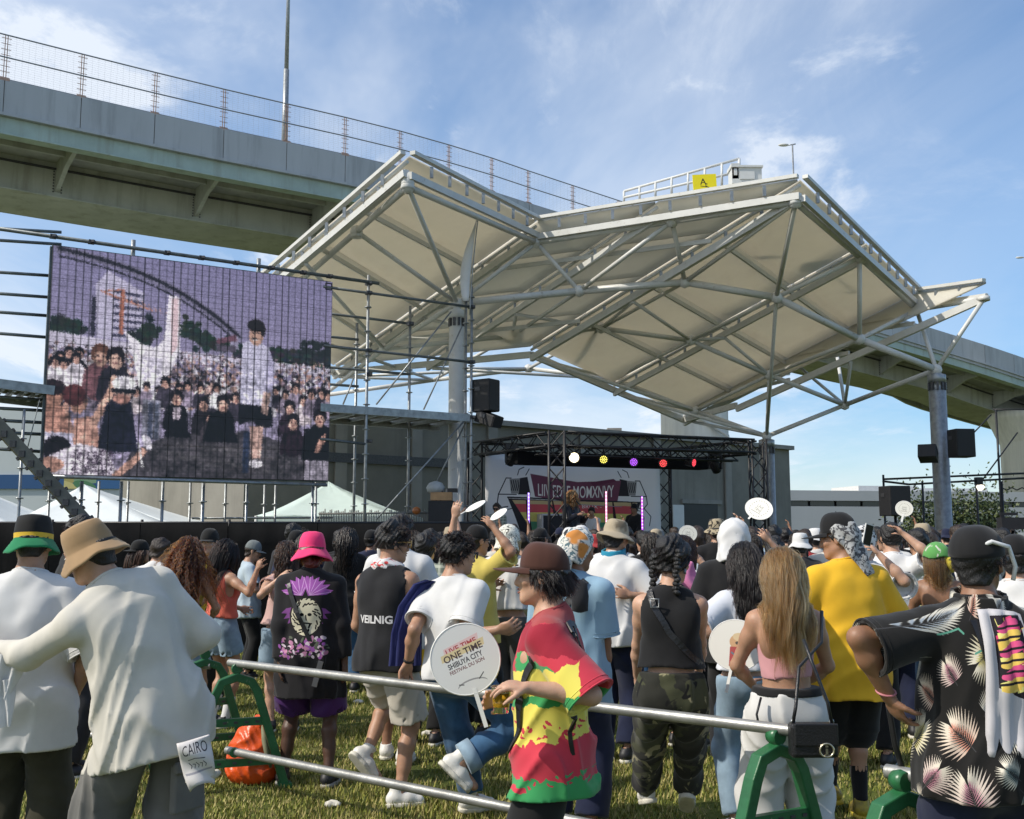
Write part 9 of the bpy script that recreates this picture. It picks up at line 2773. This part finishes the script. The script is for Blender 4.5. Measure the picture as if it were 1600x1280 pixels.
# ---- on the stage
def stage_person(label,px,Y,top,**k):
 return person(label,px,Y,top=top,z0=STZ,loc=V_((at(px,800,Y).x,Y,STZ)),group='performers on the stage',fine=True,**k)
c_sing = cloth('black_satin_jacket',(.013,.013,.018),.3,rough=.4)
p40 = stage_person('bearded performer with long blonde hair and a black jacket at the front of stage',892,20.6,767,rot=-125,skin='tan',face=False,pose=lambda p: dict(build=1.2,head=(-.3,.1,0),hl=(-.12,.33,1.25),hr=(.16,.30,1.28)),tops=dict(mat=c_sing,ease=.035,hem=.75,sleeve=1.9,sleeve_r=.1,boxy=.05,seed=251),legs=dict(mat=C_black),shoes=dict(mat=M_bshoe),hair=dict(kind='long',mat=[H_blo,H_blo2,cloth('ginger',(.45,.2,.06))],n=420,length=.28,r=.008,wave=.012,spread=.2,seed=31,clear=.03),vox=.016)
glasses(p40,M_frameb,M_lens,.008,1.2)
bd = p40.fig
V,F = surfnet(lambda P: s_cap(P,bd.head_pt((0,.06,-.09)),bd.head_pt((0,.085,-.17)),.05,.03),va(bd.head) - .3,va(bd.head) + .3,.012)
link('beard',np_mesh('beard',V * p40.S,F),H_blo2,p40.body)
mc = MB().lathe([(.014,-.09),(.014,.04),(.026,.05),(.026,.09),(.01,.105)],12)
o = mc.build('microphone',M_black,None,p40.W(bd.head_pt((.0,.17,-.09)))); o.rotation_euler = (.9,0,p40.rot)
tag(o,'black microphone held to the mouth of the blonde performer','microphone')
s_ = Canvas(80,80,(0,0,0,0)); s_.ell(40,40,34,34,(150,150,190)); s_.ell(40,40,24,24,(60,50,80)); s_.line([(30,50),(40,26),(50,50)],5,(190,190,210))
print_on(c_sing,s_.image('badge_print'),('X','Z'),(.10,1.24 * p40.S),(.13,.13),side=('Y',1,0))
p41 = stage_person('man with black hair and a white jacket behind the DJ table',925,23.1,792,rot=150,skin='tan',pose=lambda p: dict(hl=(-.2,.36,.95),hr=(.2,.36,.95),head=(.3,.3,0)),tops=dict(mat=C_white,ease=.03,hem=.78,sleeve=1.3,seed=261),legs=dict(mat=C_black),shoes=dict(mat=M_bshoe),hair=dict(mat=H_black,thick=.02,tufts=200),vox=.018)
p42 = stage_person('person with a patterned shirt and short dark hair at the left of the stage',776,21.9,786,rot=170,skin='tan',pose=lambda p: dict(hl=(-.15,.3,1.0),hr=(.2,.3,1.0),head=(0,.2,0)),tops=dict(mat=c_plaid,ease=.03,hem=.78,sleeve=.9,seed=271),legs=dict(mat=C_black),shoes=dict(mat=M_bshoe),hair=dict(mat=H_brown,thick=.016,tufts=150),vox=.018)
glasses(p42,M_frameb,M_lens,.006)
p43 = stage_person('dark figure in a cap standing at the right of the stage by the purple tube',992,22.9,786,rot=140,skin='brown',pose=dict(build=1.2,hl=(-.2,.3,1.0),hr=(.2,.3,1.1)),tops=dict(mat=C_black,ease=.04,hem=.75,sleeve=1.9,sleeve_r=.1,boxy=.05,seed=281),legs=dict(mat=C_black),shoes=dict(mat=M_bshoe),hair=dict(mat=H_black,thick=.014),hat=dict(name='cap',shape=hat_cap(),mats=[C_black,C_black]),vox=.018)
# ================================================================== the packed crowd further back
TEE = {'white': C_white,'black': C_black,'grey': cloth('grey_marl',(.24,.24,.24)),'navy': C_navy,'pale blue': cloth('pale_blue_cotton',(.36,.46,.55)),'red': cloth('red_cotton',(.38,.04,.04)),'olive': cloth('olive_cotton',(.10,.10,.05)),'cream': C_cream,'charcoal': C_dark,'mustard': cloth('mustard_cotton',(.42,.27,.05)),'plum': cloth('plum_cotton',(.11,.03,.08))}
def proto(kind):
 k = dict(vox=.017,cvox=.019,fine=False,loc=V_((0,-30,0)),S=1.0,group=None)
 sh = dict(mat=M_bshoe)
 tee = dict(mat=C_white,ease=.028,hem=.80,sleeve=.85,sleeve_r=.10,boxy=.035,fold=.009)
 if kind == 'short': return person('proto',0,0,pose=dict(hl=(-.18,.26,1.05),hr=(.2,.22,1.0)),tops=dict(seed=300,**tee),legs=dict(mat=C_black),shoes=sh,hair=dict(mat=H_black,thick=.017,tufts=170,tr=.006),**k)
 if kind == 'short2': return person('proto',0,0,pose=dict(hl=(-.1,.34,1.3),hr=(.12,.34,1.32),head=(.5,.05,0),build=1.1),tops=dict(seed=301,**tee),legs=dict(mat=C_dark),shoes=sh,hair=dict(mat=H_brown,thick=.013,tufts=170,tr=.006,low=-.05),**k)
 if kind == 'long': return person('proto',0,0,pose=dict(sex='f',hl=(-.15,.26,1.1),hr=(.15,.26,1.1),head=(-.3,.05,0)),tops=dict(seed=302,**tee),legs=dict(mat=C_jean),shoes=sh,hair=dict(kind='long',mat=[H_black,H_brown],n=330,length=.36,steps=12,r=.007,wave=.006,seed=33),**k)
 if kind == 'bob': return person('proto',0,0,pose=dict(sex='f',hl=(-.15,.26,1.1),hr=(.15,.26,1.1),head=(.6,.0,0)),tops=dict(seed=303,**tee),legs=dict(mat=C_black),shoes=sh,hair=dict(mat=H_brown,thick=.026,low=-.13,rough=.006,tufts=200,tr=.007,tl=.05,tz=-.11,comb=(0,-.3,-.6)),**k)
 if kind == 'cap': return person('proto',0,0,pose=dict(hl=(-.18,.26,1.05),hr=(.2,.22,1.0),head=(-.5,0,0)),tops=dict(seed=304,**tee),legs=dict(mat=C_black),shoes=sh,hair=dict(mat=H_black,thick=.012),hat=dict(name='cap',shape=hat_cap(),mats=[C_black,C_black]),**k)
 if kind == 'bucket': return person('proto',0,0,pose=dict(hl=(-.18,.26,1.05),hr=(.2,.22,1.0)),tops=dict(seed=305,**tee),legs=dict(mat=C_black),shoes=sh,hair=dict(mat=H_black,thick=.012),hat=dict(shape=hat_bucket(seed=14),mats=[m_khaki]),**k)
 if kind == 'arm': return person('proto',0,0,pose=dict(hl=(-.18,.26,1.05),hr=(.30,.14,1.86),er=(1,0,-.4),curl_r=.5),tops=dict(seed=306,**tee),legs=dict(mat=C_black),shoes=sh,hair=dict(mat=H_black,thick=.017,tufts=170,tr=.006),**k)
PROTO = {k: proto(k) for k in ('short','short2','long','bob','cap','bucket','arm')}
HAIRTXT = {'short': 'short black hair','short2': 'cropped brown hair','long': 'long dark hair','bob': 'a dark brown bob','cap': 'a cap','bucket': 'a bucket hat','arm': 'one arm raised'}
HATC = {'black': C_black,'white': C_white,'red': TEE['red'],'khaki': m_khaki,'navy': C_navy,'grey': m_gcap}
def landmark(px):
 for lim,t in ((555,'near the black fence'),(640,'below the peaked tent'),(700,'below the scaffold wing'),(735,'before the white column'),(790,'below the banner'),(850,'before the violet tube'),(905,'before the blonde performer'),(960,'before the DJ'),(1025,'below the purple tube'),(1075,'before the rear truss'),(1130,'before the stage door'),(1180,'before the right truss'),(1235,'before the middle column'),(1300,'before the white building'),(1370,'beside the standing speaker'),(1430,'below the standing speaker'),(1490,'by the right column'),(1545,'below the young trees')):
  if px < lim: return t
 return 'near the right edge'
def crowd():
 rr = random.Random(19)
 placed = [(p.loc.x,p.loc.y) for p in (p1,p2,p3,p4,p5,p6,p7,p8,p9,p10,p11,p12,p13,p14,p15,p16,p17,p18,p19,p20,p21,p22,p23,p24,p25,p26,p27,p28,p29,p30,p31,p32,p33,p34,p35,p36)]
 used = {}; made = []
 slots = []
 for Y in np.arange(11.5,19.6,.80):
  for px in np.arange(470 if Y < 15.2 else 745,1640,62 * 13 / Y):
   slots.append((px + rr.uniform(-18,18),Y + rr.uniform(-.3,.3)))
 slots += [(505,12.3),(536,13.2),(560,11.6),(520,14.4),(548,14.6),(575,13.8)]
 for i,(px,Y) in enumerate(slots):
  x = at(px,900,Y).x
  if any((x - a) ** 2 + (Y - b) ** 2 < .40 ** 2 for a,b in placed): continue
  if (V_((x,Y)) - V_((FL.x + .3,FL.y - .3))).length < .2: continue
  if px < 745 and Y > 15.0: continue
  # keep off the stage
  if Y > 19.7 and 800 < px < 1230: continue
  for tries in range(40):
   kind = rr.choices(['short','short2','long','bob','cap','bucket','arm'],[26,14,22,12,14,6,5])[0]
   if Y < 10.5 and kind == 'arm': kind = 'short'
   col = rr.choices(list(TEE),[26,30,8,8,5,3,4,5,12,2,3])[0]
   if px < 600: col = rr.choice(['black','black','charcoal','navy']); kind = rr.choice(['short','long','cap'])
   hc = rr.choice(list(HATC))
   if px < 600: hc = 'black'
   lm = landmark(px)
   hairt = HAIRTXT[kind] if kind not in ('cap','bucket') else ('a %s %s' % (hc,'cap' if kind == 'cap' else 'bucket hat'))
   row = 'near' if Y < 12.2 else ('middle of' if Y < 15 else 'far')
   key = (col,hairt,lm,row)
   rowt = {'near': 'nearer crowd','middle of': 'mid crowd','far': 'far crowd'}[row]
   label = 'person in %s %s T-shirt with %s, %s, %s' % ('an' if col[0] in 'aeiou' else 'a',col,hairt,rowt,lm)
   if label not in used: break
  used[label] = 1
  src = PROTO[kind]
  r = copy_tree(src.body)
  sc = rr.uniform(.90,1.0) if kind in ('long','bob') else rr.uniform(.94,1.025)
  if kind in ('cap','bucket'): sc *= .985
  r.scale = (sc,sc,sc); r.location = (x,Y,0); r.rotation_euler = (0,0,rr.uniform(-.45,.45))
  r['label'] = label; r['group'] = 'packed crowd before the stage'
  r.material_slots[0].link = 'OBJECT'; r.material_slots[0].material = SK[rr.choice(['light','light','tan','brown'])]
  for ch in r.children:
   if ch.name.startswith('shirt'): ch.material_slots[0].link = 'OBJECT'; ch.material_slots[0].material = TEE[col]
   if ch.name.startswith(('cap','hat')):
    for s_ in ch.material_slots: s_.link = 'OBJECT'; s_.material = HATC[hc]
  placed.append((x,Y)); made.append(r)
 for p in PROTO.values():
  for ch in list(p.body.children_recursive): bpy.data.objects.remove(ch)
  bpy.data.objects.remove(p.body)
 return made
crowd()
# ================================================================== small things on the grass
def orange_bag():
 q = ground(388,1228); q.y += .12
 rs = np.random.default_rng(1)
 def f(P):
  d = s_ell(P,(0,0,.16),(.17,.13,.19)); d = smin(d,s_ell(P,(0,0,.08),(.18,.14,.10)),.05)
  d = smin(d,s_cap(P,(-.02,0,.30),(.05,0,.40),.09,.05),.05)
  fo = np.sin(P[:,0] * 34 + 3 * np.sin(P[:,2] * 14 + P[:,0] * 8)); fo2 = np.sin(P[:,2] * 40 + 4 * np.sin(P[:,0] * 18))
  d = d - .012 * (1 - np.abs(fo)) - .008 * (1 - np.abs(fo2)) * np.clip(P[:,2] * 5,0,1)
  return np.maximum(d,-P[:,2])
 V,F = surfnet(f,(-.3,-.25,-.02),(.3,.25,.5),.009)
 m = mat('orange_polythene',(.78,.10,.015),.32,var=.15,vscale=8,bump=.35,bscale=22,spec=.5)
 o = link('orange_bag',np_mesh('orange_bag',V,F),m,None,V_((q.x,q.y,0)))
 tag(o,'stuffed orange plastic bag standing in the grass behind the green stand','bag')
 MB().path([(.07,-.05,.38),(.10,-.12,.30),(.13,-.14,.20),(.15,-.13,.12)],[.012,.02,.02,.008],6).build('drawstring',mat('olive_cord',(.2,.2,.12),.8),o)
orange_bag()
rr = random.Random(4)
LIT = [(600,1068,'flattened white paper cup on the grass right of the pink hat'),(1000,1075,'white paper scrap on the grass beside the braided woman'),(1008,1062,'pale plastic lid on the grass left of the braided woman'),(1126,1078,'small drink can lying on the grass left of the long-haired woman'),(940,1082,'crumpled napkin on the grass behind the light blue shirt'),(668,1150,'torn paper scrap on the grass between the two men at the pipe'),(560,1100,'small white wrapper on the grass left of the yellow shorts'),(520,1262,'pale leaflet scrap on the grass under the lower pipe'),(950,1190,'crushed white cup on the grass below the upper pipe, beside the camouflage trousers')]
for (px,py,lab) in LIT:
 q = ground(px,py)
 V,F = surfnet(lambda P: s_ell(P,(0,0,.02),(.05,.035,.022)) - .006 * np.sin(P[:,0] * 90 + 3 * np.sin(P[:,1] * 80)),(-.09,-.08,-.02),(.09,.08,.07),.007)
 tag(link('litter',np_mesh('litter',V,F),mat('paper_scrap',(.6,.57,.5),.8,var=.2),None,V_((q.x,q.y,.0))),lab,'litter')
